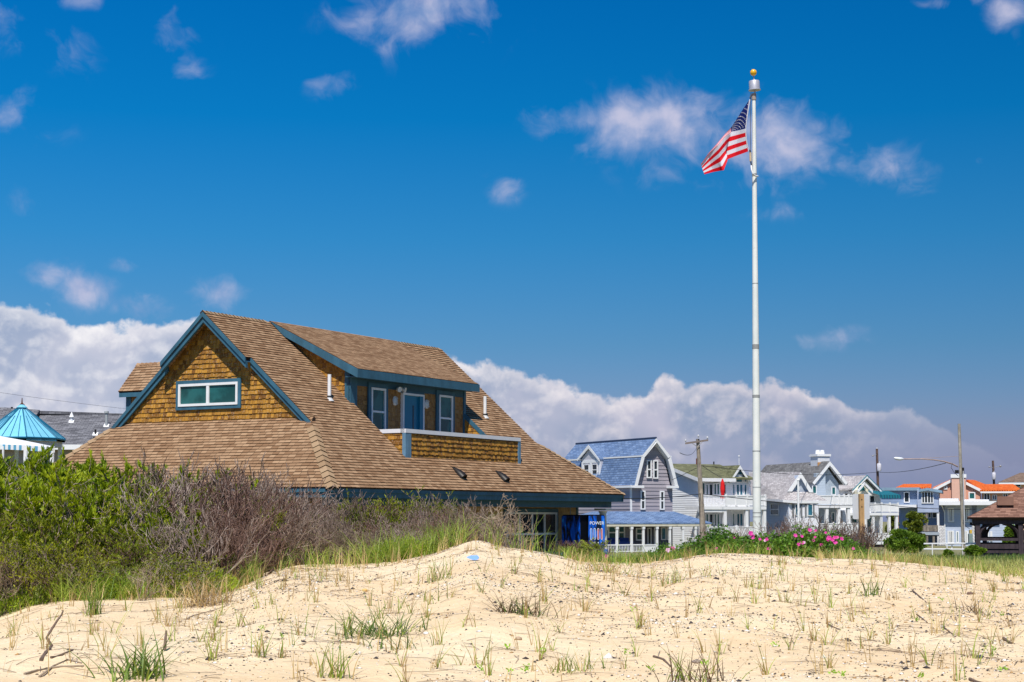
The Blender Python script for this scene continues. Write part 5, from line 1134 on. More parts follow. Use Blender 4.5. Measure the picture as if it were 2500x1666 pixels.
# ------------------------------------------------------------------ poles, lamp, wires, sign
wood = mat('pole_wood', (.30, .25, .20), .85, .3, 3., bump=.4, streak=(7, 7, .5)); dwood = mat('pole_wood_dark', (.12, .075, .06), .85, .3, 3., streak=(7, 7, .5))
metal = mat('bracket_metal', (.35, .34, .34), .5, .1, metal=.4); insul = mat('insulator', (.55, .55, .57), .3)
def vpole(name, D, xb, xt, yt, r0, r1, mt, label, cat, group=None):
    t = at(xt, yt, D); xg = gx(xb, D); zg = hz(xg, D)-.5; r = thing(name, (xg, D, zg), label, cat, group)
    m = MB(); m.tube([V((xg, D, zg)), V((xg*.5+t.x*.5, D, (zg+t.z)/2)), t], [r0, (r0+r1)/2, r1], 12); m.build('pole', mt, r, smooth=True); return r, t
r, t = vpole('utility_pole', 132., 1718, 1703.5, 1072, .27, .13, wood, 'leaning weathered utility pole with one crossarm in front of the white decks', 'utility pole', 'utility poles along the street')
D = 132.
m = MB(); a, b = at(1673, 1083, D-.2), at(1729, 1075, D-.2); m.boxw((a+b)/2, (b-a)/2, V((0, .06, 0)), V((0, 0, .07))); ca = m.build('crossarm', mat('arm_wood', (.20, .16, .14), .85, .2), r)
m = MB()
for x, y, x2, y2 in ((1688, 1081, 1702, 1091), (1714, 1079, 1703, 1091)): m.tube([at(x, y, D-.25), at(x2, y2, D-.25)], .03, 5)
m.build('arm_brace', metal, ca)
for x, y in ((1674, 1080), (1705, 1069), (1727, 1073)):
    m = MB(); p = at(x, y, D-.2); m.tube([p+V((0, 0, q)) for q in (-.05, .08, .1, .2, .24)], [.04, .04, .09, .08, .02], 8); m.build('insulator', insul, r)
r, t = vpole('utility_pole', 182., 2144.5, 2140.8, 1096, .17, .13, dwood, 'dark utility pole with a white canister transformer before the teal awning', 'utility pole', 'utility poles along the street'); D = 182.
def canister(r, x0, y0, x1, y1, D):
    a, b = at((x0+x1)/2, y0, D-.3), at((x0+x1)/2, y1, D-.3); rr = (x1-x0)/2/F*D; m = MB(); m.tube([b, b+(a-b)*.04, b+(a-b)*.93, a], [rr*.9, rr, rr, rr*.8], 14)
    o = m.build('transformer', mat('canister', (.62, .60, .64), .5, .25, 9.), r, smooth=True); m = MB(); m.tube([a, a+V((.05, 0, .22))], .05, 6); m.build('insulator', insul, o)
canister(r, 2141, 1132, 2151.5, 1151, D); 
m = MB(); m.tube([at(2139, 1110, D-.1), at(2131, 1113, D-.3)], .03, 5); m.ball(at(2131, 1113, D-.3), .13, 8, 6, .6); m.build('bracket', metal, r)
m = MB(); m.tube([at(2141, 1096, D), at(2141, 1093, D)], [.08, .05], 6); m.build('insulator', insul, r)
r, t = vpole('utility_pole', 232., 2430, 2424, 1125, .19, .15, dwood, 'small distant utility pole with a pale transformer near the brown pavilion', 'utility pole', 'utility poles along the street'); D = 232.
canister(r, 2422, 1154, 2431, 1171, D); m = MB(); m.tube([at(2415, 1140.5, D-.2), at(2424, 1142, D-.1), at(2442, 1139, D-.2)], .04, 5); m.ball(at(2415, 1140.5, D-.2), .14, 8, 6, .6); m.ball(at(2442.5, 1138.5, D-.2), .16, 8, 6); m.build('bracket', metal, r)
D = 112.
r, t = vpole('street_lamp', D, 2349, 2341.5, 1035, .135, .095, mat('lamp_pole', (.30, .27, .22), .85, .3, 3., bump=.4, streak=(7, 7, .5)), 'tall wooden pole carrying a long arm street lamp and electric boxes', 'street lamp')
m = MB(); pts = [(2339, 1140), (2325, 1133), (2305, 1127), (2280, 1123), (2250, 1121), (2204, 1121)]; m.tube([at(x, y, D-.1-i*.1) for i, (x, y) in enumerate(pts)], [.05, .05, .045, .04, .035, .035], 8)
m.tube([at(2341, 1114, D-.1), at(2235, 1120.5, D-.5)], .012, 5); am = m.build('lamp_arm', mat('arm_metal', (.40, .30, .26), .5, .2, metal=.3), r, smooth=True)
m = MB(); n = 10; a, b = at(2205, 1121, D-.6), at(2182.5, 1118.5, D-.7); ax = (b-a); 
m.tube([a+ax*q+V((0, 0, w_)) for q, w_ in ((0, 0), (.15, .0), (.4, -.02), (.7, -.02), (.92, 0), (1, .02))], [.05, .09, .105, .10, .07, .02], 12); m.build('lamp_head', mat('lamp_white', (.72, .74, .76), .35), r, smooth=True)
m = MB(); f_ = Fr(V((gx(2342, D), D-.25, 0)), V((1, 0, 0)), V((0, -1, 0))); f_.pxbox(m, 2333, 1148, 2341, 1156, 0, .2); f_.pxbox(m, 2349, 1142, 2354, 1156, -.3, -.1); m.build('electric_box', MATS['vent_black'], r)
m = MB(); m.tube([at(2325, 1131, D-.3), at(2322, 1142, D-.4), at(2330, 1155, D-.4), at(2340, 1163, D-.3)], .018, 5); m.tube([at(2351, 1270, D-.2), at(2358, 1286, D-.2), at(2367, 1291, D-.2)], .02, 5); m.build('cable', MATS['rope_dark'], r)
m = MB(); m.tube([at(2351.5, 1150, D-.25), at(2355.5, 1322, D-.25)], .03, 6); m.build('conduit_pipe', MATS['insulator'], r)
m = MB(); f_ = Fr(V((gx(2371, 150), 150, 0)), V((1, 0, 0)), V((0, -1, 0))); f_.pxbox(m, 2366, 1304, 2375, 1326, 0, .4); b_ = thing('meter_box', (gx(2371, 150), 150, 0), 'green-grey electric box with yellow top by the flat roofed house', 'electric box'); m.build('cabinet', mat('box_green', (.20, .26, .25), .6), b_)
m = MB(); f_.pxbox(m, 2368, 1294, 2373, 1303, 0, .3); m.build('cap', mat('box_yellow', (.6, .38, .05), .6), b_)
def wire(pts, rad, label, n=14):
    """pts: (px, py, D); straight spans sag a little between them"""
    m = MB(); P_ = [at(*p) for p in pts]; q = []
    for a, b in zip(P_, P_[1:]):
        for i in range(n): t = i/n; q.append(a.lerp(b, t)-V((0, 0, .0035*(b-a).length*4*t*(1-t))))
    q.append(P_[-1]); m.tube(q, rad, 5); solo(m, 'power_line', mat('wire_black', (.02, .02, .025), .6), label, 'cable', 'overhead cables', smooth=True)
wire([(1500, 1217, 100), (1711, 1206, 132), (1999, 1234, 150), (2156, 1232, 170), (2380, 1244, 130)], .03, 'thick black cable crossing low in front of the houses')
wire([(1712, 1137, 132), (1952, 1159, 150), (2141, 1153, 182)], .022, 'thin cable from the leaning pole to the dark pole, upper run')
wire([(2141, 1153, 182), (2309, 1131, 112)], .022, 'cable between the dark pole and the street lamp')
wire([(1640, 1172, 138), (1700, 1143, 132)], .018, 'short cable from the gambrel house up to the leaning pole')
wire([(1716, 1138, 132), (1764, 1168, 147)], .02, 'service cable from the leaning pole down to the green roof')
wire([(1700, 1095, 132), (1660, 1106, 60)], .012, 'short loose cable end beside the crossarm')
wire([(-40, 953, 140), (293, 997, 150), (420, 1010, 160)], .011, 'faint cable above the grey roof at the left edge')
def sign():
    D = 38.; r = thing('road_sign', (gx(2104.5, D), D, hz(gx(2104, D), D)-.3), 'white road sign seen from behind on a wooden post', 'road sign')
    f = Fr(V((gx(2104.5, D), D, 0)), V((1, .05, 0)), V((.05, -1, 0)))
    m = MB(); a0, z1 = f.hit(2081, 1206.5, 0); a1, z0 = f.hit(2123.5, 1268, 0); q = []; R = .035
    for cx, cy, t0 in ((a1-R, z1-R, 0), (a0+R, z1-R, 90), (a0+R, z0+R, 180), (a1-R, z0+R, 270)): q += [(cx+R*math.cos(math.radians(t0+k*22.5)), cy+R*math.sin(math.radians(t0+k*22.5))) for k in range(5)]
    f.poly(m, q, -.004, .004); m.build('sign_plate', mat('sign_back', (.62, .63, .66), .45, .05, metal=.2), r)
    m = MB(); c0 = f.hit(2098, 1230, .1)[0]; c1_ = f.hit(2109.5, 1230, .1)[0]; zb = hz(gx(2104, D), D)-.4
    m.prism([f.pt(c0, z1-.0, .02), f.pt(c1_, z1, .02), f.pt(c1_+.01, zb, .02), f.pt(c0+.01, zb, .02)], f.en*.09); m.build('post', mat('sign_post', (.42, .25, .11), .8, .25, 4., streak=(12, 12, 1.)), r)
    m = MB(); 
    for zz in (z1-.12, z1-.28): m.tube([f.pt((c0+c1_)/2, zz, .11), f.pt((c0+c1_)/2, zz, .12)], .012, 8)
    m.build('bolt', MATS['vent_black'], r)
sign()
# white handrail by the pavilion
D = 105.; m = MB()
for y0, y1 in ((1328, 1327), (1341, 1342)): m.tube([at(2256, y0, D), at(2386, y1, D-3)], .045, 6)
r = thing('handrail', at(2320, 1345, D), 'low white metal handrail left of the pavilion', 'railing'); m.build('rail', WHITE, r)
for x in (2276, 2312, 2324, 2350, 2380):
    m = MB(); p = at(x, 1328, D-1.5); m.tube([p, p-V((0, 0, .9))], .035, 6); m.build('post', WHITE, r)
# ------------------------------------------------------------------ left background
def left_side():
    # grey roofed building
    r = thing('grey_building', (gx(150, 112), 112, -.8), 'long low building with grey shingle roof and rooftop vents behind the turquoise pavilion', 'building')
    gr = tiles('slate_shingle', (.10, .10, .11), (.22, .22, .235), (.06, .06, .07), .45, .17, .02, .4, .3); D = 110.
    rid0, rid1 = at(-160, 990, D+5), at(420, 1012, D+5); rm = at(97, 1016, D+5); e0, e1_ = at(-200, 1086, D), at(330, 1086, D)
    zt = (rm.z+at(293, 1013, D+5).z)/2; m = MB()
    a = at(97, 1015, D+5); lz = at(-60, 992, D+5).z
    m.prism([V((a.x-.1, D+5, zt)), V((gx(420, D+5), D+5, zt)), V((gx(420, D), D, e1_.z)), V((a.x-.1, D, e1_.z))], V((0, .1, -.2)))
    m.prism([V((gx(-220, D+5), D+5, lz+.35)), V((a.x, D+5, lz-.25)), V((a.x, D-.2, e1_.z)), V((gx(-220, D), D-.2, e1_.z))], V((0, .1, -.2)))
    m.prism([V((gx(-220, D+5), D+5, lz)), V((gx(420, D+5), D+5, zt)), V((gx(420, D+10), D+10, e1_.z)), V((gx(-220, D+10), D+10, e1_.z))], V((0, .0, -.2)))
    m.build('roof', gr, r)
    m = MB(); m.box(gx(-220, D), gx(400, D), D+.5, D+9.5, -2, e1_.z-.1); m.build('wall', mat('tan_wall', (.38, .33, .27), .8, .1), r)
    m = MB(); m.box(gx(-220, D), gx(420, D), D-.15, D, e1_.z-.32, e1_.z-.0); m.build('gutter', WHITE, r)
    ez = lambda py: (py)
    def vent(px, y0, y1, rad, mt, nm, flash=True, cap=None):
        t = (1086-y1)/(1086-1014); Dv = D+5*max(0, min(1, t)); b = at(px, y1, Dv-.05); tp = at(px, y0, Dv-.05); m = MB(); m.tube([b-V((0, 0, .2)), tp], rad, 10)
        if cap == 'cone': m.tube([tp-V((0, 0, .15)), tp-V((0, 0, .13)), tp+V((0, 0, .22))], [rad*1.1, rad*1.7, .01], 12)
        if cap == 'disc': m.tube([tp, tp+V((0, 0, .12))], rad*1.7, 12)
        o = m.build(nm, mt, r, smooth=True)
        if flash: m = MB(); m.boxw(b+V((0, -.05, .0)), V((.17, 0, 0)), V((0, .14, .12)), V((0, 0, .02))); m.build('flashing', WHITE, o)
    vent(175, 1014, 1029, .10, WHITE, 'vent_pipe', cap='cone'); vent(260, 1009, 1040, .09, mat('galvanised', (.36, .38, .38), .5), 'vent_pipe', cap='disc'); vent(233, 1049, 1061, .06, MATS['vent_black'], 'vent_pipe')
    vent(229.5, 1067, 1073, .05, MATS['vent_black'], 'vent_pipe', False); vent(29, 994, 1001, .07, MATS['vent_black'], 'vent_pipe', False); vent(92, 1011, 1019, .09, MATS['vent_black'], 'vent_pipe', False)
    # turquoise octagonal pavilion
    D = 88.; ap = at(53.6, 990, D); er = at(157, 1070, D); R = (er.x-ap.x)*1.0; zE = at(53, 1067, D-R).z; C = V((ap.x, D, 0))
    r = thing('turquoise_pavilion', (C.x, C.y, -.5), 'pavilion with bright turquoise eight-sided metal roof at the left edge', 'pavilion')
    tq = mat('turquoise_metal', (.20, .55, .72), .4, .06, metal=.1); tqd = mat('turquoise_seam', (.01, .14, .24), .5)
    cor = [C+V((R*math.cos(math.radians(22.5+45*k)), R*math.sin(math.radians(22.5+45*k)), zE)) for k in range(8)]
    A_ = V((C.x, C.y, ap.z)); tp = [A_+(c-A_)*.06 for c in cor]
    m = MB(); m2 = MB()
    for k in range(8):
        a, b, c, d = cor[k], cor[(k+1) % 8], tp[(k+1) % 8], tp[k]; m.face([a, b, c, d]); m.prism([a, b, b-V((0, 0, .16)), a-V((0, 0, .16))], (C-a).normalized()*V((1, 1, 0)).length*.0+V((0, 0, -.001)), 0)
        up = V((0, 0, .03)); m2.tube([a+up, d+up], .035, 5)
        for q in (.25, .5, .75):
            s0 = a.lerp(b, q); e_ = 1-abs(q-.5)*2; e_ = .45+.5*e_ if q != .5 else .93; m2.tube([s0+up*.6, s0.lerp(d.lerp(c, q), e_)+up*.6], .018, 4)
        m2.tube([a-V((0, 0, .02)), b-V((0, 0, .02))], .05, 5)
    ro = m.build('roof', tq, r); m2.build('seams', tqd, ro)
    m = MB(); m.tube([A_-V((0, 0, .12)), A_+V((0, 0, .03))], [.3, .12], 10); m.build('roof_cap', tq, r)
    m = MB(); m.tube([A_, A_+V((0, 0, .38))], [.05, .02], 6); m.tube([A_+V((0, 0, .12)), A_+V((-.16, 0, -.03))], .03, 5); m.tube([A_+V((0, 0, .12)), A_+V((.14, 0, .0))], .03, 5); m.build('finial', mat('rust', (.12, .05, .03), .8), r)
    m = MB()
    for k in range(8):
        a, b = C+(cor[k]-C)*.93, C+(cor[(k+1) % 8]-C)*.93; a.z = b.z = zE; m.prism([a-V((0, 0, .05)), b-V((0, 0, .05)), b-V((0, 0, .42)), a-V((0, 0, .42))], (C-a)*V((1, 1, 0)).length*.0+V(((C-a).x, (C-a).y, 0)).normalized()*.05)
    m.build('frieze', mat('offwhite', (.70, .69, .66), .6), r)
    for k in range(8):
        a = C+(cor[k]-C)*.88; m = MB(); m.box(a.x-.08, a.x+.08, a.y-.08, a.y+.08, -.6, zE-.4); m.build('post', WHITE, r)
    # white canopy with blue-white valance
    D = 76.; r = thing('canopy', (gx(60, D), D, -.3), 'white fabric canopy with blue and white valance below the turquoise roof', 'canopy')
    m = MB(); P0 = [at(-60, 1058, D+2), at(0, 1065, D+2), at(60, 1076, D+2), at(134, 1091, D+2)]; P1 = [at(-60, 1086, D-1), at(0, 1085, D-1), at(60, 1087.5, D-1), at(134, 1093, D-1)]
    m.add(P0+P1, [(i, i+1, i+5, i+4) for i in range(3)]); m.add([p+V((0, 0, -.05)) for p in P0+P1], [(i, i+1, i+5, i+4) for i in range(3)]); m.build('top', mat('canvas', (.74, .76, .78), .8), r)
    m = MB()
    for i in range(3):
        n = 9
        for k in range(n):
            a, b = P1[i].lerp(P1[i+1], k/n), P1[i].lerp(P1[i+1], (k+1)/n); h_ = .22; m.prism([a, b, b-V((0, 0, h_)), a-V((0, 0, h_))], V((0, -.02, 0)), k % 2)
    m.build('valance', [WHITE, mat('valance_blue', (.10, .33, .50), .8)], r)
    for x in (8, 70, 130):
        m = MB(); p = at(x, 1090, D-1); m.tube([p, V((p.x, p.y, -.5))], .05, 6); m.build('post', WHITE, r)
left_side()
# ------------------------------------------------------------------ vegetation
def nrm(a): return a/np.maximum(np.linalg.norm(a, axis=-1, keepdims=True), 1e-9)
def perp(d, r):
    q = nrm(r.normal(size=d.shape)); u = nrm(np.cross(d, q)); return u, np.cross(d, u)
def tubes(P0, P1, r0, r1, r):
    d = nrm(P1-P0); u, w_ = perp(d, r); n = len(P0); vs = []
    for P_, R in ((P0, r0), (P1, r1)):
        for k in range(3):
            a = 2*math.pi*k/3; vs.append(P_+(u*math.cos(a)+w_*math.sin(a))*np.asarray(R).reshape(-1, 1))
    V_ = np.stack(vs, 1).reshape(-1, 3); b = np.arange(n)[:, None]*6
    F_ = np.concatenate([b+np.array([k, (k+1) % 3, 3+(k+1) % 3, 3+k]) for k in range(3)]); return V_, F_
def leaves(P, d, l, wd, r, fold=.25):
    """pointed leaf: base, left, tip, right"""
    n = len(P); u, w_ = perp(d, r); l = np.asarray(l).reshape(-1, 1)*np.ones((n, 1)); wd = np.asarray(wd).reshape(-1, 1)*np.ones((n, 1))
    V_ = np.stack([P, P+d*l*.55+u*wd+w_*wd*fold, P+d*l, P+d*l*.55-u*wd+w_*wd*fold], 1).reshape(-1, 3)
    return V_, np.arange(n)[:, None]*4+np.arange(4)[None]
def blades(P, az, ln, lean, curl, wd, segs=4, r=rng):
    n = len(P); dh = np.stack([np.cos(az), np.sin(az), np.zeros(n)], -1); sd = np.stack([-np.sin(az+.6*r.normal(size=n)), np.cos(az), np.zeros(n)], -1); sd = nrm(sd)
    vs = []
    for k in range(segs+1):
        t = k/segs; L_ = ln[:, None]
        c = P+np.array([0, 0, 1.])*(L_*t*(1-.5*curl[:, None]*t))+dh*L_*(lean[:, None]*t+curl[:, None]*t*t*.8)
        w_ = wd[:, None]*(1-t**1.6)*.5+.0006; vs += [c-sd*w_, c+sd*w_]
    V_ = np.stack(vs, 1).reshape(-1, 3); b = np.arange(n)[:, None]*(2*segs+2)
    F_ = np.concatenate([b+np.array([2*k, 2*k+1, 2*k+3, 2*k+2]) for k in range(segs)]); return V_, F_
def join(parts):
    vs, fs, o = [], [], 0
    for v, f in parts: vs.append(v); fs.append(f+o); o += len(v)
    return np.concatenate(vs), np.concatenate(fs)
def grow(r, H, R, n0, kids, spread=.55, up=.35, rad=.014, wig=.18, shr=(.45, .62)):
    """branching twigs; returns segments and the tips of the last level"""
    a = r.uniform(0, 2*np.pi, n0); q = r.uniform(0, 1, n0)**.6
    rs_ = .35 if n0 > 6 else .02
    P = np.stack([np.cos(a)*q*R*rs_, np.sin(a)*q*R*rs_, np.full(n0, -.08)], -1)
    d = nrm(np.stack([np.cos(a)*q*spread*R/H*2.2, np.sin(a)*q*spread*R/H*2.2, np.ones(n0)], -1)+r.normal(size=(n0, 3))*.12)
    ln = H*.52*r.uniform(.75, 1.1, n0); rd = np.full(n0, rad); segs = []
    for lev in range(len(kids)+1):
        pts = [P]; dd = d
        for s in range(3):
            dd = nrm(dd+r.normal(size=dd.shape)*wig+np.array([0, 0, .06])); pts.append(pts[-1]+dd*(ln/3)[:, None])
        for s in range(3): segs.append((pts[s], pts[s+1], rd*(1-.2*s), rd*(1-.2*(s+1))))
        if lev == len(kids): break
        k = kids[lev]; n = len(P); t = r.uniform(.35, 1., (n, k)); t[:, 0] = 1.; i = np.minimum((t*3).astype(int), 2); f = t*3-i
        A_ = np.stack(pts, 1); idx = np.arange(n)[:, None]
        nP = A_[idx, i]*(1-f[..., None])+A_[idx, i+1]*f[..., None]
        nd = nrm(dd[:, None, :]+r.normal(size=(n, k, 3))*.62+np.array([0, 0, up]))
        ln = (ln[:, None]*r.uniform(shr[0], shr[1], (n, k))).ravel(); rd = np.repeat(rd*.58, k); P = nP.reshape(-1, 3); d = nd.reshape(-1, 3)
    S = [np.concatenate(x) for x in zip(*segs)]
    return S, pts[-1], dd
bark = leafm('twig_bark', (.33, .245, .185), (.07, .042, .026), .0, 3.); barkr = leafm('twig_reddish', (.32, .20, .155), (.07, .032, .02), .0, 3.); barkp = leafm('twig_pale', (.52, .41, .35), (.14, .09, .06), .0, 2.); barkt = leafm('twig_tan', (.46, .36, .26), (.24, .17, .11), 0., 3.)
lfA = leafm('leaf_bright', (.075, .17, .004), (.46, .53, .012), .38); lfB = leafm('leaf_olive', (.09, .145, .005), (.42, .44, .014), .35); lfC = leafm('leaf_rose', (.05, .13, .010), (.18, .34, .03), .3)
lfG = leafm('leaf_fresh', (.16, .28, .012), (.42, .54, .03), .4)
grA = leafm('grass_green', (.14, .24, .025), (.38, .46, .07), .3, 1.); grS = leafm('grass_straw', (.42, .28, .10), (.64, .48, .22), .2, 4.); grO = leafm('grass_olive', (.22, .25, .06), (.46, .45, .14), .3, .6)
grM = leafm('grass_dark', (.05, .10, .015), (.17, .26, .04), .3, 2.)
def shrub_meshes(seed, H, R, n0, kids, rad, leaf=None, lpt=0, ll=.045, lw=.008, wig=.2, up=.35, brk=None, tmin=.0034):
    r = np.random.default_rng(seed); S, tips, td_ = grow(r, H, R, n0, kids, rad=rad, wig=wig, up=up)
    tv, tf = tubes(S[0], S[1], np.maximum(S[2], tmin), np.maximum(S[3], tmin*.8), r)
    out = [('branches', tv, tf, brk or bark)]
    if leaf:
        n = len(tips); P = np.repeat(tips, lpt, 0); D_ = np.repeat(td_, lpt, 0); P = P-D_*(r.uniform(0, .13, (n*lpt, 1))**1.)
        d = nrm(D_+r.normal(size=P.shape)*.42+np.array([0, 0, .55])); v, f = leaves(P, d, ll*r.uniform(.6, 1.25, n*lpt), lw*r.uniform(.7, 1.2, n*lpt), r); out.append(('foliage', v, f, leaf))
    return out
PROTO = {}
def plant(kind, name, x, y, scale, rot, label, cat, group, z=None, sz=None):
    """first use builds the parts; later uses copy the meshes"""
    ms = PROTO[kind]; z = hz(x, y)-.03 if z is None else z
    r = thing(name, (x, y, z), label, cat, group); r.rotation_euler = (0, 0, rot); r.scale = (scale, scale, sz or scale)
    for nm, me in ms:
        o = bpy.data.objects.new(nm, me); COL.objects.link(o); o.parent = r
    return r
PH = {}
def proto(kind, parts):
    out = []; PH[kind] = max(float(np.percentile(v[:, 2], 99.3)) for _, v, f, m in parts)
    for nm, v, f, m in parts:
        o = npmesh(nm, v, f, m); out.append((nm, o.data)); bpy.data.objects.remove(o)
    PROTO[kind] = out
for k in range(3): proto('green%d' % k, shrub_meshes(50+k, 1.5, .75, 13, (4, 4, 3), .020, (lfA, lfA, lfB)[k], 30, .066, .0088, tmin=.0042, brk=barkp))
for k in range(3): proto('mixed%d' % k, shrub_meshes(60+k, 1.5, .75, 18, (4, 4, 3), .018, lfB, 7, .060, .0088, tmin=.0046, brk=(barkp, barkr, bark)[k]))
for k in range(3): proto('bare%d' % k, shrub_meshes(70+k, 1.4, .7, (22, 17, 26)[k], (4, 3, 3), .018, None, wig=.17, up=.45, brk=(barkr, bark, barkp)[k], tmin=.0046))
proto('sticks', shrub_meshes(80, 1.0, .7, 5, (4, 3, 3), .013, None, wig=.3, up=.1, brk=barkt))
# the tall thicket: skyline of the shrubs from left to right (bearing px, top py)
SK = np.array([(-400, 1090), (0, 1098), (110, 1102), (180, 1120), (250, 1135), (300, 1140), (370, 1150), (420, 1130), (480, 1118), (560, 1130), (640, 1160), (700, 1185), (760, 1205), (850, 1215), (920, 1222), (1000, 1212), (1080, 1218), (1160, 1228), (1210, 1270), (1240, 1310)], float)
rt = random.Random(5)
LG = 'green leafed shrub in the tall thicket at the left'; LM = 'half leafed shrub in the thicket in front of the beach house'; LB = 'bare grey-brown twiggy shrub in front of the beach house roof'
def row(px0, px1, step, D0, D1, drop, kinds, lab, nm, cat, grp, jy=22):
    px = px0
    while px < px1:
        x_ = px+rt.uniform(-.3, .3)*step; Df = float(np.interp(x_, tx, td)); D = Df+rt.uniform(D0, D1); X = gx(x_, D); zg = hz(X, D)
        top = EYE+(HOR-(float(np.interp(x_, SK[:, 0], SK[:, 1]))+drop+rt.uniform(-6, jy)))/F*D
        h = top-zg; px += step
        if h < .35: continue
        k = rt.choice(kinds); H0 = PH[k]
        plant(k, nm, X, D, max(.62, min(1.25, h/H0*.95)), rt.uniform(0, 6.28), lab, cat, grp, sz=h/H0)
G_ = ('green leafed shrubs', 'half leafed shrubs', 'bare shrubs')
row(-110, 440, 58, 5.0, 6.5, 0, ['green0', 'green1', 'green2'], LG, 'leafy_shrub', 'shrub', G_[0])
row(-120, 430, 62, 3.0, 4.2, 40, ['green0', 'green1', 'green2', 'mixed0', 'mixed2'], LG, 'leafy_shrub', 'shrub', G_[0])
row(-100, 400, 70, 1.4, 2.4, 110, ['green0', 'mixed0', 'mixed1', 'green2'], LG, 'leafy_shrub', 'shrub', G_[0], 50)
row(-100, 440, 84, .35, .9, 205, ['mixed0', 'bare1', 'mixed2', 'green1'], LG, 'leafy_shrub', 'shrub', G_[0], 50)
row(405, 720, 40, 4.5, 6.5, 0, ['bare0', 'bare1', 'bare2'], LB, 'bare_shrub', 'shrub', G_[2])
row(445, 700, 44, 2.2, 4.2, 40, ['bare0', 'bare1', 'bare2'], LB, 'bare_shrub', 'shrub', G_[2], 40)
row(480, 660, 52, .8, 1.6, 110, ['bare0', 'bare1', 'bare2'], LB, 'bare_shrub', 'shrub', G_[2], 50)
row(690, 1235, 38, 3.8, 6.0, 0, ['bare0', 'bare1', 'bare2'], LB, 'bare_shrub', 'shrub', G_[2], 16)
row(640, 1190, 44, 1.4, 3.4, 30, ['bare0', 'bare2', 'bare1', 'mixed1'], LB, 'bare_shrub', 'shrub', G_[2], 30)
row(890, 1110, 62, 3.4, 5.2, -6, ['mixed0', 'mixed1', 'mixed2'], LM, 'half_leafed_shrub', 'shrub', G_[1], 14)
row(440, 700, 120, 4., 5., 45, ['mixed0', 'mixed2'], LM, 'half_leafed_shrub', 'shrub', G_[1], 30)
def spot(px, py, D): return gx(px, D)
for px, D_, s_ in ((345, 16.9, .55), (190, 17.3, .5), (20, 17.2, .6), (1205, 23.6, .9), (1250, 24.4, .75)):
    plant('sticks', 'dead_branch_clump', gx(px, D_), D_, s_, rt.uniform(0, 6), 'pale dead branching twigs at the edge of the sand, standing clear of the shrubs', 'dead branches', 'dead branches at the sand edge')
# bright low weeds at the foot of the thicket
def weed_mesh(seed, n, R, H, leaf, ll, lw):
    r = np.random.default_rng(seed); a = r.uniform(0, 6.28, n); q = R*np.sqrt(r.uniform(0, 1, n)); h = H*r.uniform(.2, 1, n)*(1-.55*(q/R)**2)
    P = np.stack([q*np.cos(a), q*np.sin(a), h], -1); d = nrm(np.stack([np.cos(a)*.5, np.sin(a)*.5, np.full(n, .8)], -1)+r.normal(size=(n, 3))*.45)
    parts = [('foliage', *leaves(P, d, ll*r.uniform(.6, 1.3, n), lw*r.uniform(.7, 1.3, n), r), leaf)]
    m = n//14; st = P[:m].copy(); st0 = st*np.array([.35, .35, 0])+np.array([0, 0, -.05]); parts.append(('stems', *tubes(st0, st, np.full(m, .004), np.full(m, .002), r), grM)); return parts
proto('weed0', weed_mesh(90, 1200, .5, .42, lfG, .075, .0065)); proto('weed1', weed_mesh(91, 900, .42, .36, lfG, .07, .0075))
for px, dD, s_ in ((-60, .4, 1.), (15, .3, .9), (80, .5, .9), (215, .5, 1.1), (255, .35, .9), (305, .5, 1.), (340, .7, .8), (405, .6, .9), (455, .5, 1.1), (505, .4, 1.), (545, .5, .8), (980, .9, 1.1), (1010, 1.0, 1.)):
    D_ = float(np.interp(px, tx, td))+dD; plant('weed%d' % rt.randint(0, 1), 'weed_patch', gx(px, D_), D_, s_*.72, rt.uniform(0, 6), 'bright green feathery weed patch at the foot of the thicket', 'weed', 'weeds at the foot of the thicket')
# rugosa roses along the dune crest
def rose_mesh(seed, R, H):
    r = np.random.default_rng(seed); n = 4200; u = nrm(r.normal(size=(n, 3))); u[:, 2] = np.abs(u[:, 2]); q = r.uniform(.45, 1, n)**.5
    lump = 1+.22*np.sin(u[:, 0]*5+seed)*np.cos(u[:, 1]*4)+.1*r.normal(size=n)
    P = u*(q*lump)[:, None]*np.array([R, R, H]); d = nrm(u*.6+r.normal(size=(n, 3))*.6+np.array([0, 0, .25]))
    m = 160; t = P[:m]; return [('foliage', *leaves(P, d, .05*r.uniform(.6, 1.3, n), .019*r.uniform(.7, 1.3, n), r), lfC), ('branches', *tubes(t*np.array([.2, .2, 0]), t*1.08, np.full(m, .006), np.full(m, .003), r), bark)]
for k in range(3): proto('rose%d' % k, rose_mesh(95+k, .62, .52))
pk_ = leafm('petal_pink', (.70, .012, .26), (.80, .06, .42), .35); pk2 = leafm('petal_pale', (.86, .36, .60), (.88, .50, .72), .35); yel = mat('stamen', (.75, .55, .05), .7)
def flower(r, px, py, D, s, mt, k):
    p = at(px, py, D); m = MB(); rr = random.Random(k); tilt = V((rr.uniform(-.3, .3), -.9, .5)).normalized(); u = tilt.cross(V((0, 0, 1))).normalized(); v_ = tilt.cross(u)
    for i in range(5):
        a = 2*math.pi*i/5+rr.random(); c = u*math.cos(a)+v_*math.sin(a); t_ = u*-math.sin(a)+v_*math.cos(a)
        m.face([p, p+c*s*.6+t_*s*.45+tilt*s*.15, p+c*s+t_*s*.2+tilt*s*.22, p+c*s-t_*s*.2+tilt*s*.22, p+c*s*.6-t_*s*.45+tilt*s*.15])
    o = m.build('flower', mt, r, uv=False); q = MB(); q.ball(p+tilt*s*.12, s*.22, 8, 5); q.build('stamens', yel, o)
def unscaled(r):
    # flowers are built in world metres: give them a root without scale
    return r
roses = []
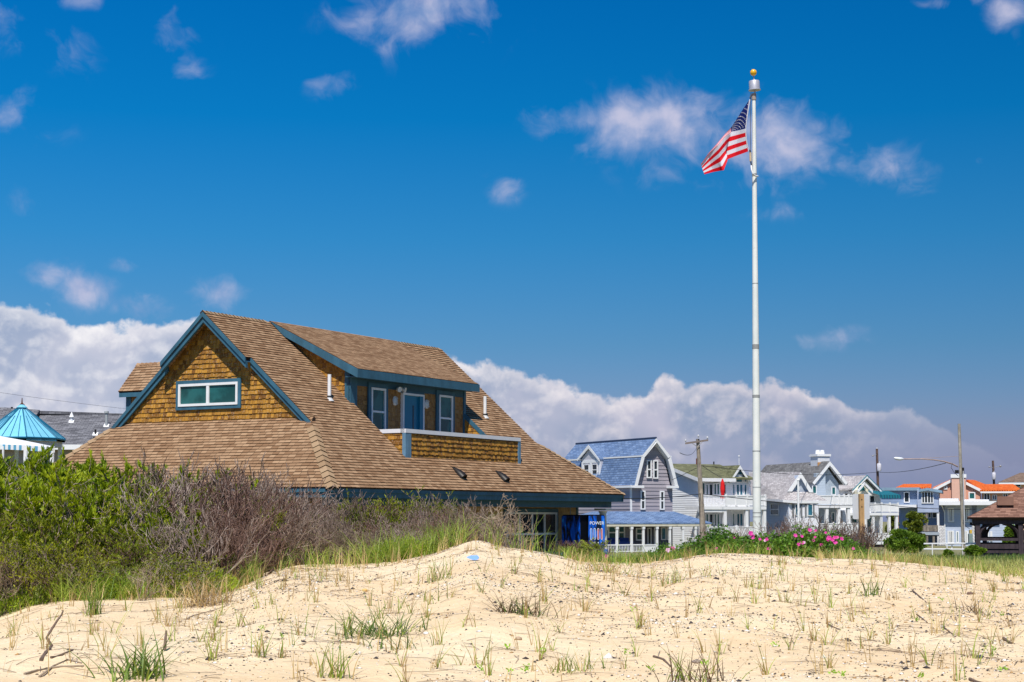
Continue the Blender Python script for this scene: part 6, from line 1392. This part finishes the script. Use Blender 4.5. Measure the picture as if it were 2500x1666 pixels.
for i, (px, D_, s_, sz_, k, lab) in enumerate(((1700, 28.2, .8, .62, 0, 'low rugosa rose bush left of the flagpole foot'), (1758, 28.2, 1.0, .98, 1, 'rugosa rose bush with a large pink bloom just left of the flagpole foot'), (1822, 28.6, .95, .80, 2, 'rugosa rose bush with pale pink blooms at the flagpole foot'), (1885, 28.2, 1., .84, 0, 'rugosa rose bush right of the flagpole foot'),
        (1950, 28.0, 1.1, 1.05, 1, 'rugosa rose bush below the pale roofed bungalow'), (2010, 28.0, 1.05, 1.0, 2, 'rugosa rose bush left of the sign, with many bright blooms'), (2052, 27.6, .9, .72, 0, 'rugosa rose bush nearest the wooden sign post'), (1622, 27.4, .62, .66, 1, 'small rugosa rose bush in front of the gambrel house porch steps'), (1588, 26.6, .6, .42, 2, 'low rugosa rose bush at the edge of the dip in the dune'), (1655, 28.0, .7, .42, 0, 'low rugosa rose bush below the leaning utility pole'), (1540, 25.5, .55, .35, 1, 'low rose bush in the dip behind the dune'), (1460, 25.5, .55, .42, 2, 'low rose bush beside the white column foot'))):
    r = plant('rose%d' % k, 'rose_bush', gx(px, D_), D_, s_, rt.uniform(0, 6), lab, 'rose bush', 'rugosa roses behind the dune crest', sz=sz_*.86); roses.append((px, r))
FL = [(1833, 1303, 1, .06), (1838, 1312, 1, .055), (1872, 1317, 1, .04), (1868, 1320, 0, .035), (1792, 1312, 1, .035), (1841, 1322, 1, .03), (1855, 1317, 1, .035), (1749, 1340, 1, .04), (1771, 1342, 0, .03), (1877, 1341, 1, .045), (1942, 1308, 1, .045), (1958, 1310, 1, .035), (1977, 1295, 1, .045), (1991, 1296, 1, .03), (1957, 1327, 1, .05), (1949, 1330, 1, .04), (1963, 1325, 0, .035), (1986, 1320, 1, .035), (2024, 1314, 1, .055), (2032, 1318, 1, .05), (2021, 1318, 1, .045), (2038, 1313, 1, .045), (2045, 1312, 1, .035), (2055, 1316, 1, .045), (2039, 1325, 1, .05), (2043, 1313, 0, .035), (2005, 1331, 1, .04), (2009, 1348, 1, .045), (2005, 1357, 1, .04), (2083, 1340, 1, .035), (2081, 1359, 1, .03), (2016, 1301, 1, .03), (1990, 1312, 1, .03),
      (1631, 1344, 0, .055), (1642, 1341, 1, .06), (1481, 1359, 1, .045), (1446, 1373, 1, .03), (1567, 1364, 0, .028), (1648, 1348, 1, .03), (1029, 1308, 1, .03), (1034, 1311, 1, .025), (1022, 1317, 1, .02)]
for i, (px, py, dark, s) in enumerate(FL):
    b_ = min(roses, key=lambda q: abs(q[0]-px))[1]; D_ = b_.location.y-.5
    if px < 1100: 
        continue
    if not b_.get('fr'):
        b_['fr'] = 1
    holder = b_; p_ = at(px, py, D_)
    # local coordinates of the scaled, rotated bush
    M_ = Matrix.LocRotScale(b_.location, b_.rotation_euler.to_quaternion(), b_.scale); inv = M_.inverted(); m = MB(); rr = random.Random(i); tilt = V((rr.uniform(-.3, .3), -.9, .45)).normalized(); u = tilt.cross(V((0, 0, 1))).normalized(); v_ = tilt.cross(u); s *= .74
    for q in range(5):
        a = 2*math.pi*q/5+rr.random()*.4; c = u*math.cos(a)+v_*math.sin(a); t_ = u*-math.sin(a)+v_*math.cos(a)
        m.face([inv @ z_ for z_ in (p_, p_+c*s*.6+t_*s*.48+tilt*s*.15, p_+c*s+t_*s*.25+tilt*s*.2, p_+c*s-t_*s*.25+tilt*s*.2, p_+c*s*.6-t_*s*.48+tilt*s*.15)])
    o = m.build('flower', pk_ if dark else pk2, None, uv=False); o.parent = b_
for _, r in roses:
    if 'fr' in r: del r['fr']
# yellow-green shrub before the vending machines
proto('yellow', shrub_meshes(101, .8, .42, 9, (3, 3, 3), .009, leafm('leaf_yellow', (.20, .28, .02), (.42, .46, .04), .4), 11, .035, .009, wig=.3))
plant('yellow', 'yellow_shrub', gx(1440, 25.6), 25.6, .85, 1., 'small yellow-green shrub in front of the vending machines', 'shrub', 'yellow-green shrubs', sz=.72); plant('yellow', 'yellow_shrub', gx(1385, 25.2), 25.2, .6, 3., 'smaller yellow-green shrub on the edge of the dune below the machines', 'shrub', 'yellow-green shrubs', sz=.45)
for px, s_ in ((1440, .55), (1395, .5), (1940, .7), (2035, .8), (2065, .7), (1890, .6), (1740, .5), (1805, .5), (2085, .65)):
    D_ = 26. if px < 1500 else 29.5; plant('bare%d' % (px % 3), 'bare_shrub', gx(px, D_), D_, s_, px, 'small bare twiggy shrub among the rose bushes behind the dune crest', 'shrub', 'small bare shrubs among the roses', sz=s_*(1.0 if px > 1500 else .62))
# trees and shrubs near the houses
def clumps(seed, n, blobs, leaf, ll, lw, up=.2):
    """leaves on the outside of many small clumps set over the crown's volume"""
    r = np.random.default_rng(seed); Ps, Ds = [], []
    for c, R in blobs:
        u = nrm(r.normal(size=(n, 3))); q = r.uniform(.55, 1.05, n)[:, None]; Ps.append(np.array(c)+u*q*np.array(R)); Ds.append(nrm(u+r.normal(size=(n, 3))*.5+np.array([0, 0, up])))
    P = np.concatenate(Ps); d = np.concatenate(Ds); return leaves(P, d, ll*r.uniform(.6, 1.3, len(P)), lw*r.uniform(.7, 1.3, len(P)), r)
pinem = leafm('pine_leaf', (.04, .08, .008), (.20, .23, .018), .2, .9); shm = leafm('shrub_leaf', (.08, .16, .012), (.26, .38, .03), .3, .9)
def tree(px0, px1, ytop, ybot, D, lab, cat, leaf, seed, nb=26, layered=True, trunk=True, name='pine_tree', ll=.16, n=260):
    r = np.random.default_rng(seed); cx = gx((px0+px1)/2, D); W = gx(px1, D)-gx(px0, D); zt = EYE+(HOR-ytop)/F*D; zb = EYE+(HOR-ybot)/F*D; H = zt-zb; zg = hz(cx, D)
    t = thing(name, (cx, D, zg), lab, cat); blobs = []
    for i in range(nb):
        a = r.uniform(0, 6.28); hh = r.uniform(.12, .93); prof = (math.sin(math.pi*min(hh*.9+.12, 1))**.6); q = r.uniform(.3, .85)*prof
        blobs.append(((q*math.cos(a)*W*.5, q*math.sin(a)*W*.4, (zb-zg)+hh*H), (W*r.uniform(.10, .19), W*.14, H*r.uniform(.045, .09) if layered else H*r.uniform(.09, .17))))
    v, f = clumps(seed, n, blobs, leaf, ll, ll*.3, .3); npmesh('crown', v, f, leaf, parent=t)
    if trunk:
        m = MB(); base = V((cx, D, zg-.2)); m.tube([base, base+V((W*.04, 0, (zb-zg)*.6+.4)), base+V((-.02*W, 0, zb-zg+H*.5)), base+V((0, 0, zb-zg+H*.85))], [.16, .13, .09, .03], 8)
        for c, _ in blobs[::3]: p = V((cx+c[0], D+c[1], zg+c[2])); m.tube([base+V((0, 0, (p.z-base.z)*.75)), p], [.05, .02], 5)
        m.build('trunk', mat('bark_brown', (.10, .07, .05), .9, .3), t, uv=False)
    return t
tree(2200, 2262, 1247, 1318, 150, 'dark green windswept pine in front of the blue-grey house', 'tree', pinem, 1, 30)
tree(2150, 2256, 1296, 1352, 125, 'broad bright green shrub below the windswept pine', 'shrub', shm, 2, 34, False, name='round_shrub', n=300)
tree(2155, 2196, 1255, 1330, 188, 'dark pine seen behind the posts of the teal trimmed house', 'tree', pinem, 3, 16, ll=.2)
tree(2352, 2402, 1334, 1356, 92, 'low round green shrub left of the pavilion steps', 'shrub', shm, 4, 20, False, name='round_shrub', ll=.1)
tree(2442, 2484, 1284, 1345, 135, 'green shrub seen through the pavilion posts', 'shrub', shm, 5, 24, False, name='round_shrub', ll=.15)
tree(2296, 2322, 1344, 1362, 75, 'tiny green shrub on the sandy path edge', 'shrub', shm, 6, 12, False, name='round_shrub', ll=.08)
tree(1890, 1900, 1262, 1284, 149, 'small potted conifer on the lower deck beside the flagpole', 'tree', pinem, 7, 8, ll=.12) if False else None
# ---- grasses
def scatter(n, px0, px1, D0, D1, r=rng, fn=None, pw=1.):
    px = r.uniform(px0, px1, n); D = D0+(D1-D0)*r.uniform(0, 1, n)**pw; base = np.interp(px, tx, td) if fn == 'crest' else 0; D = D+base; X = (px-1250)/4200*D
    return np.stack([X, D, height(X, D)-.01], -1), px, D
def grass(name, P, ln, wd, leanm, curlm, mt, r=rng, segs=4, az=None, parent=None):
    n = len(P); a = r.uniform(0, 6.28, n) if az is None else az+r.normal(size=n)*.9
    v, f = blades(P, a, ln, np.abs(r.normal(size=n))*leanm, np.clip(r.normal(.5, .3, n), 0, 1.2)*curlm, wd, segs, r); return v, f
def tufted(P0, k, rad, r=rng):
    P = np.repeat(P0, k, 0); P[:, :2] += r.normal(size=(len(P), 2))*rad; return P
# long grass of the flat behind the dune on the right
P, px, D = scatter(42000, 1990, 2660, 1.6, 40, fn='crest', pw=1.1); r = rng
v1 = grass('', P, r.uniform(.10, .24, len(P))*(1+.3*wob(P[:, 0], P[:, 1], 1.2, 44)), np.full(len(P), .008)*(1+D/50), .5, .9, None, segs=3)
tag(npmesh('field_grass', *v1, grO), kind='stuff', label='olive green long grass on the flat left of the pavilion', cat='grass')
P, px, D = scatter(9000, 1980, 2620, 36, 75, fn='crest'); v2 = grass('', P, r.uniform(.12, .3, len(P)), np.full(len(P), .03), .3, .6, None, segs=2)
P3, px, D = scatter(7000, 1340, 2100, 2.6, 12, fn='crest', pw=1.3); v3 = grass('', P3, r.uniform(.10, .24, len(P3)), np.full(len(P3), .008), .4, .8, None, segs=3)
P4, px, D = scatter(9000, 1300, 2000, 12, 50, fn='crest'); v4 = grass('', P4, r.uniform(.15, .34, len(P4)), np.full(len(P4), .02), .3, .6, None, segs=2)
tag(npmesh('far_grass', *join([v2, v3, v4]), grM), kind='stuff', label='green ground cover behind the dune crest', cat='grass')
# marram tufts rooted on and just behind the crest
def tufts(spec, mt, name, label, r=rng, wd=.0075, segs=5):
    parts = []
    for (px0, px1, nt_, d0, d1, k, l0, l1, lean, curl) in spec:
        P0, _, _ = scatter(nt_, px0, px1, d0, d1, fn='crest'); P = tufted(P0, k, .035); P[:, 2] = height(P[:, 0], P[:, 1])-.01
        parts.append(grass('', P, r.uniform(l0, l1, len(P)), np.full(len(P), wd), lean, curl, None, segs=segs))
    return tag(npmesh(name, *join(parts), mt), kind='stuff', label=label, cat='grass')
tufts([(150, 640, 40, -.1, .9, 12, .2, .5, .5, .9), (560, 760, 12, .1, .8, 10, .2, .42, .4, .9), (760, 900, 12, .2, 1.0, 10, .2, .42, .5, 1.), (885, 1130, 30, .3, 1.2, 22, .28, .60, .7, 1.1), (1175, 1345, 9, .2, .9, 7, .28, .58, .5, 1.0), (1380, 1660, 26, .2, 1.6, 9, .14, .32, .5, .9), (1660, 2080, 20, .3, 1.8, 6, .14, .34, .5, .8), (2080, 2500, 22, .4, 2., 7, .12, .3, .45, .8), (150, 560, 24, .1, .7, 9, .15, .34, .4, .7), (-100, 150, 8, .1, .5, 10, .15, .3, .35, .6)], grA, 'crest_grass', 'green marram grass arching along the dune crest')
tufts([(560, 1130, 26, -.5, .5, 5, .15, .34, .35, .5), (1380, 1650, 20, -1.0, .6, 6, .08, .22, .6, .6), (1650, 2250, 34, -.4, 1.4, 4, .08, .25, .55, .5), (2200, 2520, 16, -.3, 1.2, 4, .10, .24, .5, .5), (150, 600, 26, -.3, .4, 7, .12, .28, .4, .5)], grS, 'dry_crest_grass', 'dry straw coloured grass stems along the dune crest', wd=.006, segs=3)
# planted stubs on the sand slope
def stub_field():
    r = np.random.default_rng(12); S_, Gp, Tw = [], [], []
    n = 620; py = r.uniform(0, 1, n)**.85; px = r.uniform(20, 2560, n)
    for i in range(n):
        if px[i] < 480 and r.random() < .55: continue
        Dc = float(np.interp(px[i], tx, td)); D = 9.7+(Dc-9.9)*py[i]; x = gx(px[i], D); c = np.array([x, D, 0.]); k = r.integers(1, 8)
        P = np.repeat(c[None], k, 0); P[:, :2] += r.normal(size=(k, 2))*.012; P[:, 2] = height(P[:, 0], P[:, 1])-.02
        ln = r.uniform(.07, .19, k)*r.uniform(.6, 1.5); a = r.uniform(0, 6.28); v, f = blades(P, np.full(k, a)+r.normal(size=k)*.4, ln, np.abs(r.normal(.05, .28, k)), np.full(k, .1), np.full(k, .0055), 2, r); S_.append((v, f))
        if r.random() < .45:
            k = r.integers(2, 7); P = np.repeat(c[None], k, 0); P[:, :2] += r.normal(size=(k, 2))*.015; P[:, 2] = height(P[:, 0], P[:, 1])-.01
            Gp.append(blades(P, r.uniform(0, 6.28, k), r.uniform(.1, .26, k), np.abs(r.normal(.25, .2, k)), r.uniform(.1, .8, k), np.full(k, .0055), 4, r))
        if r.random() < .75:   # fallen straws
            k = r.integers(1, 5); P = np.repeat(c[None], k, 0); P[:, :2] += r.normal(size=(k, 2))*.30; P[:, 2] = height(P[:, 0], P[:, 1])+.004; a = r.uniform(0, 6.28, k); L_ = r.uniform(.06, .34, k)
            Q = P+np.stack([np.cos(a), np.sin(a), np.zeros(k)], -1)*L_[:, None]; Q[:, 2] = height(Q[:, 0], Q[:, 1])+.006; M = (P+Q)/2; M[:, :2] += r.normal(size=(k, 2))*.02; M[:, 2] = height(M[:, 0], M[:, 1])+.012
            R_ = np.full(k, .0022); Tw += [tubes(P, M, R_, R_, r), tubes(M, Q, R_, R_*.6, r)]
    tag(npmesh('grass_stubs', *join(S_), grS), kind='stuff', label='short cut straw coloured grass stubs planted all over the sand slope', cat='grass')
    tag(npmesh('young_grass', *join(Gp), grA), kind='stuff', label='thin green young grass blades among the stubs on the sand', cat='grass')
    tag(npmesh('fallen_straw', *join(Tw), barkt), kind='stuff', label='fallen straws lying on the sand', cat='straw')
stub_field()
def pebbles():
    r = np.random.default_rng(33); n = 62000; px = r.uniform(-40, 2620, n); t = r.uniform(0, 1, n)**.8; Dc = np.interp(px, tx, td); D = 9.4+(Dc-9.3)*t; X = (px-1250)/4200*D
    keep = (px > 480+r.normal(size=n)*70) | (r.random(n) < .07); dens = .5+.5*wob(X, D, 1.3, 8); keep &= r.random(n) < np.clip(dens, .25, 1); X, D = X[keep], D[keep]; n = len(X); Z = height(X, D)
    s = .0031*np.exp(np.abs(r.normal(size=n))*.60); u = np.array([(1, 0, 0), (0, 1, 0), (-1, 0, 0), (0, -1, 0), (0, 0, 1), (0, 0, -.6)], float); an = r.uniform(0, 6.28, n)
    P = u[None]*np.stack([s*r.uniform(.9, 1.7, n), s*r.uniform(.7, 1.1, n), s*r.uniform(.45, .9, n)], -1)[:, None, :]*r.uniform(.75, 1.25, (n, 6, 1))
    c, s_ = np.cos(an)[:, None], np.sin(an)[:, None]; x = P[..., 0]*c-P[..., 1]*s_; y = P[..., 0]*s_+P[..., 1]*c
    Vv = np.stack([x+X[:, None], y+D[:, None], P[..., 2]+Z[:, None]+.002], -1).reshape(-1, 3); tri = np.array([(0, 1, 4), (1, 2, 4), (2, 3, 4), (3, 0, 4), (1, 0, 5), (2, 1, 5), (3, 2, 5), (0, 3, 5)])
    Ff = (np.arange(n)[:, None, None]*6+tri[None]).reshape(-1, 3); mi = np.repeat(r.choice(3, n, p=[.5, .34, .16]), 8)
    tag(npmesh('pebbles', Vv, Ff, [mat('pebble_dark', (.055, .045, .045), .7, .4, 60.), mat('shell_white', (.80, .76, .70), .5, .1, 60.), mat('pebble_tan', (.46, .27, .11), .7, .3, 60.)], mi), kind='stuff', label='dark pebbles and white shell bits scattered over the sand slope', cat='pebbles')
pebbles()
# ---- single clumps, sprouts, sticks and litter on the sand
def onsand(px, py):
    """point of the dune surface on this line of sight"""
    r_ = ray(px, py); t = 6.
    for _ in range(4000):
        p = EYEP+r_*t
        if p.z < hz(p.x, p.y): break
        t += .02
    return p
def clump(px, py, n, H, R, mt, label, lean=.9, curl=.9, wd=.007, mt2=None, seed=0, name='grass_clump'):
    p = onsand(px, py); r = np.random.default_rng(seed+int(px)); t = thing(name, (p.x, p.y, hz(p.x, p.y)), label, 'grass clump')
    def mk(n, mt, nm, hf=1.):
        P = np.stack([r.normal(size=n)*R*.5, r.normal(size=n)*R*.4, np.zeros(n)], -1); P[:, 2] = height(P[:, 0]+p.x, P[:, 1]+p.y)-hz(p.x, p.y)-.01
        npmesh(nm, *blades(P, r.uniform(0, 6.28, n), H*hf*r.uniform(.5, 1.1, n), np.abs(r.normal(.3, .35, n))*lean, r.uniform(.1, .9, n)*curl, np.full(n, wd), 6, r), mt, parent=t)
    mk(n, mt, 'blades')
    if mt2: mk(n//2, mt2, 'dry_blades', .8)
    return t
clump(915, 1555, 76, .26, .30, grM, 'spreading dark green grass clump in the lower middle of the sand', 2.2, 1., .008, grA)
clump(975, 1588, 20, .24, .2, grM, 'small green clump just right of the spreading dark green clump', 1.2, 1., .008, grS)
clump(1272, 1500, 80, .22, .19, mat('brown_grass', (.12, .075, .04), .8, .3), 'tangled brown and green grass clump in the middle of the sand', 2.4, 1., .006, grM)
clump(330, 1655, 60, .32, .20, grM, 'green grass clump with broad arching blades at the bottom left', 1.1, 1., .010, grA)
clump(1400, 1640, 40, .16, .17, grA, 'low sparse grass clump at the bottom edge, centre right', 1., .6, .006, grS)
clump(1690, 1668, 40, .26, .2, mat('brown_grass', (.12, .075, .04)), 'brown grass clump at the bottom edge with dark stems', 1.2, .7, .006, grA)
clump(2128, 1455, 22, .26, .12, grM, 'upright green clump on the right half of the sand, below the sign', .8, .6, .007, grA)
clump(230, 1502, 44, .34, .06, grA, 'upright grass tuft standing before the thicket on smooth sand', .45, .4, .006, grM)
clump(815, 1655, 26, .28, .1, grA, 'green and straw tuft at the bottom edge below the spreading clump', .7, .8, .007, grS)
clump(1645, 1425, 22, .24, .08, grA, 'upright tuft below the second dune crest', .5, .6, .006, grS)
clump(1065, 1420, 26, .28, .12, grA, 'yellow-green tuft below the pointed dune crest', .6, .6, .006, grS)
clump(500, 1480, 130, .36, .24, grS, 'dry straw heap where the sand rises beside the thicket', 1.3, .9, .006, barkt)
clump(560, 1440, 90, .32, .21, grS, 'second dry straw heap higher on the shoulder of the dune', 1.2, .9, .006, grA)
clump(420, 1530, 30, .22, .2, grS, 'thin straw tuft left of the dry heaps', .9, .5, .005)
clump(1485, 1398, 50, .26, .3, grS, 'straw tuft in the dip of the dune crest', 1., .8, .006, grA)
clump(2385, 1500, 36, .16, .12, mat('brown_grass', (.12, .075, .04)), 'matted brown straw on the right side of the sand', 1.7, .9, .006)
sprm = leafm('sprout_green', (.20, .42, .03), (.40, .62, .06), .3)
for i, (px, py) in enumerate(((692, 1560), (1240, 1588), (1245, 1650), (1175, 1640), (1547, 1495), (1893, 1580), (2240, 1520), (2425, 1590), (2446, 1640), (2442, 1505), (2036, 1648), (1326, 1598), (2053, 1655), (2247, 1658), (1530, 1600), (1285, 1636), (1590, 1640), (2300, 1470), (1280, 1645), (640, 1540), (1720, 1625))):
    p = onsand(px, py); z = hz(p.x, p.y); t = thing('sprout', (p.x, p.y, z), 'tiny bright green sprout on bare sand', 'sprout', 'tiny green sprouts on the sand'); r_ = np.random.default_rng(i); n = 9
    a = r_.uniform(0, 6.28, n); P = np.stack([r_.normal(size=n)*.01, r_.normal(size=n)*.01, r_.uniform(.0, .03, n)], -1); d = nrm(np.stack([np.cos(a), np.sin(a), np.full(n, .8)], -1)); npmesh('leaves', *leaves(P, d, .026*r_.uniform(.7, 1.2, n), .0065*np.ones(n), r_), sprm, parent=t)
def stick(pts, r0, label, mt=None, lift=.0):
    """pts: (px, py, height above the sand)"""
    q = []
    for px, py, h in pts:
        if h == 0: p = onsand(px, py); q.append(V((p.x, p.y, hz(p.x, p.y)+r0*.7)))
        else: q.append(at(px, py, q[-1].y+.02))
    m = MB(); n = len(q); m.tube(q, [r0*(1-.6*i/n) for i in range(n)], 6); solo(m, 'stick', mt or mat('driftwood', (.16, .11, .08), .85, .3, 20.), label, 'stick', 'sticks lying on the sand', smooth=True)
stick([(127, 1582, 0), (114, 1557, 1), (121, 1545, 1), (140, 1515, 1), (150, 1502, 1), (154, 1492, 1)], .010, 'thin dark crooked stick standing up from the smooth sand at the left')
stick([(60, 1648, 0), (90, 1640, 0), (115, 1636, 0), (150, 1630, 0), (205, 1629, 0)], .008, 'long thin twig lying at the bottom left', mat('driftwood_pale', (.32, .25, .18), .85, .3, 20.))
stick([(96, 1655, 0), (130, 1630, 0), (165, 1615, 0), (200, 1622, 0)], .007, 'forked pale twig crossing the long twig at the bottom left', MATS['driftwood_pale'])
stick([(100, 1616, 0), (112, 1596, 0), (124, 1584, 0)], .012, 'short rough stick at the foot of the crooked stick')
stick([(124, 1610, 0), (150, 1602, 0), (178, 1590, 0)], .009, 'short dark stick right of the crooked stick')
stick([(402, 1590, 0), (404, 1560, 1), (406, 1540, 1)], .011, 'dark upright broken stem on the lower left slope')
stick([(2228, 1443, 0), (2250, 1462, 0), (2262, 1473, 0)], .007, 'thin dark twig lying on the right of the sand')
stick([(2238, 1502, 0), (2252, 1512, 0), (2264, 1522, 0)], .006, 'thin twig below the dark twig on the right')
stick([(2302, 1532, 0), (2314, 1541, 0), (2326, 1550, 0)], .006, 'slanting thin twig lower on the right of the sand')
stick([(2368, 1662, 0), (2385, 1668, 0), (2400, 1672, 0)], .010, 'thick dark twig at the bottom right')
stick([(2450, 1562, 0), (2462, 1570, 0), (2470, 1573, 0)], .012, 'chunky brown driftwood piece near the right edge')
stick([(2018, 1523, 0), (2034, 1533, 0), (2052, 1540, 0)], .007, 'dark curved twig in the right half, above the pebbles')
stick([(1596, 1606, 0), (1620, 1614, 0), (1637, 1630, 0)], .009, 'dark twig near the bottom, right of centre')
stick([(100, 1418, 1)][0:0] or [(440, 1520, 0), (470, 1505, 0), (520, 1492, 0), (560, 1478, 0)], .006, 'long thin stem beside the straw heaps', MATS['driftwood_pale'])
def stone(px, py, s, col, label, nm='stone'):
    p = onsand(px, py); m = MB(); m.ball((p.x, p.y, hz(p.x, p.y)+s*.25), s, 10, 7, .6); rr = random.Random(int(px)); m.v = [(x+rr.uniform(-.15, .15)*s, y, z) for x, y, z in m.v]; solo(m, nm, mat('stone_%d' % int(px), col, .7, .2, 40.), label, nm, 'larger stones on the sand', smooth=True)
stone(1701, 1620, .028, (.28, .22, .18), 'flat grey-brown stone at the bottom, right of centre'); stone(2368, 1452, .030, (.17, .10, .075), 'reddish brown stone high on the right of the sand'); stone(2252, 1617, .020, (.4, .27, .2), 'small tan stone at the lower right'); stone(2391, 1607, .022, (.06, .06, .07), 'dark grey stone at the lower right')
stone(1266, 1562, .024, (.40, .29, .19), 'pointed brown stone below the tangled clump'); stone(1040, 1549, .020, (.82, .80, .78), 'round white shell below the yellow-green tuft', 'shell'); stone(891, 1443, .026, (.62, .42, .15), 'yellow-brown pebble high in the middle of the sand'); stone(2470, 1438, .014, (.07, .06, .06), 'small dark stone near the right edge')
# blue plastic scrap
p = onsand(1155, 1369); m = MB(); z = hz(p.x, p.y)
q = [(-.065, 0, .03), (-.03, .02, .045), (.04, .02, .05), (.06, -.01, .03), (.05, -.05, .012), (.015, -.06, .005), (-.02, -.03, .012)]
m.prism([V((p.x+a, p.y+b, z+c)) for a, b, c in q], V((0, .003, .004))); r = solo(m, 'plastic_scrap', mat('scrap_blue', (.20, .36, .78), .5, .1), 'crumpled light blue plastic scrap near the pointed dune crest', 'litter')
# bright blue tarpaulin by the machines
D = 72.; m = MB(); 
a = [(1356, 1352), (1362, 1349), (1378, 1350), (1388, 1354), (1396, 1362), (1360, 1362)]; m.prism([at(x, y, D) for x, y in a], V((0, 1.2, -.05))); solo(m, 'tarpaulin', mat('tarp_blue', (.005, .14, .62), .4, .2, 3.), 'bright blue plastic cover on the ground left of the vending machines', 'tarpaulin')
m = MB()
D = 74.; c = at(1450, 1357, D); m.tube([c+V((-.55, 0, -.1)), c+V((-.5, 0, .05)), c+V((.0, 0, .12)), c+V((.5, 0, .04)), c+V((.6, 0, -.1))], [.16, .24, .27, .24, .14], 12); solo(m, 'bundle', mat('bundle_blue', (.01, .06, .25), .5, .2, 4.), 'rounded dark blue bundle on the ground in front of the lettered vending machine', 'bundle', smooth=True)
